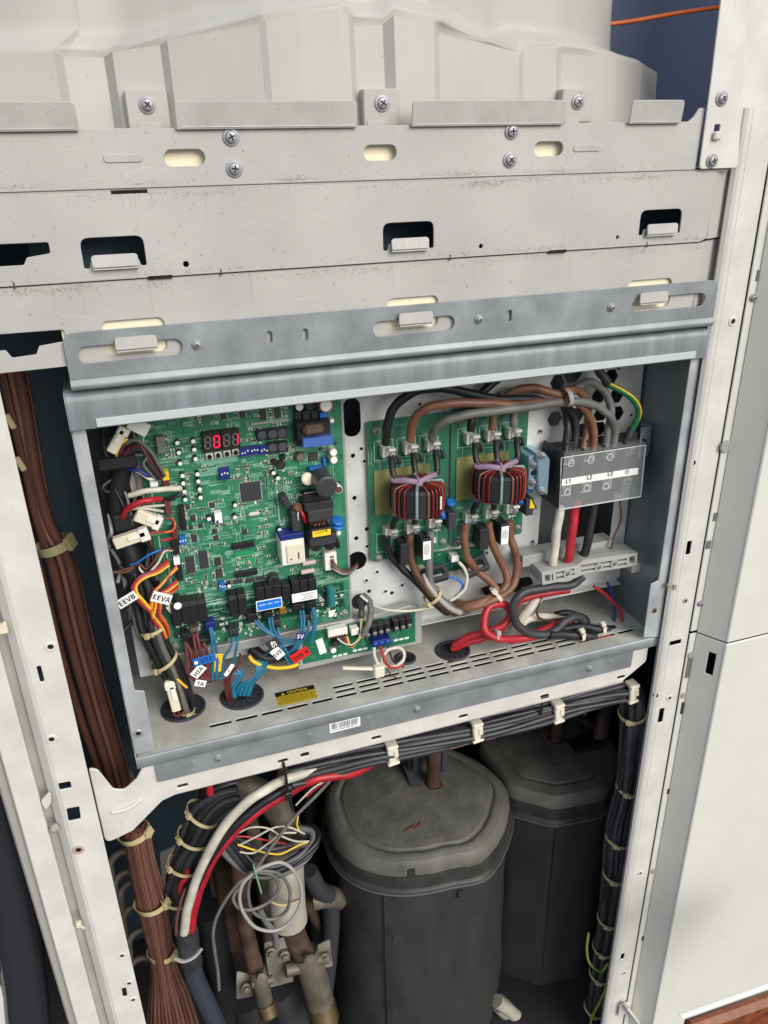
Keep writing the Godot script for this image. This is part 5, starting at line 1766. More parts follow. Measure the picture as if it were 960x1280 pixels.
func build_power() -> void:
	# four-way terminal block under a clear cover
	var t := thing("terminal_block", "black four way terminal block under a clear cover marked L1 L2 L3", "terminal block", v(525, 172, -60))
	box_part(t, "base", v(526, 206, -66), v(112, 58, 22), mats.black, 1.0)
	for i in 5:
		box_part(t, "barrier", v(474 + 26.2 * i, 206, -50), v(2.4, 60, 18), mats.blacksoft, 0.4)
	box_part(t, "end_cheek", v(471, 206, -56), v(4, 66, 40), mats.black, 0.8)
	for i in 4:
		var x := 487.0 + 26.2 * i
		for y in [224.0, 187.0]:
			box_part(t, "terminal_plate", v(x, y, -52), v(15, 15, 2), mats.nickel if i < 3 else mats.grey, 0.4)
			screw(t, v(x, y, -51), true, Vector3.BACK, rng.randf_range(0, 1.5)).scale = Vector3.ONE * 1.35
		box_part(t, "upper_lug", v(x, 236, -52), v(13, 16, 8), mats.black if i < 3 else mats.charcoal, 1.0)
	var gs := M.new()
	gs.lathe(v(565.6, 187, -50), Vector3.BACK, [Vector2(5.6, 0), Vector2(5.6, 1.5), Vector2(0, 2)], 16)
	part(t, "green_screw", gs, mat("mint", Color(0.45, 0.66, 0.5), 0.4))
	var gl := mat("clear", Color(0.86, 0.88, 0.88, 0.13), 0.1)
	gl.transparency = BaseMaterial3D.TRANSPARENCY_ALPHA
	var m := M.new()
	m.plate(fillet([Vector2(470.1, 232.1), Vector2(574.1, 232.6), Vector2(576.2, 169.9), Vector2(472.7, 172.2)], 1.5), [], -38.4, -37, Transform3D.IDENTITY, 0.4)
	var cov := part(t, "clear_cover", m, gl)
	m = M.new()
	m.box(v(523, 234.5, -48), v(106, 1.4, 22), 0.3)
	part(cov, "cover_edge", m, gl)
	var ch := [v(469.5, 232.5, -36.6), v(574.5, 232.5, -36.6), v(576.5, 170.5, -36.6), v(472, 171.5, -36.6)]
	for i in 4:
		var a: Vector3 = ch[i]
		var b: Vector3 = ch[(i + 1) % 4]
		m = M.new()
		m.tube([a, b], 0.8, 6)
		part(cov, "rim", m, mat("rimgrey", Color(0.75, 0.76, 0.77), 0.3))
	m = M.new()
	m.plate([Vector2(470.9, 207.1), Vector2(568.4, 206.7), Vector2(568.9, 198.9), Vector2(471, 199.6)], [], -37, -36, Transform3D.IDENTITY, 0.2)
	var st := part(cov, "marking_strip", m, mats.label)
	var nm := ["L1", "L2", "L3"]
	for i in 3:
		text(st, "lettering", nm[i], v(480.1, 204.4, -35.8) + v(26.0 * i, 0.4 * i, 0), 4.8, mats.ink, Basis(), "Droid Sans", 600)
	m = M.new()
	m.lathe(v(553.9, 204.1, -35.9), Vector3.BACK, [Vector2(2.6, 0), Vector2(2.6, 0.15), Vector2(1.9, 0.15), Vector2(1.9, 0)], 18)
	for y in [0.8, 0.0, -0.8]:
		m.box(v(553.8, 204.1, -35.8) + v(0, y, 0), v(2.4 - absf(y - 0.8) * 0.7, 0.35, 0.15), 0.02)
	m.box(v(553.8, 204.1, -35.8) + v(0, 1.4, 0), v(0.35, 1.2, 0.15), 0.02)
	part(st, "earth_mark", m, mats.grey)
	for p in [v(481.9, 224.8, -36.6), v(506, 224.8, -36.6), v(529.7, 224.9, -36.6), v(480, 191.4, -36.6), v(504, 192.4, -36.6), v(528.6, 190.5, -36.6)]:
		m = M.new()
		m.lathe(p, Vector3.BACK, [Vector2(4.2, 0), Vector2(4.2, 0.5), Vector2(3.0, 0.6)], 16)
		part(cov, "access_ring", m, mats.rimgrey)
	box_part(t, "bracket", v(590, 228, -62), v(10, 40, 3), mats.zinc, 0.4)
	box_part(t, "bracket_wing", v(583, 231, -50), v(18, 36, 2), mats.zinc, 0.5, Basis(Vector3.UP, 0.3))
	# bright zinc earth bracket with tapped holes
	t = thing("earth_bracket", "shiny zinc earth bracket with screw holes left of terminal block", "bracket", v(445, 195, -60))
	m = M.new()
	m.plate(fillet([Vector2(439.5, 231.1), Vector2(448.9, 234.4), Vector2(451.9, 190.9), Vector2(440.7, 194.3)], 2.0), [], -80, -52, Transform3D.IDENTITY, 1.0)
	part(t, "screw_face", m, mat("bluezinc", Color(0.62, 0.74, 0.80), 0.3, 0.6))
	m = M.new()
	m.plate(fillet([Vector2(445.4, 236.9), Vector2(457.6, 234.1), Vector2(462.2, 227.7), Vector2(462.5, 185.7), Vector2(449.6, 193.6)], 2.0), [], -80, -46, Transform3D.IDENTITY, 1.2)
	part(t, "side_face", m, mats.bluezinc)
	for p in [v(445.5, 223.3, -51), v(445.7, 202.4, -51)]:
		screw(t, p, true)
	m = M.new()
	var hp := v(445.4, 213.1, -51.8)
	m.cyl(hp, hp + v(0, 0, 0.3), 2.8, 14, 0.1)
	part(t, "hole", m, mats.dark)
	for p in [v(451.3, 234.4, -45.6), v(454.3, 193, -45.6)]:
		screw(t, p, true)
	# grey plastic cable clamp with ribbed front
	t = thing("cable_clamp", "grey plastic cable clamp bar holding the white, red and black cables", "cable clamp", v(515, 84, -45))
	var gp := mat("clampgrey", Color(0.60, 0.60, 0.585), 0.5)
	m = M.new()
	m.plate(fillet([Vector2(451.4, 101.2), Vector2(495.9, 100.9), Vector2(504.8, 106.2), Vector2(577.3, 101.9), Vector2(578.8, 84.6), Vector2(509.1, 88), Vector2(495, 84.4), Vector2(453.8, 84.2)], 1.5), [], -56, -38, Transform3D.IDENTITY, 0.8)
	part(t, "bar", m, gp)
	m = M.new()
	m.plate([Vector2(451.4, 101.2), Vector2(495.9, 100.9), Vector2(504.8, 106.2), Vector2(577.3, 101.9), Vector2(578.8, 84.6), Vector2(509.1, 88), Vector2(495, 84.4), Vector2(453.8, 84.2)], [[Vector2(455.9, 96.3), Vector2(462.2, 96.2), Vector2(463.3, 87.5), Vector2(457.1, 87.4)], [Vector2(566.5, 98.4), Vector2(573.5, 98.3), Vector2(574.7, 89.6), Vector2(567.6, 89.8)], [Vector2(469.8, 97.1), Vector2(493.8, 97.5), Vector2(494, 95.1), Vector2(470.1, 94.2)], [Vector2(470.3, 91.1), Vector2(494.3, 91.7), Vector2(494.6, 89.3), Vector2(470.6, 87.9)], [Vector2(501.9, 100.2), Vector2(562.9, 97.4), Vector2(563.3, 94.5), Vector2(502.2, 97)], [Vector2(502.5, 93.9), Vector2(563.7, 91.5), Vector2(564.1, 88.5), Vector2(502.8, 91)], [Vector2(464.6, 95.8), Vector2(466.2, 95.9), Vector2(467.4, 87.2), Vector2(465.7, 87)]], -38.5, -29.4, Transform3D.IDENTITY, 0.3)
	part(t, "ribbed_front", m, mat("clamplight", Color(0.66, 0.66, 0.645), 0.5))
	m = M.new()
	m.box(v(515, 92, -31.6), v(118, 14, 0.6), 0.1, Basis(Vector3.BACK, 0.0))
	box_part(t, "rear_bar", v(500, 104, -64), v(120, 14, 22), gp, 0.8)
	for p in [v(484.4, 93.3, -29.4), v(525.5, 93.5, -29.4), v(546.1, 94.2, -29.4)]:
		m = M.new()
		m.lathe(p, Vector3.BACK, [Vector2(5.0, -1), Vector2(5.0, 1.2), Vector2(3.2, 1.2), Vector2(3.2, 0.2)], 18)
		var b := part(t, "screw_boss", m, mats.clamplight)
		var s := screw(b, p + v(0, 0, -1.2), true)
		s.scale = Vector3.ONE * 0.7
	box_part(t, "foot", v(580, 80, -40), v(12, 12, 16), mats.lightgrey, 0.6)
	# incoming cores above the clamp
	cable("power_cable", "thick white cable between terminal block and grey clamp", [v(481.9, 170.1, -48), v(478, 154, -46), v(473.8, 126.6, -42), v(471.6, 101.5, -40)], 5.0, mats.whitewire, "", "cable")
	cable("power_cable", "thick red cable between terminal block and grey clamp", [v(500.7, 174.8, -48), v(498.2, 155.5, -46), v(494.2, 127.9, -42), v(491.1, 102.9, -40)], 5.0, mats.red, "", "cable")
	cable("power_cable", "thick black cable between terminal block and grey clamp", [v(524.3, 175, -48), v(521.9, 156.4, -46), v(517, 128.9, -42), v(511.9, 104, -40)], 5.0, mats.black, "", "cable")
	cable("thin_wire", "thin brown wire from terminal block into the clamp's right end", [v(559.5, 163.5, -50), v(563.8, 137.5, -50), v(556, 119, -48), v(552.1, 104, -46)], 1.3, mats.brown, "", "wire")
	for q in [[-8.0, "dark wire behind the white cable in the mounting plate opening"], [60.0, "dark wire behind the black cable in the mounting plate opening"]]:
		var d: float = q[0]
		cable("thin_wire", q[1], [v(495 + d, 190, -95), v(490 + d, 150, -100), v(486 + d, 100, -110)], 2.6, mats.black, "", "wire")

func flag(nm: String, label: String, s: String, at: Vector3, w: float, h: float, rot: float, mt: Material, ink: Material, cap: float, mark := "") -> void:
	var t := thing(nm, label, "wire marker", at)
	var q := Basis(Vector3.BACK, rot)
	box_part(t, "marker_sleeve", at, v(w, h, 1.2) * v(0.88, 0.88, 1), mt, 0.4, q)
	text(t, "lettering", s, at + q * v(-2.5 if mark == "arrow" else 2.0 if mark == "dot" else 0.0, 0, 0.65), cap, ink, q, "Droid Sans", 600)
	if mark == "arrow":
		var m := M.new()
		m.plate([Vector2(5, 0), Vector2(9, 2.6), Vector2(9, -2.6)], [], 0.5, 0.75, Transform3D(q, at), 0.05)
		part(t, "arrow", m, ink)
	elif mark == "dot":
		var m := M.new()
		m.cyl(at + q * v(-8.5, 0, 0.5), at + q * v(-8.5, 0, 0.8), 2.0, 14, 0.05)
		part(t, "dot", m, mats.label)

func build_wiring() -> void:
	mat("tealpale", Color(0.22, 0.55, 0.68), 0.35)
	# heavy conductors looping from the filter boards over to the terminal block
	cable("power_cable", "black cable arching over the left filter board from its first lug", [v(280.5, 267.1, -58), v(280.7, 275.4, -56), v(281.8, 288.8, -54), v(286.7, 303.6, -52), v(297.2, 315, -48), v(310.8, 322.2, -44), v(329.4, 322.8, -42), v(349.2, 318.1, -42), v(372.8, 309.6, -44), v(401.6, 301.5, -46), v(419.2, 299.6, -48), v(462.8, 292.8, -52)], 4.6, mats.black)
	cable("power_cable", "brown cable arching from the left filter board's second lug", [v(306.7, 266.5, -58), v(306.4, 274.2, -56), v(306.7, 285.2, -52), v(310.5, 295.6, -48), v(319.4, 303.1, -44), v(335.3, 306.4, -40), v(356.6, 305.7, -38), v(383.8, 302.1, -38), v(412.8, 296.4, -40), v(447.3, 294, -42), v(474.3, 290.3, -44)], 4.6, mats.tan)
	cable("power_cable", "grey cable arching from the left filter board's third lug", [v(330.2, 265.5, -58), v(329.9, 271.8, -54), v(332.3, 281, -48), v(340.9, 288.3, -42), v(356.9, 292.9, -38), v(383.2, 294.1, -36), v(410.9, 293.9, -36), v(446.2, 292.9, -40), v(472.9, 292.3, -44)], 4.6, mats.greywire)
	cable("power_cable", "black cable rising behind the brown one from right filter board", [v(373.6, 268.2, -58), v(373.8, 278.2, -58), v(376.7, 287.8, -62), v(385.7, 301.1, -66), v(394.7, 310, -66), v(406.2, 317.5, -66)], 4.4, mats.black)
	cable("power_cable", "brown cable rising from the right filter board's middle lug", [v(397.8, 267.3, -58), v(398.3, 277.4, -58), v(402.2, 287.6, -60), v(411.2, 298.7, -60), v(423, 306.2, -56), v(437.4, 308.3, -52), v(449.8, 305.3, -48), v(468.7, 298.2, -46)], 4.4, mats.tan)
	cable("power_cable", "grey cable rising from the right filter board's last lug", [v(422.7, 266.4, -58), v(422.1, 276.7, -58), v(427.3, 286.3, -62), v(433, 294, -60), v(444, 298.9, -54), v(456.4, 297.4, -50), v(474, 293.1, -46)], 4.4, mats.greywire)
	# the same cores beyond the tie, dropping into the block
	cable("power_cable", "brown cable bending down into the block, upper of two", [v(468.6, 303.5, -44), v(481.6, 303, -46), v(495.4, 296.8, -50), v(505.7, 283.6, -54), v(511, 263.4, -56), v(509, 246.1, -54), v(503.6, 230.9, -50)], 4.2, mats.tan)
	cable("power_cable", "brown cable bending down into the block, lower of two", [v(469.2, 296, -40), v(482.6, 291.8, -42), v(498.2, 280.1, -46), v(509.4, 266, -48), v(514.8, 249.5, -48), v(515.5, 231.1, -48)], 4.2, mats.tan)
	cable("power_cable", "grey cable looping highest over the hexagon holes into the block", [v(472.6, 298.3, -42), v(485.3, 301.6, -48), v(498.2, 305.1, -54), v(513, 304.2, -58), v(526.2, 295.6, -58), v(535, 282.9, -56), v(538, 267.4, -54), v(534.9, 250.2, -52), v(532.5, 232.7, -50)], 4.4, mats.greywire)
	cable("power_cable", "grey cable looping lower over the hexagon holes into the block", [v(470.7, 292.1, -38), v(486.2, 291.3, -40), v(504.8, 285.5, -42), v(521.7, 275.7, -44), v(534.4, 263.5, -46), v(541.3, 248.4, -48), v(540.7, 232.3, -48)], 4.4, mats.greywire)
	cable("power_cable", "black cable going straight down into the block, left of two", [v(474.4, 291, -52), v(480.6, 280.5, -56), v(486.2, 265.9, -58), v(485.3, 249.2, -54), v(482, 231.6, -50)], 4.4, mats.black)
	cable("power_cable", "black cable going straight down into the block, right of two", [v(474.9, 291, -48), v(483.6, 281.2, -52), v(492.8, 266.3, -54), v(494.7, 248.6, -52), v(491.7, 232.5, -50)], 4.4, mats.black)
	cable("power_cable", "black sheathed end of the earth cable at the hood", [v(517.1, 323.1, -60), v(521.6, 314.6, -58), v(527.3, 306.9, -56), v(532.2, 301.2, -55)], 5.0, mats.charcoal)
	cable("power_cable", "black sheath where the earth cable enters the block", [v(564.2, 249.4, -50), v(561.8, 243.1, -49), v(558.8, 236.5, -49), v(557.1, 229.7, -49)], 4.6, mats.charcoal)
	var e := thing("earth_cable", "green and yellow striped earth cable at the block's right end", "cable", v(555.7, 275.5, -50))
	var ep := spline([v(530.5, 301.4, -55), v(544.7, 294, -52), v(558.2, 284.7, -48), v(566.4, 273.1, -46), v(567.5, 261.7, -46), v(563.3, 247.5, -49)], 6)
	var m := M.new()
	m.tube(ep, 3.6, 12)
	part(e, "green_sheath", m, mats.greenwire)
	m = M.new()
	var off := []
	for p in ep:
		off.append(p + v(0.3, 1.2, 2.2))
	m.tube(off, 1.6, 6)
	part(e, "yellow_stripe", m, mats.yellow)
	var t := thing("cable_tie", "light grey nylon tie gathering the power cables left of the block", "cable tie", v(474, 295.4, -44))
	tie(t, v(475.6, 295.8, -46), v(1, 0.25, 0.1), 14.0, mats.lightgrey, v(0, -0.4, -1), 4.5, "band", 0.7)
	# outgoing cores from the lower lugs
	cable("power_cable", "black cable leaving the left filter board's lower left lug", [v(280.6, 162.2, -62), v(281.1, 152.5, -64), v(286.2, 135.5, -66), v(298.4, 118.8, -64), v(313.1, 102.1, -58), v(324.7, 86.9, -50), v(338.1, 68.9, -46), v(346.6, 61.8, -48)], 4.2, mats.black)
	cable("power_cable", "brown cable leaving the left filter board's lower middle lug", [v(307.2, 159.9, -62), v(305.6, 149.9, -60), v(306, 134.5, -58), v(310.4, 116.5, -54), v(319.7, 99.8, -50), v(330.5, 82.6, -46), v(345.7, 65.9, -46), v(358.2, 55.2, -54), v(372.9, 44.8, -72), v(377.8, 41.3, -80)], 4.2, mats.brown)
	cable("power_cable", "grey cable leaving the left filter board's lower right lug", [v(331.1, 159.4, -62), v(329.4, 148.1, -60), v(326.9, 130.2, -56), v(325.9, 106.6, -52), v(331.2, 90.6, -48), v(342.1, 75.9, -44), v(354.9, 63.7, -44), v(368.5, 54, -54), v(382.1, 45.6, -72), v(387.2, 42.7, -80)], 4.4, mats.greywire)
	cable("power_cable", "grey cable under the tie beside the brown one", [v(320.9, 110.7, -56), v(322.6, 101.6, -48), v(333.8, 84.2, -42), v(348, 69.4, -40), v(359.1, 61.4, -42)], 3.0, mats.lightgrey)
	cable("power_cable", "brown cable threading the right grey current ring", [v(371.2, 159.8, -62), v(370.4, 138, -60), v(373.7, 120.2, -58), v(385.7, 102, -58), v(399.8, 87.9, -54), v(406.1, 77.9, -50), v(404.4, 72.3, -46), v(386.4, 67.9, -46), v(369.9, 64.2, -52), v(366, 59.3, -66), v(367.8, 54.6, -79)], 4.6, mats.tan)
	cable("power_cable", "brown cable from the right filter board's middle lower lug", [v(399.6, 157.4, -62), v(401.9, 140, -60), v(408.1, 121.5, -58), v(417.1, 102.2, -56), v(421.1, 87.3, -52), v(414.3, 75.9, -48), v(395.1, 71.8, -43), v(375.2, 67.4, -44), v(366.5, 63.7, -50), v(365.1, 57.8, -64), v(367.3, 51.6, -79)], 4.6, mats.tan)
	cable("power_cable", "brown cable from the right filter board's right lower lug", [v(425.3, 155.6, -62), v(425.6, 138.3, -60), v(430.5, 121, -56), v(433.6, 102.7, -54), v(430.6, 86.5, -50), v(419.4, 75.1, -45), v(398.9, 71.4, -40), v(379.4, 66.3, -42), v(367.2, 63.9, -46), v(363.7, 58.8, -58), v(367.5, 49.3, -78)], 4.6, mats.tan)
	t = thing("cable_tie", "white nylon tie round the three brown cables at the plate's foot", "cable tie", v(402.2, 76.3, -42))
	tie(t, v(404.8, 73.5, -46), v(1, 0.7, 0), 9.5, mats.tiewhite, v(-0.5, 0.8, 0.6), 4.0, "band")
	t = thing("cable_tie", "yellowed nylon tie round the black, brown and grey cables", "cable tie", v(327.2, 88.4, -44))
	tie(t, v(328.4, 86.1, -50), v(0.7, -0.8, 0), 11.0, mats.tie, v(-0.6, -0.6, 0.6), 4.0, "band")
	cable("thin_wire", "blue wire curving from the sensor board's left ring", [v(346, 107.6, -60), v(351.9, 101.3, -56), v(361.1, 97.1, -54), v(366, 90.5, -52), v(362.2, 83, -50), v(354.7, 77.9, -50)], 1.4, mats.blue, "", "wire")
	cable("thin_wire", "white wire curving from the sensor board's white plug", [v(364.8, 114.7, -62), v(369.4, 107.6, -56), v(370.9, 97.5, -52), v(366.3, 87.3, -48), v(356.7, 81, -46), v(348, 77.5, -46)], 2.0, mats.whitewire, "", "wire")
	cable("thin_wire", "long thin white wire sagging across the foot of the plate", [v(249, 97.4, -60), v(258.5, 88.3, -54), v(273.7, 79.9, -50), v(297, 74.1, -48), v(319, 71.9, -48), v(341.4, 73.8, -48)], 1.5, mats.whitewire, "", "wire")
	# incoming supply loops lying on the floor of the box
	cable("power_cable", "thick red cable looping high on the box floor", [v(358.2, 10, -55), v(373.1, 22.3, -48), v(393.8, 28.3, -42), v(413.6, 34.9, -40), v(421.9, 48.7, -42), v(411.7, 60.8, -44), v(395.1, 61.5, -42), v(386.1, 51.9, -36), v(385, 39.2, -30), v(396.4, 29.2, -26), v(421.5, 20.6, -28), v(450.9, 15.5, -32), v(476.2, 16, -38), v(493.6, 17.1, -44)], 4.4, mats.red)
	cable("power_cable", "thick red cable lying low beside the wide grommet", [v(357, 4, -58), v(374.3, 13.6, -50), v(393.4, 18.8, -46), v(409.2, 22.2, -46), v(426.6, 37.3, -50), v(436.4, 54.9, -50), v(456.6, 60.1, -48), v(477.3, 61, -46), v(499.4, 60.1, -46)], 4.4, mats.red)
	cable("power_cable", "thick dark grey cable looping in front of the red one", [v(509.9, 81.1, -36), v(497.3, 72.7, -36), v(470.9, 74.6, -36), v(444.9, 76.4, -36), v(427.7, 73.9, -34), v(420, 61.1, -32), v(422.8, 42.2, -30), v(436.7, 26.6, -28), v(458.7, 17.7, -28), v(476.6, 19.9, -30), v(489.3, 27.1, -32), v(506.5, 27.2, -36), v(520, 16.6, -38)], 5.0, mats.charcoal)
	cable("power_cable", "thick white cable end cut short on the box floor, left", [v(461.2, 55.3, -48), v(449.9, 46.5, -46), v(441, 36, -46), v(428.8, 19.8, -46)], 5.6, mats.whitewire)
	cable("power_cable", "thick white cable curving along the box floor, right", [v(431.1, 15.5, -50), v(443.8, 25.4, -50), v(461.7, 27.3, -52), v(486.9, 17.7, -56), v(510.3, 6.9, -60)], 5.0, mats.whitewire)
	cable("power_cable", "thick red cable crossing under the grey loop", [v(416, 20.2, -28), v(438.4, 17.4, -30), v(459.6, 18.8, -34), v(482.5, 18.8, -40), v(509.2, 10.4, -46)], 4.4, mats.red)
	cable("thin_wire", "thin brown wire curling beside the white cable", [v(462.3, 58.5, -44), v(457.2, 47.2, -42), v(458, 35.8, -42), v(469.6, 25.7, -44), v(498.3, 18.2, -50), v(513.6, 15, -54)], 1.4, mats.brown, "", "wire")
	cable("thin_wire", "pink red wire arching down the right side of the floor", [v(540.5, 50.5, -56), v(557.3, 36.6, -54), v(570.7, 21.8, -52), v(578.7, 9.3, -48), v(578.5, -0.2, -44), v(568.3, -3.5, -40), v(556.4, -2.2, -38)], 1.9, mats.red, "", "wire")
	cable("thin_wire", "pink red wire lying along the front slots", [v(523.1, -1.3, -26), v(535.9, -3.9, -26), v(550, -4.2, -28), v(560.3, -3.3, -32)], 2.4, mats.red, "", "wire")
	cable("thin_wire", "blue wire beside the pink one at the right", [v(559.5, 51.7, -56), v(566.6, 34.6, -54), v(573.2, 12.3, -54), v(569.4, -0.7, -46), v(579.3, -7.1, -44), v(561.4, -11.2, -40)], 1.8, mats.deepblue, "", "wire")
	cable("power_cable", "black taped cable pair lying along the front slots", [v(464.8, 17.5, -26), v(488.3, 11.2, -28), v(509.8, 5.6, -26), v(529.2, 0.3, -26)], 5.5, mats.black)
	cable("power_cable", "black taped cable lying behind the pair", [v(488, 13.6, -36), v(516.9, 9.5, -38), v(541.9, 1.1, -36), v(563, -3.8, -36)], 5.0, mats.black)
	cable("power_cable", "black cable end behind the grey loop", [v(494.1, 18.4, -60), v(510.7, 16.1, -62), v(530.7, 7.6, -60), v(533.8, 3.7, -52), v(522.3, 4.7, -46)], 4.0, mats.black)
	for q in [[v(507.4, 8.3, -24), "white nylon tie on the front taped cable"], [v(544.4, 1.6, -36), "white nylon tie on the rear taped cable"]]:
		t = thing("cable_tie", q[1], "cable tie", q[0])
		tie(t, q[0], v(1, 0.1, 0), 6.4, mats.tiewhite, v(0, 1, 0.3), 4.0, "band")
	t = thing("cable_tie", "grey tie where the red cables enter the grommet", "cable tie", v(395.7, 31.1, -30))
	tie(t, v(396.7, 29.6, -32), v(1, -0.6, 0), 6.2, mats.lightgrey, v(0.2, 0.8, 0.8), 4.0, "band")
	# loose ends at the terminal board
	cable("thin_wire", "white wire loop hanging from the blue plug", [v(257.6, 38.6, -44), v(256.6, 31.8, -40), v(258.4, 23.5, -36), v(266.9, 18.3, -34), v(277.7, 15.5, -34), v(286.4, 19.6, -34), v(289.8, 25.4, -36), v(288, 32.5, -38), v(281.7, 34.8, -40), v(272.4, 34.1, -40), v(265.4, 27.5, -38), v(263.7, 19.5, -36)], 1.9, mats.whitewire, "", "wire")
	cable("thin_wire", "red wire hanging from the blue plug", [v(264.9, 37.7, -44), v(265.5, 32.7, -38), v(267, 24.4, -34), v(270.8, 17.8, -32), v(280.1, 14, -32), v(286.3, 16, -34), v(288.7, 21.2, -36)], 1.5, mats.red, "", "wire")
	cable("thin_wire", "black wire hanging from the blue plug", [v(273.8, 36.4, -44), v(273.9, 32.9, -40), v(275.5, 24.5, -36), v(280.9, 16.5, -34), v(287.9, 12.1, -34)], 1.3, mats.black, "", "wire")
	cable("thin_wire", "very thin brown wire trailing over the floor slots", [v(268.4, 14.4, -34), v(274.4, 3.9, -34), v(285.5, -2.5, -30), v(297, -10.7, -27), v(307, -15.7, -20)], 0.7, mats.brown, "", "wire")
	t = thing("cable_tie", "large white nylon tie strap lying on the floor under terminal board", "cable tie", v(243, 20.3, -36))
	m = M.new()
	m.tube(spline([v(218.6, 28.4, -34), v(225.7, 26.8, -33), v(237.6, 23.4, -33), v(253, 18.6, -34)], 4), 3.2, 8, true, [], 0.5)
	part(t, "strap", m, mats.tiewhite)
	box_part(t, "lock_head", v(258.4, 15.6, -32), v(12, 14, 9), mats.tiewhite, 1.5)
	# small harnesses round the terminal board
	t = thing("wire_harness", "thin red, white and black wires plugged into the white connector", "wire harness", v(228.5, 51.6, -44))
	for q in [["whitewire", 0.0], ["maroon", 6.0], ["black", 12.0], ["red", 18.0], ["yellow", 24.0]]:
		var d: float = q[1]
		wire(t, [v(217.4, 58.1, -46) + v(d * 0.45, 0.5, 0), v(223.5, 53.3, -42) + v(d * 0.25, -d * 0.1, 0), v(231.8, 50.8, -40) + v(0, -d * 0.12, 0), v(240, 55.3, -42) + v(d * 0.05, 0, 0), v(243.8, 62.2, -46) + v(d * 0.04, 0, 0), v(245.4, 74.6, -50) + v(d * 0.03, 0, 0)], 1.0, mats[q[0]])
	cable("power_cable", "grey sleeved cable from the plate's lower hole to terminal board", [v(253.4, 94, -66), v(257.6, 90.8, -58), v(257.1, 85.5, -50), v(254.8, 76.6, -46), v(250.2, 68.2, -42), v(245.3, 57.9, -44)], 3.4, mats.greywire)
	cable("power_cable", "short black cable end in the plate's lower hole", [v(251.3, 80.9, -78), v(251.4, 81.7, -66), v(248.3, 80.6, -56), v(246.5, 74.9, -52)], 3.2, mats.charcoal)
	t = thing("wire_harness", "brown and grey wires running from white connector into the plate hole", "wire harness", v(226.3, 141.4, -46))
	for i in 5:
		wire(t, [v(216.7, 152.8, -48) + v(0, -i * 3.2, 0), v(220.1, 146.1, -46) + v(0, -i * 1.6, i * 0.6), v(226.2, 139.1, -46) + v(0, -i * 1.0, i * 0.8), v(236.4, 135.1, -52) + v(0, -i * 0.8, 0), v(250, 129.4, -72) + v(0, -i * 0.8, 0)], 1.4, [mats.maroon, mats.greywire, mats.brown, mats.lightgrey, mats.black][i])
	# blue and red wires fanning from the lower plugs into the second grommet
	var low := v(112, 2, -60)
	t = thing("wire_harness", "bright blue wires fanning up from the second floor grommet", "wire harness", low)
	for i in 8:
		var f := i / 7.0
		wire(t, [low + v(-6 + 14 * f, -2, -4 + 6 * f), low + v(0 + 14 * f, 16, 2 + 3 * f), v(126.5, 28.8, -50).lerp(v(136.2, 36.4, -46), f), v(132.3, 42.9, -58).lerp(v(142.4, 40.8, -56), f), v(137.2, 38.2, -70).lerp(v(144.4, 36.9, -68), f)], 1.15, mats["teal" if i % 2 else "tealpale"])
	for i in 4:
		var f := i / 3.0
		wire(t, [low + v(-12 + 6 * f, -2, 0), low + v(-12 + 6 * f, 14, 4), v(109.2, 35.2, -50).lerp(v(113.1, 33.7, -48), f), v(102.4, 39.1, -52).lerp(v(112.9, 43.2, -50), f)], 1.15, mats["teal" if i % 2 else "tealpale"])
	t = thing("wire_harness", "dark red wires looping from left plugs down into second grommet", "wire harness", low + v(-10, 0, 4))
	for i in 4:
		var f := i / 3.0
		wire(t, [low + v(-16 + 5 * f, -2, 2), low + v(-17 + 5 * f, 16, 8), v(95.5, 37.9, -46).lerp(v(101.4, 41.3, -44), f), v(103.2, 44.4, -44).lerp(v(109.6, 53.1, -42), f), v(113.3, 54.7, -46), v(114.2, 61.1, -52)], 1.2, mats.maroon)
	for q in [[v(61.1, 91.7, -46), 0.0], [v(61.5, 90.5, -45), 1.0], [v(70.3, 99.5, -46), 2.0], [v(73, 98.9, -46), 3.0], [v(76.4, 83.3, -48), 4.0]]:
		var d: float = q[1]
		wire(t, [q[0], v(61, 77.3, -42) + v(d * 4.5, d * 2.5, 0), v(58.4, 63.9, -40) + v(d * 5.5, d * 2.2, 0), v(64.3, 50.7, -38) + v(d * 3.5, d * 1.2, 0), v(75, 45.3, -38) + v(d * 2.5, 0, 0), v(86.5, 43.5, -40) + v(d * 2, 0, 0)], 1.9, mats.maroon)
	t = thing("wire_harness", "pair of blue wires dropping from the dark blue plug", "wire harness", v(84.5, 64.2, -40))
	for d in [0.0, 4.2]:
		wire(t, [v(86.7, 102.4, -46) + v(d * 0.4, 0, 0), v(87.1, 91.4, -42) + v(d * 0.6, 0, 0), v(86, 73.8, -38) + v(d, 0, 0), v(83.6, 56.7, -36) + v(d, 0, 0), v(81.5, 41.5, -36) + v(d, 2 + d, 0)], 1.5, mats.teal)
	t = thing("wire_harness", "blue wires bowing from the square black plug", "wire harness", v(102.1, 68.5, -40))
	for d in [0.0, 1.0]:
		wire(t, [v(109.2, 86.2, -46) + v(d * 5, -d, 0), v(104.7, 76.9, -42).lerp(v(111.2, 80.1, -40), d), v(96.2, 66.5, -40).lerp(v(105.7, 63.7, -38), d), v(93.3, 52.9, -38).lerp(v(98.3, 48.1, -38), d), v(87, 43.9, -38)], 1.4, mats.teal)
	t = thing("wire_harness", "blue wires hanging from the plugs under the blue sticker", "wire harness", v(146.7, 78.5, -40))
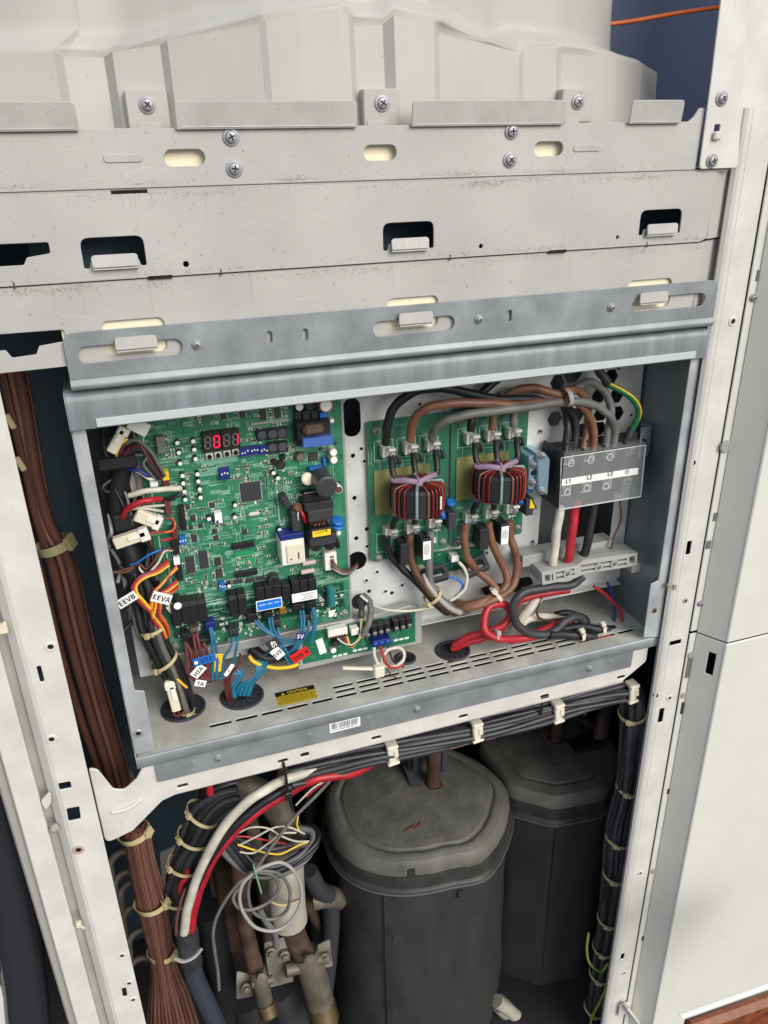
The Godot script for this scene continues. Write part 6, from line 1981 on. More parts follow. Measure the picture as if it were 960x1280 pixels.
	for d in [0.0, 1.0]:
		wire(t, [v(132.2, 100.5, -46) + v(d * 3, 0, 0), v(136.6, 93.4, -42) + v(d * 3, 0, 0), v(145.4, 85.3, -38) + v(d * 3, -d, 0), v(156.3, 78.8, -36) + v(0, -d * 4, 0), v(168.5, 70.7, -40) + v(0, -d * 4, 0)], 1.4, mats.teal)
		wire(t, [v(146.8, 100.6, -46) + v(d * 3, 0, 0), v(146.8, 89.3, -42) + v(d * 3, 0, 0), v(150.7, 77.1, -38) + v(d * 3, 0, 0), v(156.4, 61.3, -36) + v(d * 4, 0, 0), v(162.1, 45.7, -36) + v(d * 3, 0, 0)], 1.5, mats.teal)
		wire(t, [v(179.5, 101.8, -46) + v(d * 3, 0, 0), v(179.2, 88.8, -42) + v(d * 3, 0, 0), v(175.2, 76.5, -38) + v(d * 3, 0, 0), v(167.5, 62.6, -38) + v(d * 3, 0, 0), v(157.6, 54, -44) + v(d * 3, 0, 0)], 1.5, mats.teal)
		wire(t, [v(192.4, 102.5, -46) + v(d * 2, 0, 0), v(192.9, 89.2, -42) + v(d * 2, 0, 0), v(189.3, 75.5, -40) + v(d * 2, 0, 0), v(187.1, 61.1, -44) + v(d * 2, 0, 0)], 1.5, mats.teal)
	wire(t, [v(187, 88.1, -46), v(186.4, 82, -42), v(180.7, 72.2, -40), v(171.2, 59.1, -42)], 1.5, mats.teal)
	wire(t, [v(154.6, 86.8, -46), v(154.7, 80.6, -42), v(152.4, 75.4, -40), v(144, 56.9, -50), v(138.8, 47.6, -58)], 1.4, mats.teal)
	cable("thin_wire", "yellow wire sagging behind the blue ones under the tray", [v(124.2, 49.9, -60), v(127.5, 44.5, -56), v(137.2, 38, -54), v(150.4, 31.9, -54), v(164.2, 29.3, -54), v(174.3, 27.7, -58)], 2.2, mats.yellow, "", "wire")
	cable("power_cable", "black sleeve bundle behind the blue wires under the tray", [v(129.1, 51.2, -70), v(135.2, 46.3, -64), v(144.7, 41.2, -60), v(160.1, 41, -60)], 6.0, mats.black)
	# wire markers with their printed codes
	flag("wire_marker", "blue marker flag on the blue wire pair", "ST1", v(77, 73.5, -34), 26, 10.5, 0.1, mats.blue, mats.deepblue, 5.0, "dot")
	flag("wire_marker", "yellow marker flag behind the blue flag", "F", v(89.9, 64.9, -37), 9, 24, -0.2, mats.yellow, mats.ink, 5.0)
	flag("wire_marker", "white marker sleeve on dark red wires, upper left", "H2A", v(69.4, 61.8, -34), 17, 11, 0.75, mats.label, mats.ink, 4.5)
	flag("wire_marker", "white marker sleeve on dark red wires, lowest", "TA", v(69.7, 47.6, -33), 13, 8.5, -0.4, mats.label, mats.ink, 4.5)
	flag("wire_marker", "slim white marker sleeve on the bowed blue wire", "L", v(99.7, 54.7, -35), 5, 17, -0.65, mats.label, mats.ink, 3.0)
	flag("wire_marker", "dark marker sleeve reading 4S above the white one", "4S", v(146.7, 76.9, -33), 13, 15, -1.2, mats.charcoal, mats.label, 5.5)
	flag("wire_marker", "white marker sleeve just under the dark one", "SVE", v(150.1, 64.4, -33), 12, 16, 0.6, mats.label, mats.ink, 4.5)
	flag("wire_marker", "purple marker sleeve reading SV", "SV", v(175.4, 78, -35), 10, 10, -0.2, mat("violet", Color(0.2, 0.16, 0.4), 0.45), mats.label, 4.6)
	flag("wire_marker", "red marker flag reading SV6", "SV6", v(173.3, 57.1, -32), 23, 13, 0.45, mat("redflag", Color(0.85, 0.12, 0.14), 0.45), mats.ink, 5.0, "arrow")
	flag("wire_marker", "white marker flag reading EEVA", "EEVA", v(45.7, 151.9, -34), 21, 12.5, -0.47, mats.label, mats.ink, 5.2)
	flag("wire_marker", "white marker flag reading EEVB beside the left flange", "EEVB", v(15.1, 156.5, -34), 23, 11, 0.45, mats.label, mats.ink, 5.2)
	# left harness: taped trunk down to the first grommet
	t = thing("wire_harness", "thick black taped harness running down left of main board into grommet", "wire harness", v(50, 0, -62))
	m = M.new()
	m.tube(spline([v(33.9, 316.1, -62), v(34.8, 295.2, -62), v(28.4, 270.9, -64), v(22.4, 249.9, -64), v(20.2, 227.1, -62), v(22.1, 203, -60), v(25.3, 186.6, -58), v(22.9, 171, -56)], 6), 9.0, 12)
	part(t, "trunk", m, mats.black)
	bundle(t, [v(27.5, 174.4, -56), v(29.4, 156.9, -54), v(29.4, 136.8, -50), v(29.4, 116.5, -46), v(35.5, 91.8, -46), v(43.6, 66.5, -48), v(48.8, 39.7, -52), v(51.4, 15.5, -58), v(52, 0, -62), v(54, -8, -62)], 8.5, 3.6, 12, [mats.black, mats.black, mats.greywire, mats.blacksoft], 1.2)
	tie(t, v(33.2, 115.6, -46), v(-0.25, 1, 0), 13.5, mats.tie, v(-0.4, -0.2, 0.9))
	tie(t, v(38.1, 74.6, -47), v(-0.45, 1, 0), 14.5, mats.tie, v(-0.6, -0.3, 0.8))
	tie(t, v(52.8, 0.4, -56), v(0, 1, 0), 8.0, mats.tie, v(0.1, 0, 1))
	t = thing("wire_harness", "red, orange and yellow wires gathered below the EEVA marker", "wire harness", v(36.9, 127.9, -40))
	for q in [["red", 0.0], ["orange", 1.0], ["yellow", 2.0], ["maroon", 3.0], ["red", 4.0], ["orange", 5.0]]:
		var d: float = q[1]
		wire(t, [v(62.3, 159.4, -50) + v(0, -d * 1.6, 0), v(51.2, 155.4, -42) + v(d * 0.8, -d * 0.8, 0), v(40.9, 153, -38) + v(d * 1.2, 0, 0), v(37.2, 143.2, -36) + v(d * 1.3, 0, d * 0.3), v(34.2, 133.3, -35) + v(d * 1.6, 0, 0), v(39.9, 118.2, -36) + v(d * 1.4, d * 0.4, 0), v(43, 102.3, -42) + v(d * 0.9, d * 0.4, 0)], 1.5, mats[q[0]])
	for q in [["orange", 0.0], ["yellow", 1.0], ["brown", 2.0]]:
		var d: float = q[1]
		wire(t, [v(64.2, 174.4, -50) + v(0, -d * 1.6, 0), v(54.7, 168, -44) + v(d, 0, 0), v(45.4, 161.5, -40) + v(d, 0, 0), v(38.9, 156.3, -38) + v(d * 1.1, 0, 0), v(34.7, 141.9, -36) + v(d * 1.2, 0, 0), v(35.4, 131.8, -34) + v(d * 1.5, 0, 0)], 1.5, mats[q[0]])
	t = thing("wire_harness", "red and yellow wires curving round above the EEVB marker", "wire harness", v(22.9, 166.2, -40))
	for q in [["maroon", 0.0], ["red", 1.0], ["orange", 2.0], ["yellow", 3.0]]:
		var d: float = q[1]
		wire(t, [v(57.2, 183.3, -50) + v(0, -d * 2.2, 0), v(43.1, 178.9, -42) + v(d * 0.8, -d * 1.4, 0), v(30.7, 176.9, -38) + v(d * 1.4, -d * 0.8, 0), v(22.6, 170.3, -36) + v(d * 1.3, 0, 0), v(21, 162.7, -35) + v(d * 1.2, 0, 0), v(25.8, 149.3, -35) + v(d * 1.3, d * 0.6, 0), v(33, 137.5, -36) + v(d * 0.8, d * 0.6, 0)], 1.4, mats[q[0]])
	t = thing("wire_harness", "thin red, white and blue wires crossing to the left flange", "wire harness", v(33.3, 181.6, -44))
	for q in [[[v(63.3, 192.5, -50), v(54.5, 196.1, -46), v(44.4, 187.9, -42), v(36.3, 181.1, -42), v(30.8, 185.9, -44), v(21.8, 182.9, -46), v(7.7, 184.1, -40)], "maroon"], [[v(62.4, 191.7, -50), v(55.1, 194.1, -46), v(47.1, 184.6, -42), v(36.4, 176.4, -42), v(31.4, 179.2, -44), v(30.5, 183, -46)], "whitewire"], [[v(52.2, 196.5, -46), v(40.6, 194.1, -44), v(30.3, 187.7, -46), v(22.9, 184.4, -48)], "blue"], [[v(28.4, 185.3, -46), v(19.8, 180.6, -44), v(10.7, 183.4, -40), v(6.3, 184.9, -40)], "brown"], [[v(66, 225.9, -50), v(68.1, 220.1, -46), v(64.9, 214.3, -46), v(54.5, 214.4, -44), v(40.5, 216.4, -42)], "orange"], [[v(54.9, 228.2, -46), v(63.4, 226.8, -46), v(66.7, 222.1, -46), v(65.1, 214.3, -48)], "maroon"], [[v(65.8, 211.9, -50), v(54.3, 214, -43), v(40.3, 214.7, -42)], "greenwire"], [[v(65.6, 210.5, -50), v(54.6, 215.5, -43), v(40.7, 217.3, -42)], "red"], [[v(64, 204.4, -50), v(58.2, 205.5, -46), v(53.5, 206.3, -46)], "red"]]:
		wire(t, q[0], 1.2, mats[q[1]])
	t = thing("wire_harness", "black and grey wires arching from the top left plug to the yellow connector", "wire harness", v(50.2, 294, -46))
	for i in 6:
		wire(t, [v(29.9, 292.5, -50) + v(i * 0.8, -i * 1.2, 0), v(36.9, 304, -46) + v(i * 1.6, -i * 2.4, 0), v(47.7, 306, -42) + v(i * 0.8, -i * 3.0, 0), v(56.8, 294.5, -42) + v(-i * 1.6, -i * 2.2, 0), v(61.7, 279.6, -44) + v(-i * 1.6, -i * 1.2, 0), v(65.4, 267.6, -50) + v(-i * 1.5, -i * 0.6, 0)], 1.5, [mats.greywire, mats.black, mats.maroon, mats.charcoal, mats.black, mats.greywire][i])
	for q in [[[v(26.8, 289.9, -50), v(29.4, 298.4, -46), v(33.7, 305.1, -46), v(38.7, 306.7, -48)], "yellow"], [[v(28.6, 288.2, -50), v(30.4, 296.8, -46), v(35.4, 303, -45), v(40.9, 304.2, -46)], "maroon"], [[v(36, 278.9, -52), v(44.7, 275.2, -46), v(52, 268, -46), v(57.7, 267.2, -50)], "whitewire"], [[v(33.2, 278.5, -50), v(43.7, 278, -45), v(51, 272, -44), v(56.7, 270.4, -50)], "deepblue"]]:
		wire(t, q[0], 1.6, mats[q[1]])
	cable("thin_wire", "thick white wire crossing to the board's edge, upper", [v(32.2, 254.9, -46), v(44.8, 258.4, -42), v(61.4, 258.1, -42), v(77.7, 253.1, -50)], 2.6, mats.whitewire, "", "wire")
	cable("thin_wire", "thick red sleeved wire curving below the white one", [v(23.3, 233.4, -50), v(28.9, 243, -44), v(37.8, 247.8, -42), v(47.7, 249.4, -42), v(58.9, 246.2, -48)], 2.8, mats.red, "", "wire")
	cable("thin_wire", "thin white wire pair below the red sleeve, upper", [v(32.9, 241.5, -46), v(45.5, 242.6, -44), v(60.9, 239.1, -50)], 1.2, mats.whitewire, "", "wire")
	cable("thin_wire", "thin white wire pair below the red sleeve, lower", [v(32.5, 242.7, -47), v(46.5, 240.1, -44), v(59.4, 233, -50)], 1.2, mats.whitewire, "", "wire")
	cable("thin_wire", "black wire end beside the white wire's tip", [v(78.1, 249.1, -52), v(73.2, 245.9, -50), v(66, 243.9, -52)], 2.0, mats.black, "", "wire")
	# loose white plugs
	for q in [[v(30.9, 308.4, -46), 26.0, 9.0, 0.95, "white plug leaning at the top left corner of the box"], [v(45.2, 231.6, -42), 24.0, 11.5, -0.55, "white plug below the red sleeve, tilted to the right"], [v(28.2, 216.3, -40), 32.0, 11.0, 0.2, "white plug lying level left of the board"], [v(41.4, 35.7, -40), 9.0, 38.0, 0.08, "long white plug strapped to the harness above first grommet"]]:
		var p: Vector3 = q[0]
		t = thing("wire_plug", q[4], "plug", p)
		var qq := Basis(Vector3.BACK, q[3])
		box_part(t, "housing", p, v(q[1], q[2], 8), mats.ivory, 1.0, qq)
		box_part(t, "latch", p + qq * v(q[1] * 0.15, q[2] * 0.12, 4.4), v(q[1] * 0.5, q[2] * 0.45, 1.6), mats.whiteplastic, 0.5, qq)
		box_part(t, "end_cap", p + qq * (v(q[1] * 0.36, 0, 1) if q[1] > q[2] else v(0, q[2] * 0.36, 1)), v(q[1] * 0.28, q[2] * 1.15, 8.4) if q[1] > q[2] else v(q[1] * 1.15, q[2] * 0.2, 8.4), mats.whiteplastic, 0.8, qq)
	for q in [[v(27, 287.6, -44), 34.0, 11.0, "black tape wrap on the harness, upper"], [v(26.9, 227.1, -52), 26.0, 17.0, "black tape wrap on the harness, lower"]]:
		m = M.new()
		m.box(q[0], v(q[1], q[2], 8), 2.0)
		solo("tape_wrap", q[3], "tape", m, mats.black)
	m = M.new()
	m.box(v(49.6, 317, -48), v(18, 12, 1.2), 0.3, Basis(Vector3.BACK, -0.6))
	solo("paper_tag", "white paper tag tucked under the hood at top left", "tag", m, mats.label)
	m = M.new()
	m.plate([Vector2(34.3, 272.4), Vector2(48.4, 273.5), Vector2(47.2, 245.2), Vector2(34.2, 244.1)], [], -67, -66)
	solo("clear_bag", "grey plastic sleeve behind the left harness", "sleeve", m, mats.lightgrey)
	# extra dark wires filling the left channel
	t = thing("wire_harness", "tangle of black and grey wires in the left channel of the box", "wire harness", v(12.5, 204.8, -60))
	for i in 16:
		var y0 := rng.randf_range(150, 320)
		var x0 := rng.randf_range(8, 38)
		var pts := [v(x0, y0, rng.randf_range(-70, -50))]
		for k in 4:
			pts.append(v(clampf(x0 + rng.randf_range(-12, 16), 6, 44), y0 - 18 * (k + 1) + rng.randf_range(-8, 8), rng.randf_range(-74, -48)))
		wire(t, pts, rng.randf_range(1.0, 2.2), [mats.black, mats.charcoal, mats.greywire, mats.black, mats.brown, mats.lightgrey][i % 6])
	wire(t, [v(41.8, 69, -42), v(45.3, 59.3, -40), v(50.6, 49.8, -40), v(56.2, 39.7, -42)], 1.4, mats.yellow)
	wire(t, [v(40.2, 69.4, -42), v(42.1, 60.2, -40), v(41.9, 52.1, -40)], 1.6, mats.red)
	wire(t, [v(39.3, 13.1, -40), v(42.9, 7.3, -42), v(49.1, 6.8, -46), v(54.5, 7, -48)], 1.4, mats.maroon)

# rings of a closed outline (x, z) scaled about a centre at given heights
func loft(m: M, outline: Array, c: Vector2, rings: Array, cap := true, lump := 0.0) -> void:
	var k := outline.size()
	var pts := []
	for r in rings:
		var row := []
		for p in outline:
			var q: Vector2 = c + (p - c) * (float(r[0]) + lump * (sin(p.x * 0.11 + r[1] * 0.03) + sin(p.y * 0.09 - r[1] * 0.047)))
			row.append(v(q.x, r[1], q.y))
		pts.append(row)
	for i in rings.size() - 1:
		for j in k:
			var j1 := (j + 1) % k
			var A: Vector3 = pts[i][j]
			var B: Vector3 = pts[i][j1]
			var C: Vector3 = pts[i + 1][j1]
			var D: Vector3 = pts[i + 1][j]
			var up := (D - A).normalized()
			var nA := side_normal(pts[i], j, up)
			var nB := side_normal(pts[i], j1, up)
			m.quadn(A, B, C, D, nA, nB, nB, nA)
	if cap:
		var top: Array = pts[rings.size() - 1]
		var o := v(c.x, rings[rings.size() - 1][1] + 2.0, c.y)
		for j in k:
			m.tri(top[j], top[(j + 1) % k], o, Vector3.UP, Vector3.UP, Vector3.UP)

func side_normal(row: Array, j: int, up: Vector3) -> Vector3:
	var k := row.size()
	var t: Vector3 = row[(j + 1) % k] - row[(j + k - 1) % k]
	var n := t.cross(up).normalized()
	var c := Vector3.ZERO
	for p in row:
		c += p
	var o: Vector3 = row[j] - c / k
	return -n if n.dot(v(o.x, 20, o.z)) < 0 else n

func dense(p: Array, sub := 4) -> Array:
	var a := []
	var k := p.size()
	var q := []
	for i in k + 3:
		var s: Vector2 = p[(i - 1 + k) % k]
		q.append(v(s.x, 0, s.y))
	var sp := spline(q, sub)
	for i in range(sub, sub * (k + 1)):
		a.append(Vector2(sp[i].x, sp[i].z))
	return a

func make_compressor(label: String, raw: Array, c: Vector2, y: float, plateau: float) -> Node3D:
	var ol := dense(raw, 4) if plateau > 0.75 else fillet(raw, 42.0, {}, 6)
	var t := thing("compressor", label, "compressor", v(c.x, -790, c.y), "compressors in sound jackets")
	var m := M.new()
	var body := []
	for i in 15:
		body.append([0.955 + 0.012 * sin(i * 0.5), lerpf(-795, y + 6, i / 14.0)])
	loft(m, ol, c, body, false, 0.006)
	part(t, "jacket", m, mats.rubber)
	# overlapping jacket seam
	m = M.new()
	var i0 := 12
	for s in [0]:
		var a: Vector2 = c + (ol[i0] - c) * 0.975
		m.box(v(a.x, y - 190, a.y), v(3, 360, 3), 1.2)
	part(t, "jacket_seam", m, mats.rubber)
	m = M.new()
	loft(m, ol, c, [[0.975, y - 6], [1.0, y - 5], [1.008, y - 2.5], [1.0, y], [0.985, y + 1.5], [0.975, y + 4], [0.97, y + 18], [0.962, y + 26]], false)
	part(t, "lid_skirt", m, mats.skirt)
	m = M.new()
	loft(m, ol, c, [[0.99, y - 6.5], [1.012, y - 5.5], [1.014, y - 4], [1.0, y - 3]], false)  # paler grey ring paints the light caught along the lid rim
	part(t, "rim_highlight", m, mats.rimglint)
	m = M.new()
	loft(m, ol, c, [[0.962, y + 26], [0.956, y + 31], [0.944, y + 36.5], [0.925, y + 41.5], [0.897, y + 45.5], [plateau + 0.075, y + 48.2], [plateau + 0.05, y + 49], [plateau + 0.03, y + 48.6], [plateau + 0.012, y + 46.8], [plateau - 0.008, y + 47.4], [plateau - 0.03, y + 49.5], [plateau - 0.1, y + 51.5], [0.45, y + 55], [0.2, y + 56.5]], true, 0.004)
	part(t, "lid_top", m, mats.lid)
	return t

func build_lower() -> void:
	# --- compressors in black sound jackets
	var c1 := Vector2(358, -195)
	var t := make_compressor("front compressor in a dusty black jacket with round shouldered lid", [Vector2(221, -190), Vector2(226, -150), Vector2(245, -115), Vector2(275, -90), Vector2(314, -74), Vector2(368, -67), Vector2(430, -68), Vector2(504, -146), Vector2(503, -220), Vector2(455, -295), Vector2(400, -322), Vector2(340, -326), Vector2(285, -312), Vector2(243, -275), Vector2(226, -235)], c1, -400, 0.78)
	var m := M.new()
	var pb := v(394.7, -352, -201.3)
	m.tube([pb, pb + v(0, 60, 0), pb + v(0, 260, 0)], 11.0, 14)
	m.tube([pb + v(0, -2, 0), pb + v(0, 9, 0)], 14.0, 14)
	part(t, "discharge_pipe", m, mats.copperdull)
	m = M.new()
	var tb := v(368.2, -352, -211)
	m.box(tb + v(0, 14, -8), v(18, 3, 44), 0.8, Basis(Vector3.RIGHT, 0.35))
	m.box(tb + v(10, 30, -20), v(14, 50, 10), 1.5)
	box_part(t, "pipe_guard", tb + v(52, 30, -14), v(10, 50, 14), mats.charcoal, 1.5)
	part(t, "terminal_cover", m, mats.charcoal)
	m = M.new()
	var rb := v(365.8, -352, -230.4)
	m.tube([rb, rb + v(0, 16, 0)], 4.5, 10)
	m.tube([rb + v(0, 14, 0), rb + v(2, 60, 0)], 3.0, 10)
	part(t, "terminal_stud", m, mats.black)
	m = M.new()
	m.tube([v(322.1, -344.6, -129.9), v(333.3, -344.4, -133.8), v(336.5, -344.4, -129.9), v(350.6, -344, -138.2)], 1.5, 5, true, [], 0.3)
	m.tube([v(328.2, -344.4, -132.9), v(339.8, -344.2, -136.8), v(347.8, -344.1, -133.8)], 1.2, 5, true, [], 0.3)
	part(t, "red_crayon_mark", m, mat("crayon", Color(0.42, 0.22, 0.22), 0.8))
	# moulded marks on the jacket
	for p in [v(285.9, -477.5, -70), v(282.1, -640.1, -70), v(383.4, -423.2, -66), v(307.6, -350.9, -66)]:
		m = M.new()
		m.plate(rrect(0, 0, 11, 13, 1), [rrect(0, 3, 7, 3, 0.5), rrect(0, -3, 7, 3, 0.5)], -2, 1.0, Transform3D(Basis(), p), 0.2)
		part(t, "moulded_mark", m, mats.rubber)
	var c2 := Vector2(618, -232)
	t = make_compressor("rear compressor with an angular black lid behind the right harness", [Vector2(505, -172), Vector2(560, -124), Vector2(648, -114), Vector2(722, -178), Vector2(735, -260), Vector2(690, -345), Vector2(570, -355), Vector2(500, -290)], c2, -412, 0.72)
	m = M.new()
	pb = v(626.8, -362, -236.2)
	m.tube([pb, pb + v(0, 60, 0), pb + v(0, 220, 0)], 11.0, 14)
	m.tube([pb + v(0, -2, 0), pb + v(0, 8, 0)], 15.0, 14)
	part(t, "discharge_pipe", m, mats.copperdull)
	m = M.new()
	m.box(v(666.7, -358, -213.1), v(56, 10, 36), 2.0, Basis(Vector3.UP, 0.1))
	part(t, "terminal_cover", m, mats.black)
	m = M.new()
	m.box(v(607.8, -352, -263.1) + v(0, 12, 0), v(5, 26, 18), 1.0)
	part(t, "terminal_stud", m, mats.charcoal)
	cable("suction_pipe", "copper pipe bending upward behind the rear compressor's lid", [v(687.4, -339.3, -200), v(690, -324.3, -205), v(701.4, -307.3, -215), v(721.1, -301.6, -230), v(756.3, -316.2, -260)], 12.0, mats.copperdull, "", "pipe")
	# --- black harness tied along the beam and down the right side
	t = thing("wire_harness", "black wire harness clipped along the beam's underside", "wire harness", v(375.3, -97.7, -26))
	m = M.new()
	var run := [v(151.3, -96.7, -30), v(199.6, -94.9, -28), v(245.2, -92.3, -26), v(300.8, -93.9, -26), v(375.3, -96.8, -26), v(427, -97, -26), v(480.2, -95.3, -26), v(525.8, -94, -26), v(577.5, -93.9, -26)]
	m.tube(spline(run, 5), 9.5, 10)
	part(t, "core", m, mats.black)
	bundle(t, run, 11.5, 3.4, 15, [mats.harness, mats.tape, mats.charcoal], 1.6, "wire", 7, 7)
	for p in [v(265.2, -89.3, -18), v(370.5, -88, -18), v(478.8, -90.8, -18), v(584.4, -90, -18)]:
		var cl := M.new()
		cl.box(p + v(0, 0, 4), v(9, 27, 5), 1.2, Basis(Vector3.BACK, 0.12))
		cl.box(p + v(1, 11, 0), v(13, 5, 16), 1.2, Basis(Vector3.BACK, 0.12))
		cl.box(p + v(2, -12, 0), v(14, 3.5, 16), 1.0, Basis(Vector3.BACK, 0.12))
		cl.box(p + v(4.5, 2, 5), v(6, 12, 5), 1.0, Basis(Vector3.BACK, 0.12))
		part(t, "white_clip", cl, mats.tiewhite)
	m = M.new()
	m.box(v(455.9, -70.3, -14), v(3.5, 34, 2), 0.6, Basis(Vector3.BACK, -0.05))
	m.box(v(454.5, -55.4, -8), v(12, 3, 4), 0.8)
	part(t, "black_strap", m, mats.black)
	t = thing("wire_harness", "thick black wire harness hanging down beside the right corner post", "wire harness", v(611.7, -425.5, -40))
	var down := [v(572.6, -93.5, -28), v(588.5, -97.8, -28), v(600.3, -118.4, -28), v(604.4, -161.2, -30), v(608.9, -210.6, -32), v(615.5, -274.7, -36), v(612.6, -337, -38), v(614.9, -393.5, -40), v(620.2, -453.6, -42), v(621.8, -509.2, -44), v(623.5, -567, -46), v(624.6, -627.1, -48), v(628.5, -693.9, -52), v(632.7, -773.9, -58), v(636.5, -850.7, -64)]
	m = M.new()
	m.tube(spline(down, 5), 10.0, 10)
	part(t, "core", m, mats.black)
	bundle(t, down, 12.5, 4.0, 13, [mats.harness, mats.harness, mats.tape], 0.9, "wire", 7, 6)
	for q in [[v(600.9, -137.7, -30), -0.1], [v(617.7, -274.4, -36), 0.15], [v(614, -373.1, -39), 0.25], [v(620.8, -451, -42), 0.15], [v(624.7, -552.1, -46), 0.1], [v(624.9, -620.8, -48), 0.1], [v(628.4, -692.4, -52), 0.2], [v(631.6, -789.2, -58), 0.3]]:
		tie(t, q[0], v(q[1], 1, 0.1), 17.0, mats.tie, v(-0.75, -0.1, 0.7), 4.5)
	cable("thin_wire", "yellow green earth wire slung beside the hanging harness", [v(581.5, -552, -34), v(580.4, -586, -32), v(588.3, -618.7, -30), v(611.4, -649.1, -30), v(624.5, -638.5, -32), v(630.4, -680.9, -32), v(622.6, -727.4, -34), v(612.6, -767, -36), v(610.3, -794.3, -36)], 2.0, mat("limewire", Color(0.55, 0.62, 0.25), 0.5), "", "wire")
	cable("thin_wire", "thin brown wire hanging below the beam harness", [v(338.5, -107, -18), v(370.9, -104, -16), v(396.4, -105.7, -16), v(423.3, -105.5, -18), v(437.3, -102.2, -20)], 0.9, mats.copper, "", "wire")
	# --- thick supply cables arcing down to the left
	cable("power_cable", "thick white cable arcing from the beam down to the taped sleeve", [v(225.9, -104.8, -44), v(202.9, -100, -34), v(186.6, -95.9, -28), v(168.3, -91.8, -22), v(146, -89.3, -18), v(121.7, -94.6, -16), v(97.3, -107.6, -16), v(74.6, -130.9, -18), v(51.2, -170.8, -22), v(32.6, -214.1, -26), v(19.8, -254.6, -30), v(10.5, -298.3, -34)], 5.4, mats.whitewire)
	cable("power_cable", "thick red cable arcing behind the white one to the taped sleeve", [v(276.4, -96.5, -46), v(253.5, -118.1, -42), v(222.7, -112.9, -26), v(194.4, -105.5, -22), v(174.8, -103.8, -22), v(145.7, -118, -26), v(115.9, -129.8, -26), v(93.1, -141.9, -24), v(72.3, -161.5, -24), v(53.2, -188.9, -26), v(37.4, -225.1, -28), v(25.8, -263.1, -32), v(18.7, -300.9, -36)], 5.2, mats.red)
	cable("power_cable", "black cable running between the white and red arcs", [v(225.7, -111.1, -44), v(192.1, -105.8, -32), v(156.1, -107.4, -26), v(126.1, -114.8, -23), v(98.7, -129.3, -22), v(73, -151.7, -22), v(52.7, -180, -24), v(35.9, -217.7, -28), v(24.3, -260.1, -33), v(16.6, -296.2, -36)], 5.0, mats.black)
	t = thing("taped_sleeve", "black taped sleeve where the thick cables go down at bottom left", "sleeve", v(20.8, -403, -40))
	m = M.new()
	m.tube(spline([v(14.8, -294.8, -34), v(13.2, -324.2, -36), v(13.6, -353.6, -38)], 5), 15.5, 14, true, [], 0.85)
	part(t, "tape", m, mats.tape)
	m = M.new()
	m.tube(spline([v(12.8, -337.2, -36), v(14.1, -381, -38), v(21.4, -431.7, -40), v(30.9, -494.6, -42)], 5), 14.0, 14, true, [], 0.8)
	part(t, "sleeve", m, mat("slate", Color(0.20, 0.23, 0.27), 0.5))
	m = M.new()
	m.tube(spline([v(-3.5, -322.1, -26), v(5.4, -324, -20), v(17.8, -322.4, -20), v(27.4, -322.4, -28)], 5), 2.6, 8, true, [], 0.5)
	part(t, "grey_tape_band", m, mats.lightgrey)
	# --- grey signal cable coiled and hung by a green tie
	t = thing("coiled_cable", "thin grey cable coiled in loose loops with a green tie", "cable", v(114.6, -273.3, -30))
	var loops := []
	loops.append_array([v(195.4, -110.5, -22), v(178.4, -126.9, -22), v(152, -147.8, -20), v(130.3, -170.4, -18), v(108.5, -198.5, -18), v(94.4, -219.9, -18), v(88.9, -244, -20), v(90.1, -275.2, -22), v(101.2, -296.9, -24), v(116, -305.2, -24), v(132.3, -295.6, -24), v(136.9, -262.6, -22), v(128.5, -232.3, -20), v(111.9, -216.7, -18), v(95, -213.4, -18), v(78.8, -230.7, -18), v(71.3, -244.9, -18), v(76.9, -263, -18), v(92.4, -273.8, -20), v(113.2, -270.6, -22), v(124.7, -254.1, -22), v(118.8, -228.5, -20), v(99.8, -212.5, -17)])
	wire(t, loops, 2.1, mats.greywire, "loop", 7)
	wire(t, [v(99.8, -209.7, -16), v(112.3, -205.1, -15), v(129.4, -206.7, -15), v(143, -225.7, -15), v(149.8, -256.4, -15), v(145.2, -286.8, -15), v(129.3, -309.3, -15), v(111, -313, -15), v(91.8, -298.2, -15), v(80.6, -269.9, -15), v(78.2, -244.3, -15), v(83.9, -222.6, -15), v(97.1, -210.9, -15)], 2.1, mats.lightgrey, "loop", 7)
	wire(t, [v(97.1, -213.7, -16), v(82, -220.6, -17), v(65.9, -241.4, -20), v(51.1, -271.5, -24), v(43.4, -299.4, -26), v(41.8, -334.7, -28), v(41.6, -371.8, -30), v(39.4, -411.9, -34)], 2.1, mats.greywire, "loop", 7)
	m = M.new()
	m.tube(spline([v(98, -194.6, -12), v(99, -205.1, -9), v(100.6, -219.2, -9), v(102.6, -238.3, -10)], 4), 2.4, 8, true, [], 0.5)
	part(t, "green_tie", m, mat("celadon", Color(0.45, 0.62, 0.50), 0.5))
	t = thing("wire_harness", "thin white, red and yellow wires bowed across the grey loop", "wire harness", v(121.5, -189.3, -30))
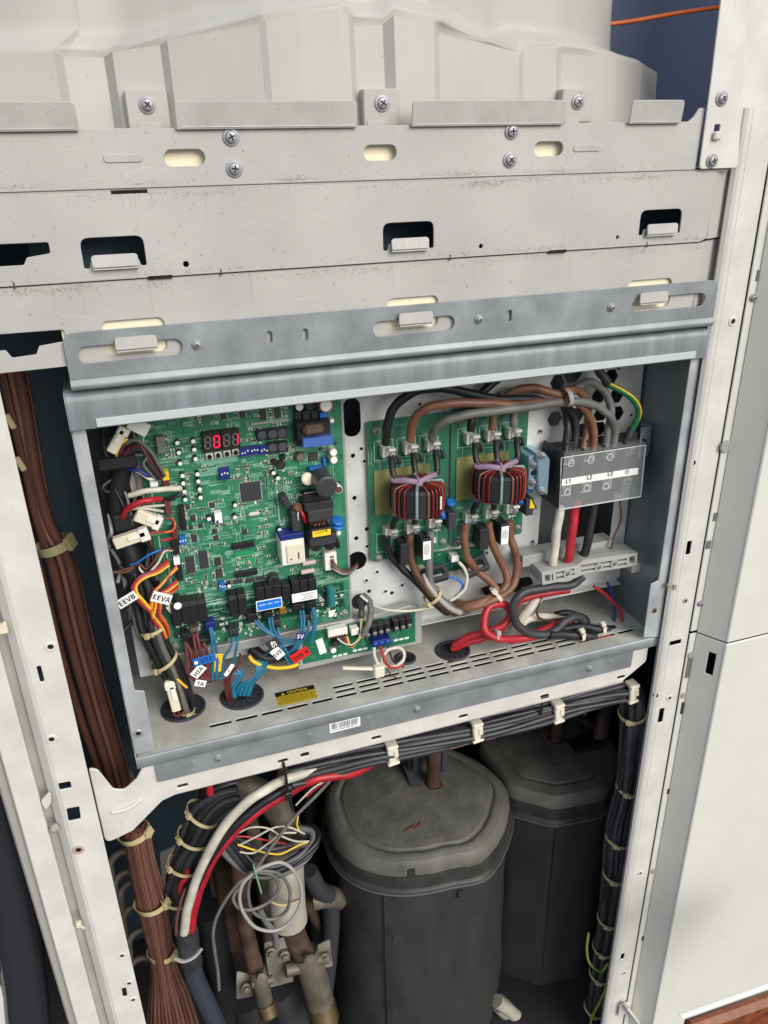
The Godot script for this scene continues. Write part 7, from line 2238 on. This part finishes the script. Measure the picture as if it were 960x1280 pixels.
	for q in [[[v(85.4, -165.2, -34), v(102.2, -157.5, -30), v(120.7, -163.9, -28), v(134.2, -180.3, -28), v(150.9, -196.9, -30), v(166.6, -206.8, -34)], "whitewire"], [[v(86, -183.4, -34), v(105.6, -173.5, -30), v(128, -164.9, -28), v(145.1, -173, -30), v(162.3, -193.4, -34)], "whitewire"], [[v(86.1, -191.4, -32), v(101, -194.5, -28), v(118.7, -185.2, -27), v(134.4, -177.1, -28), v(152.2, -185.9, -32)], "whitewire"], [[v(80.6, -168.7, -36), v(98.9, -174, -33), v(117.3, -184.8, -32), v(139, -200, -34)], "red"], [[v(85, -181.4, -34), v(101.7, -192.9, -31), v(120.2, -205, -30), v(133.8, -212.3, -32), v(153.6, -208.8, -34), v(165.6, -210.2, -36)], "yellow"], [[v(156, -158.9, -30), v(153.9, -171.3, -30), v(156.4, -186.2, -34)], "yellow"], [[v(154, -138.2, -26), v(174.9, -119.9, -26), v(193, -115.1, -28)], "whitewire"], [[v(166.9, -129.9, -26), v(182.3, -119.2, -26), v(198, -115.2, -28)], "red"]]:
		wire(t, q[0], 1.15, mats[q[1]])
	t = thing("wire_harness", "grey sleeved harness looping round the white insulated pipe", "wire harness", v(142.7, -231.8, -50))
	bundle(t, [v(70.7, -177.3, -40), v(82.4, -205.1, -40), v(97.5, -233.7, -42), v(124.6, -248.4, -44), v(151.4, -245, -46), v(169, -240.4, -52), v(177.9, -236, -60), v(176.6, -233.2, -70), v(164.5, -233, -76)], 6.5, 4.0, 6, [mats.charcoal, mats.grey, mats.black], 1.0)
	bundle(t, [v(73.9, -178, -46), v(93.9, -198.8, -46), v(117.5, -220.1, -48), v(143, -228.4, -50), v(165.1, -232.4, -56)], 4.5, 3.0, 5, [mats.charcoal, mats.grey], 1.0)
	m = M.new()
	m.box(v(143.7, -76, -14), v(12, 4, 4), 1.0, Basis(Vector3.BACK, 0.2))
	m.tube(spline([v(141.3, -54.7, -4), v(143, -74.9, -8), v(143.8, -101.1, -10), v(148.1, -131.1, -14)], 4), 3.2, 8, true, [], 0.5)
	m.box(v(143.9, -103.8, -8), v(8, 10, 5), 1.0)
	solo("cable_tie", "black nylon tie hanging the arcing cables from the beam", "cable tie", m, mats.black)
	# --- white insulated pipe, big elbow, valves
	t = thing("insulated_pipe", "dusty pipe with white foam insulation above the large valve", "pipe", v(140.8, -349.9, -80))
	m = M.new()
	m.tube(spline([v(151, -256.3, -95), v(145.6, -291.5, -95), v(143.3, -327.7, -94), v(141.9, -372.3, -92), v(142.3, -400.6, -90)], 4), 24.0, 18, true, [])
	part(t, "white_foam", m, mat("foam", Color(0.74, 0.72, 0.66), 0.7, 0.0, worn(Color(1, 1, 1), 0.3, 2500, Color(0.6, 0.55, 0.48), 51, 512), 5.0))
	m = M.new()
	m.tube(spline([v(141.3, -380.2, -92), v(145.5, -416.5, -90), v(151.5, -450.6, -88), v(159.7, -470.7, -84)], 4), 15.5, 16)
	part(t, "copper_run", m, mats.copperdull)
	m = M.new()
	m.tube(spline([v(116.5, -323.3, -66), v(127, -328.4, -60), v(143.4, -335.7, -62), v(159.1, -344.3, -72)], 4), 1.6, 6)
	part(t, "string", m, mats.tie)
	cable("elbow_pipe", "thick dusty pipe elbow curving behind the arcing cables", [v(62.3, -195.6, -120), v(72.2, -170.2, -115), v(87.8, -160.7, -110), v(107.2, -166.9, -106), v(126.1, -185.1, -104), v(142.1, -213.2, -102), v(152.7, -247.3, -100), v(153.1, -280.8, -100)], 17.0, mats.iron, "", "pipe")
	t = thing("service_valve", "large service valve with a wide brass hex cap", "valve", v(165.5, -524.9, -60))
	m = M.new()
	m.tube(spline([v(157.2, -463.1, -84), v(162.1, -481.4, -78), v(166, -507.8, -70), v(169.5, -543.5, -62)], 4), 19.0, 18)
	part(t, "body", m, mats.iron)
	m = M.new()
	var hx := v(170, -546, -62)
	m.lathe(hx, v(0.10, -0.85, 0.5), [Vector2(0, 0), Vector2(21, 0), Vector2(21, 26), Vector2(16, 30), Vector2(16, 36), Vector2(0, 36)], 6)
	part(t, "hex_cap", m, mats.brass)
	m = M.new()
	var bl := v(158.9, -442.7, -58)
	m.lathe(bl, v(0, 0.5, 0.85), [Vector2(8, -6), Vector2(8, 4), Vector2(5, 6), Vector2(0, 6.5)], 6)
	part(t, "bolt", m, mats.iron)
	m = M.new()
	m.tube([v(148.5, -476.6, -76), v(127.7, -472.6, -74)], 9.0, 10)
	m.tube([v(170.6, -471.4, -74), v(187.1, -472.7, -74)], 8.0, 10)
	part(t, "side_lug", m, mats.iron)
	t = thing("service_valve", "small service valve with a narrow brass hex cap", "valve", v(94.5, -489, -60))
	m = M.new()
	m.tube(spline([v(90.4, -447.7, -72), v(93, -470.6, -66), v(94.8, -502.3, -60)], 4), 11.0, 14)
	m.tube([v(80.7, -464.6, -66), v(108.8, -469.8, -66)], 6.0, 10)
	part(t, "body", m, mats.iron)
	m = M.new()
	m.lathe(v(95.9, -502.1, -58), v(0.10, -0.85, 0.5), [Vector2(0, 0), Vector2(13, 0), Vector2(13, 16), Vector2(9, 19), Vector2(0, 19)], 6)
	part(t, "hex_cap", m, mats.brass)
	m = M.new()
	m.lathe(v(94, -441.9, -54), v(0, 0.5, 0.85), [Vector2(6.5, -6), Vector2(6.5, 3), Vector2(0, 4)], 6)
	part(t, "bolt", m, mats.iron)
	cable("valve_pipe", "dusty copper pipe rising from the small valve", [v(90.2, -454.5, -74), v(87.6, -431.7, -80), v(85.4, -402.7, -84), v(83.9, -366.7, -88), v(84.7, -318.7, -90), v(87, -277.3, -96), v(93.5, -251.5, -104)], 10.5, mats.copperdull, "", "pipe")
	t = thing("valve_bracket", "white sheet bracket holding the two service valves", "bracket", v(118, -463, -80))
	m = M.new()
	m.plate(fillet([Vector2(104.9, -421.9), Vector2(136.5, -421.7), Vector2(138.8, -513.7), Vector2(106.2, -510.9)], 3.0), [], -86, -84)
	part(t, "middle_plate", m, mat("dustywhite", Color(0.62, 0.61, 0.58), 0.55, 0.0, mats.iron.albedo_texture, 5.0))
	m = M.new()
	m.plate(fillet([Vector2(64.5, -449.6), Vector2(81.5, -464.2), Vector2(81.8, -508.1), Vector2(59.2, -503.2)], 3.0), [], -80, -78)
	part(t, "left_ear", m, mat("dustywhite", Color(0.62, 0.61, 0.58), 0.55, 0.0, mats.iron.albedo_texture, 5.0))
	m = M.new()
	m.plate(fillet([Vector2(174.4, -450.4), Vector2(192.6, -445.9), Vector2(194.4, -501.2), Vector2(177.7, -497.7)], 3.0), [], -80, -78)
	part(t, "right_ear", m, mat("dustywhite", Color(0.62, 0.61, 0.58), 0.55, 0.0, mats.iron.albedo_texture, 5.0))
	for q in [v(111.9, -435.2, -82), v(129.4, -447, -80), v(181.7, -470.6, -76), v(74, -479.4, -76)]:
		m = M.new()
		m.lathe(q, v(0, 0.3, 0.95), [Vector2(7, -2), Vector2(7, 5), Vector2(4, 6), Vector2(4, 10), Vector2(0, 10.5)], 8)
		part(t, "bolt", m, mats.iron)
	# --- black taped harness left of the arcs
	t = thing("wire_harness", "black taped harness bunched behind the thick cables at left", "wire harness", v(35.2, -194.6, -60))
	var lb := [v(95.1, -133.9, -60), v(75.4, -136.8, -60), v(56.9, -153, -60), v(44.4, -178, -60), v(31.6, -205.5, -62), v(20.9, -236.7, -66), v(12.1, -271.9, -72), v(4.9, -315.1, -80)]
	m = M.new()
	m.tube(spline(lb, 5), 13.0, 12)
	part(t, "core", m, mats.tape)
	bundle(t, lb, 15.0, 4.5, 10, [mats.tape, mats.charcoal, mats.tape], 1.4)
	for q in [[v(52.6, -146.3, -58), v(-0.6, -0.8, 0)], [v(40.7, -176.3, -58), v(-0.4, -0.9, 0)], [v(25.5, -214.7, -60), v(-0.3, -0.9, 0)], [v(13.2, -269, -66), v(-0.1, -1, 0)]]:
		tie(t, q[0], q[1], 20.0, mats.tie, v(-0.9, 0.3, 0.5), 4.0)
	wire(t, [v(27, -208.1, -44), v(24.3, -218.5, -42), v(17.4, -225.9, -42), v(14.5, -243.1, -46)], 3.0, mats.red)
	wire(t, [v(64.2, -89.7, -40), v(63.6, -103.2, -40)], 4.2, mats.red)
	cable("thin_wire", "thin brown cable running up along the taped sleeve's left edge", [v(2.3, -287.1, -28), v(6.8, -263.1, -30), v(14.5, -243.1, -34), v(21.2, -232.1, -40)], 1.8, mats.copper, "", "wire")
	# --- copper capillary bundle fanning to the floor
	t = thing("capillary_bundle", "bundle of thin brown copper tubes fanning out toward bottom left", "pipe bundle", v(-21.2, -317.3, -70))
	for i in 24:
		var f := i / 23.0
		var z := -78.0 + 16.0 * sin(f * PI) + (4.5 if i % 2 else 0.0)
		var p0 := (v(-33.1, -141.6, -90)).lerp(v(-7.6, -155.1, -90), f) + v(0, 0, z + 90)
		var p1 := (v(-35.4, -199.9, -90)).lerp(v(-9.2, -206.6, -90), f) + v(0, 0, z + 90)
		var p2 := (v(-36.6, -285.8, -90)).lerp(v(-4.7, -285.2, -90), f) + v(0, 0, z + 90)
		var p3 := (v(-35.1, -383.7, -90)).lerp(v(-8.8, -380.9, -90), f) + v(0, 0, z + 90)
		var p4 := (v(-48.6, -462.5, -90)).lerp(v(1.1, -463.4, -90), f) + v(0, 0, z + 90)
		var p5 := (v(-60.7, -530.2, -90)).lerp(v(6.7, -549.6, -90), f) + v(0, 0, z + 90)
		wire(t, [p0, p1, p2, p3, p4, p5], 2.3 + rng.randf_range(-0.3, 0.5), [mats.copperlight, mats.copper, mats.copperlight][i % 3], "capillary_tube")
	for q in [[v(-24.1, -160.6, -72), v(0.35, -1, 0), 20.0], [v(-20.8, -272.5, -70), v(0.25, -1, 0), 21.0], [v(-20.7, -363.3, -72), v(0.1, -1, 0), 18.0]]:
		tie(t, q[0], q[1], q[2], mats.tie, v(0.85, 0.35, 0.6), 7.0, "cable_tie", 0.75)
	# --- copper risers in the upper left gap
	t = thing("copper_risers", "upright brown copper pipes in the gap behind the left post", "pipe", v(-41, 50.2, -90))
	for q in [[[v(-42.1, 363.3, -100), v(-43.5, 318.1, -98), v(-45.5, 271.4, -94), v(-43.4, 221.8, -90)], [v(-32.9, 177.7, -86), v(-31.8, 98.8, -82), v(-28, 6, -80), v(-23.9, -64.5, -78), v(-22.4, -120.7, -80)], 5.2], [[v(-55.3, 362.8, -108), v(-54.8, 321.7, -106), v(-53.2, 269.6, -102), v(-52.4, 220.7, -96)], [v(-48.3, 177.7, -92), v(-47.2, 97.4, -90), v(-43.2, 4.2, -88), v(-37.7, -67, -86), v(-36.4, -121.6, -86)], 5.4], [[v(-47.7, 354.2, -116), v(-48.9, 303, -114), v(-48.3, 246, -110), v(-46.6, 207.5, -104)], [v(-42.5, 164.2, -100), v(-40.3, 86.3, -98), v(-36.9, -3.6, -96), v(-33, -75.4, -94), v(-31.3, -128.9, -92)], 3.6], [[v(-66.7, 319, -120), v(-64.7, 266, -116), v(-62.7, 217, -112)], [v(-61.7, 155.4, -108), v(-60, 78, -104), v(-55.3, -11.5, -100), v(-48.9, -76.5, -98), v(-45.3, -127.9, -96)], 4.4], [[v(-48.9, 365.4, -100), v(-49, 318.8, -98), v(-48.7, 265.4, -94), v(-48.2, 217.5, -90)], [v(-40, 180.1, -84), v(-39.1, 100.5, -82), v(-35.2, 8, -80), v(-30.4, -62.5, -78), v(-29.1, -118.5, -80)], 2.8], [[v(-38.6, 361.6, -112), v(-40, 314.6, -108), v(-42.1, 260.6, -104), v(-41.1, 212.7, -98)], [v(-29.6, 173, -94), v(-27.6, 91.6, -92), v(-23.6, -2.8, -90), v(-19.5, -74.5, -88), v(-18.9, -129.4, -88)], 2.8]]:
		var pts: Array = q[0].duplicate()
		pts.append_array(q[1])
		wire(t, pts, q[2], mats.copper if q[2] > 4 else mats.copperlight, "riser", 5)
	tie(t, v(-43.5, 197.8, -90), v(0.28, -1, 0), 17.0, mat("tieold", Color(0.62, 0.60, 0.45), 0.5), v(0.9, 0.5, 0.5), 9.0, "cable_tie", 0.8)
	for p in [v(-55.2, 325, -80), v(-54.7, 285.7, -80)]:
		box_part(t, "white_tag", p, v(5, 14, 4), mats.tie, 1.0, Basis(Vector3.BACK, 0.3))
	# --- hairpin bends of the coil behind the left post
	t = thing("coil_bends", "dark copper hairpin bends of the coil behind the left post", "pipe", v(-60, -312.4, -140))
	for p in [v(-44.4, -99.7, -120), v(-40.4, -113.1, -118), v(-45.8, -120.8, -116), v(-50.9, -248.7, -120), v(-51.1, -280.6, -118), v(-46.6, -297.7, -116), v(-50.6, -341.4, -118), v(-49.6, -384, -116), v(-57, -434.6, -116)]:
		var pts := []
		for j in 9:
			var a := PI * (0.05 + 0.95 * j / 8.0)
			pts.append(p + v(-cos(a) * 16 + 4, sin(a) * 15 - 6, -sin(a) * 6))
		pts.append(p + v(24, -50, 0))
		pts.push_front(p + v(-16, -50, -6))
		wire(t, pts, 4.6, mats.iron, "hairpin", 3)
	# --- darker pipework filling the bay behind
	for q in [[[v(42.6, -383.1, -130), v(43.7, -450.5, -130), v(47.7, -523, -130), v(45.7, -630.7, -130)], 20.0, "black insulated pipe behind the taped sleeve", "black"], [[v(70.6, -318.2, -140), v(71.6, -390.7, -140), v(69, -472.2, -138), v(69.1, -560.3, -136), v(66.7, -651.1, -136)], 17.0, "dull brown pipe behind the coiled grey cable", "copperdull"], [[v(182.3, -378.1, -140), v(192.4, -415.7, -140), v(211.5, -461.2, -150), v(207, -550.6, -150), v(183.7, -734.9, -150)], 13.0, "dark pipe in the shadow left of front compressor", "charcoal"], [[v(186.9, -446.5, -150), v(205.7, -449.9, -150), v(226.6, -474.7, -160)], 16.0, "short dark pipe stub beside front compressor", "iron"], [[v(120.2, -554.2, -110), v(129.2, -601.4, -110), v(138.6, -650.5, -110)], 22.0, "dark grey pipe below the valve bracket", "charcoal"], [[v(75.2, -564.3, -120), v(78.2, -599, -120), v(78.2, -633.1, -120)], 24.0, "dark pipe behind the small service valve", "blacksoft"], [[v(104.6, -350.2, -80), v(110.7, -376.7, -80), v(120, -401, -80), v(120.8, -432.9, -82)], 4.0, "thin dark tube under the coiled cable", "grey"], [[v(199.9, -534.8, -170), v(188.6, -502.1, -170), v(183.9, -472.9, -170), v(205.3, -460.7, -175), v(225.2, -483.6, -180)], 9.0, "dark tube ring in the shadow behind the valves", "copperdull"]]:
		cable("dark_pipe", q[2], q[0], q[1], mats[q[3]], "", "pipe")
	for i in 6:
		var x := 40.0 + i * 45.0
		cable("dark_pipe", ["rear bay pipe, first from the left", "rear bay pipe, second from the left", "rear bay pipe, third from the left", "rear bay pipe, fourth from the left", "rear bay pipe, fifth from the left", "rear bay pipe, sixth from the left"][i], [v(x, -60, -300), v(x + rng.randf_range(-15, 15), -300, -310), v(x + rng.randf_range(-15, 15), -560, -300), v(x, -790, -300)], rng.randf_range(8, 15), [mats.copperdull, mats.blacksoft, mats.iron][i % 3], "rear bay pipes", "pipe")
	# cream plate and feet
	m = M.new()
	m.plate(fillet([Vector2(-4.7, -263.4), Vector2(17, -257), Vector2(2.8, -326.7), Vector2(-12.9, -343.6)], 3), [], -133, -130)
	solo("cream_plate", "cream sheet metal scrap behind the capillary bundle", "plate", m, mats.cream)
	t = thing("floor_pipe", "dusty white sleeve and pipe at the foot between the compressors", "pipe", v(508.5, -835.9, -130))
	m = M.new()
	m.tube(spline([v(468.4, -746.5, -100), v(489, -775.5, -98), v(517.1, -815.5, -98), v(578.4, -854, -98), v(629, -867.1, -98)], 5), 11.0, 12)
	part(t, "white_pipe", m, mats.foam)
	m = M.new()
	m.tube(spline([v(478.5, -770.2, -108), v(491.4, -791.9, -106)], 3), 15.0, 14)
	part(t, "white_sleeve", m, mats.foam)
	m = M.new()
	m.tube(spline([v(648.6, -859.6, -150), v(639.3, -887.2, -140), v(621.3, -879.1, -130)], 4), 14.0, 14)
	part(t, "white_sleeve", m, mats.foam)
	# --- outside at the far left: wrapped pipe before rough black insulation
	cable("wrapped_pipe", "dark glossy wrapped pipe at the far left below", [v(-133.7, 76.7, -60), v(-142.1, -51.9, -50), v(-152.5, -178.7, -45), v(-165.7, -307.6, -40), v(-183.5, -443.2, -40)], 24.0, mat("gloss", Color(0.17, 0.18, 0.2), 0.14), "", "pipe")
	m = M.new()
	m.box(v(-240, -560, -110), v(330, 560, 6), 2.0)
	var rs := mat("roughblack", Color(0.2, 0.2, 0.2), 0.85, 0.0, ramp_noise(0.05, Color(0.3, 0.3, 0.3), Color(1, 1, 1), 61), 9.0)
	rs.normal_enabled = true
	rs.normal_texture = bump_noise(0.06, 62, 6.0)
	solo("insulation_sheet", "rough black insulation sheet behind the glossy wrapped pipe", "insulation", m, rs)
	m = M.new()
	m.box(v(-197.6, -339, -30), v(26, 130, 4), 1.0)
	solo("edge_panel", "pale panel edge at the far bottom left corner", "panel", m, mats.white)
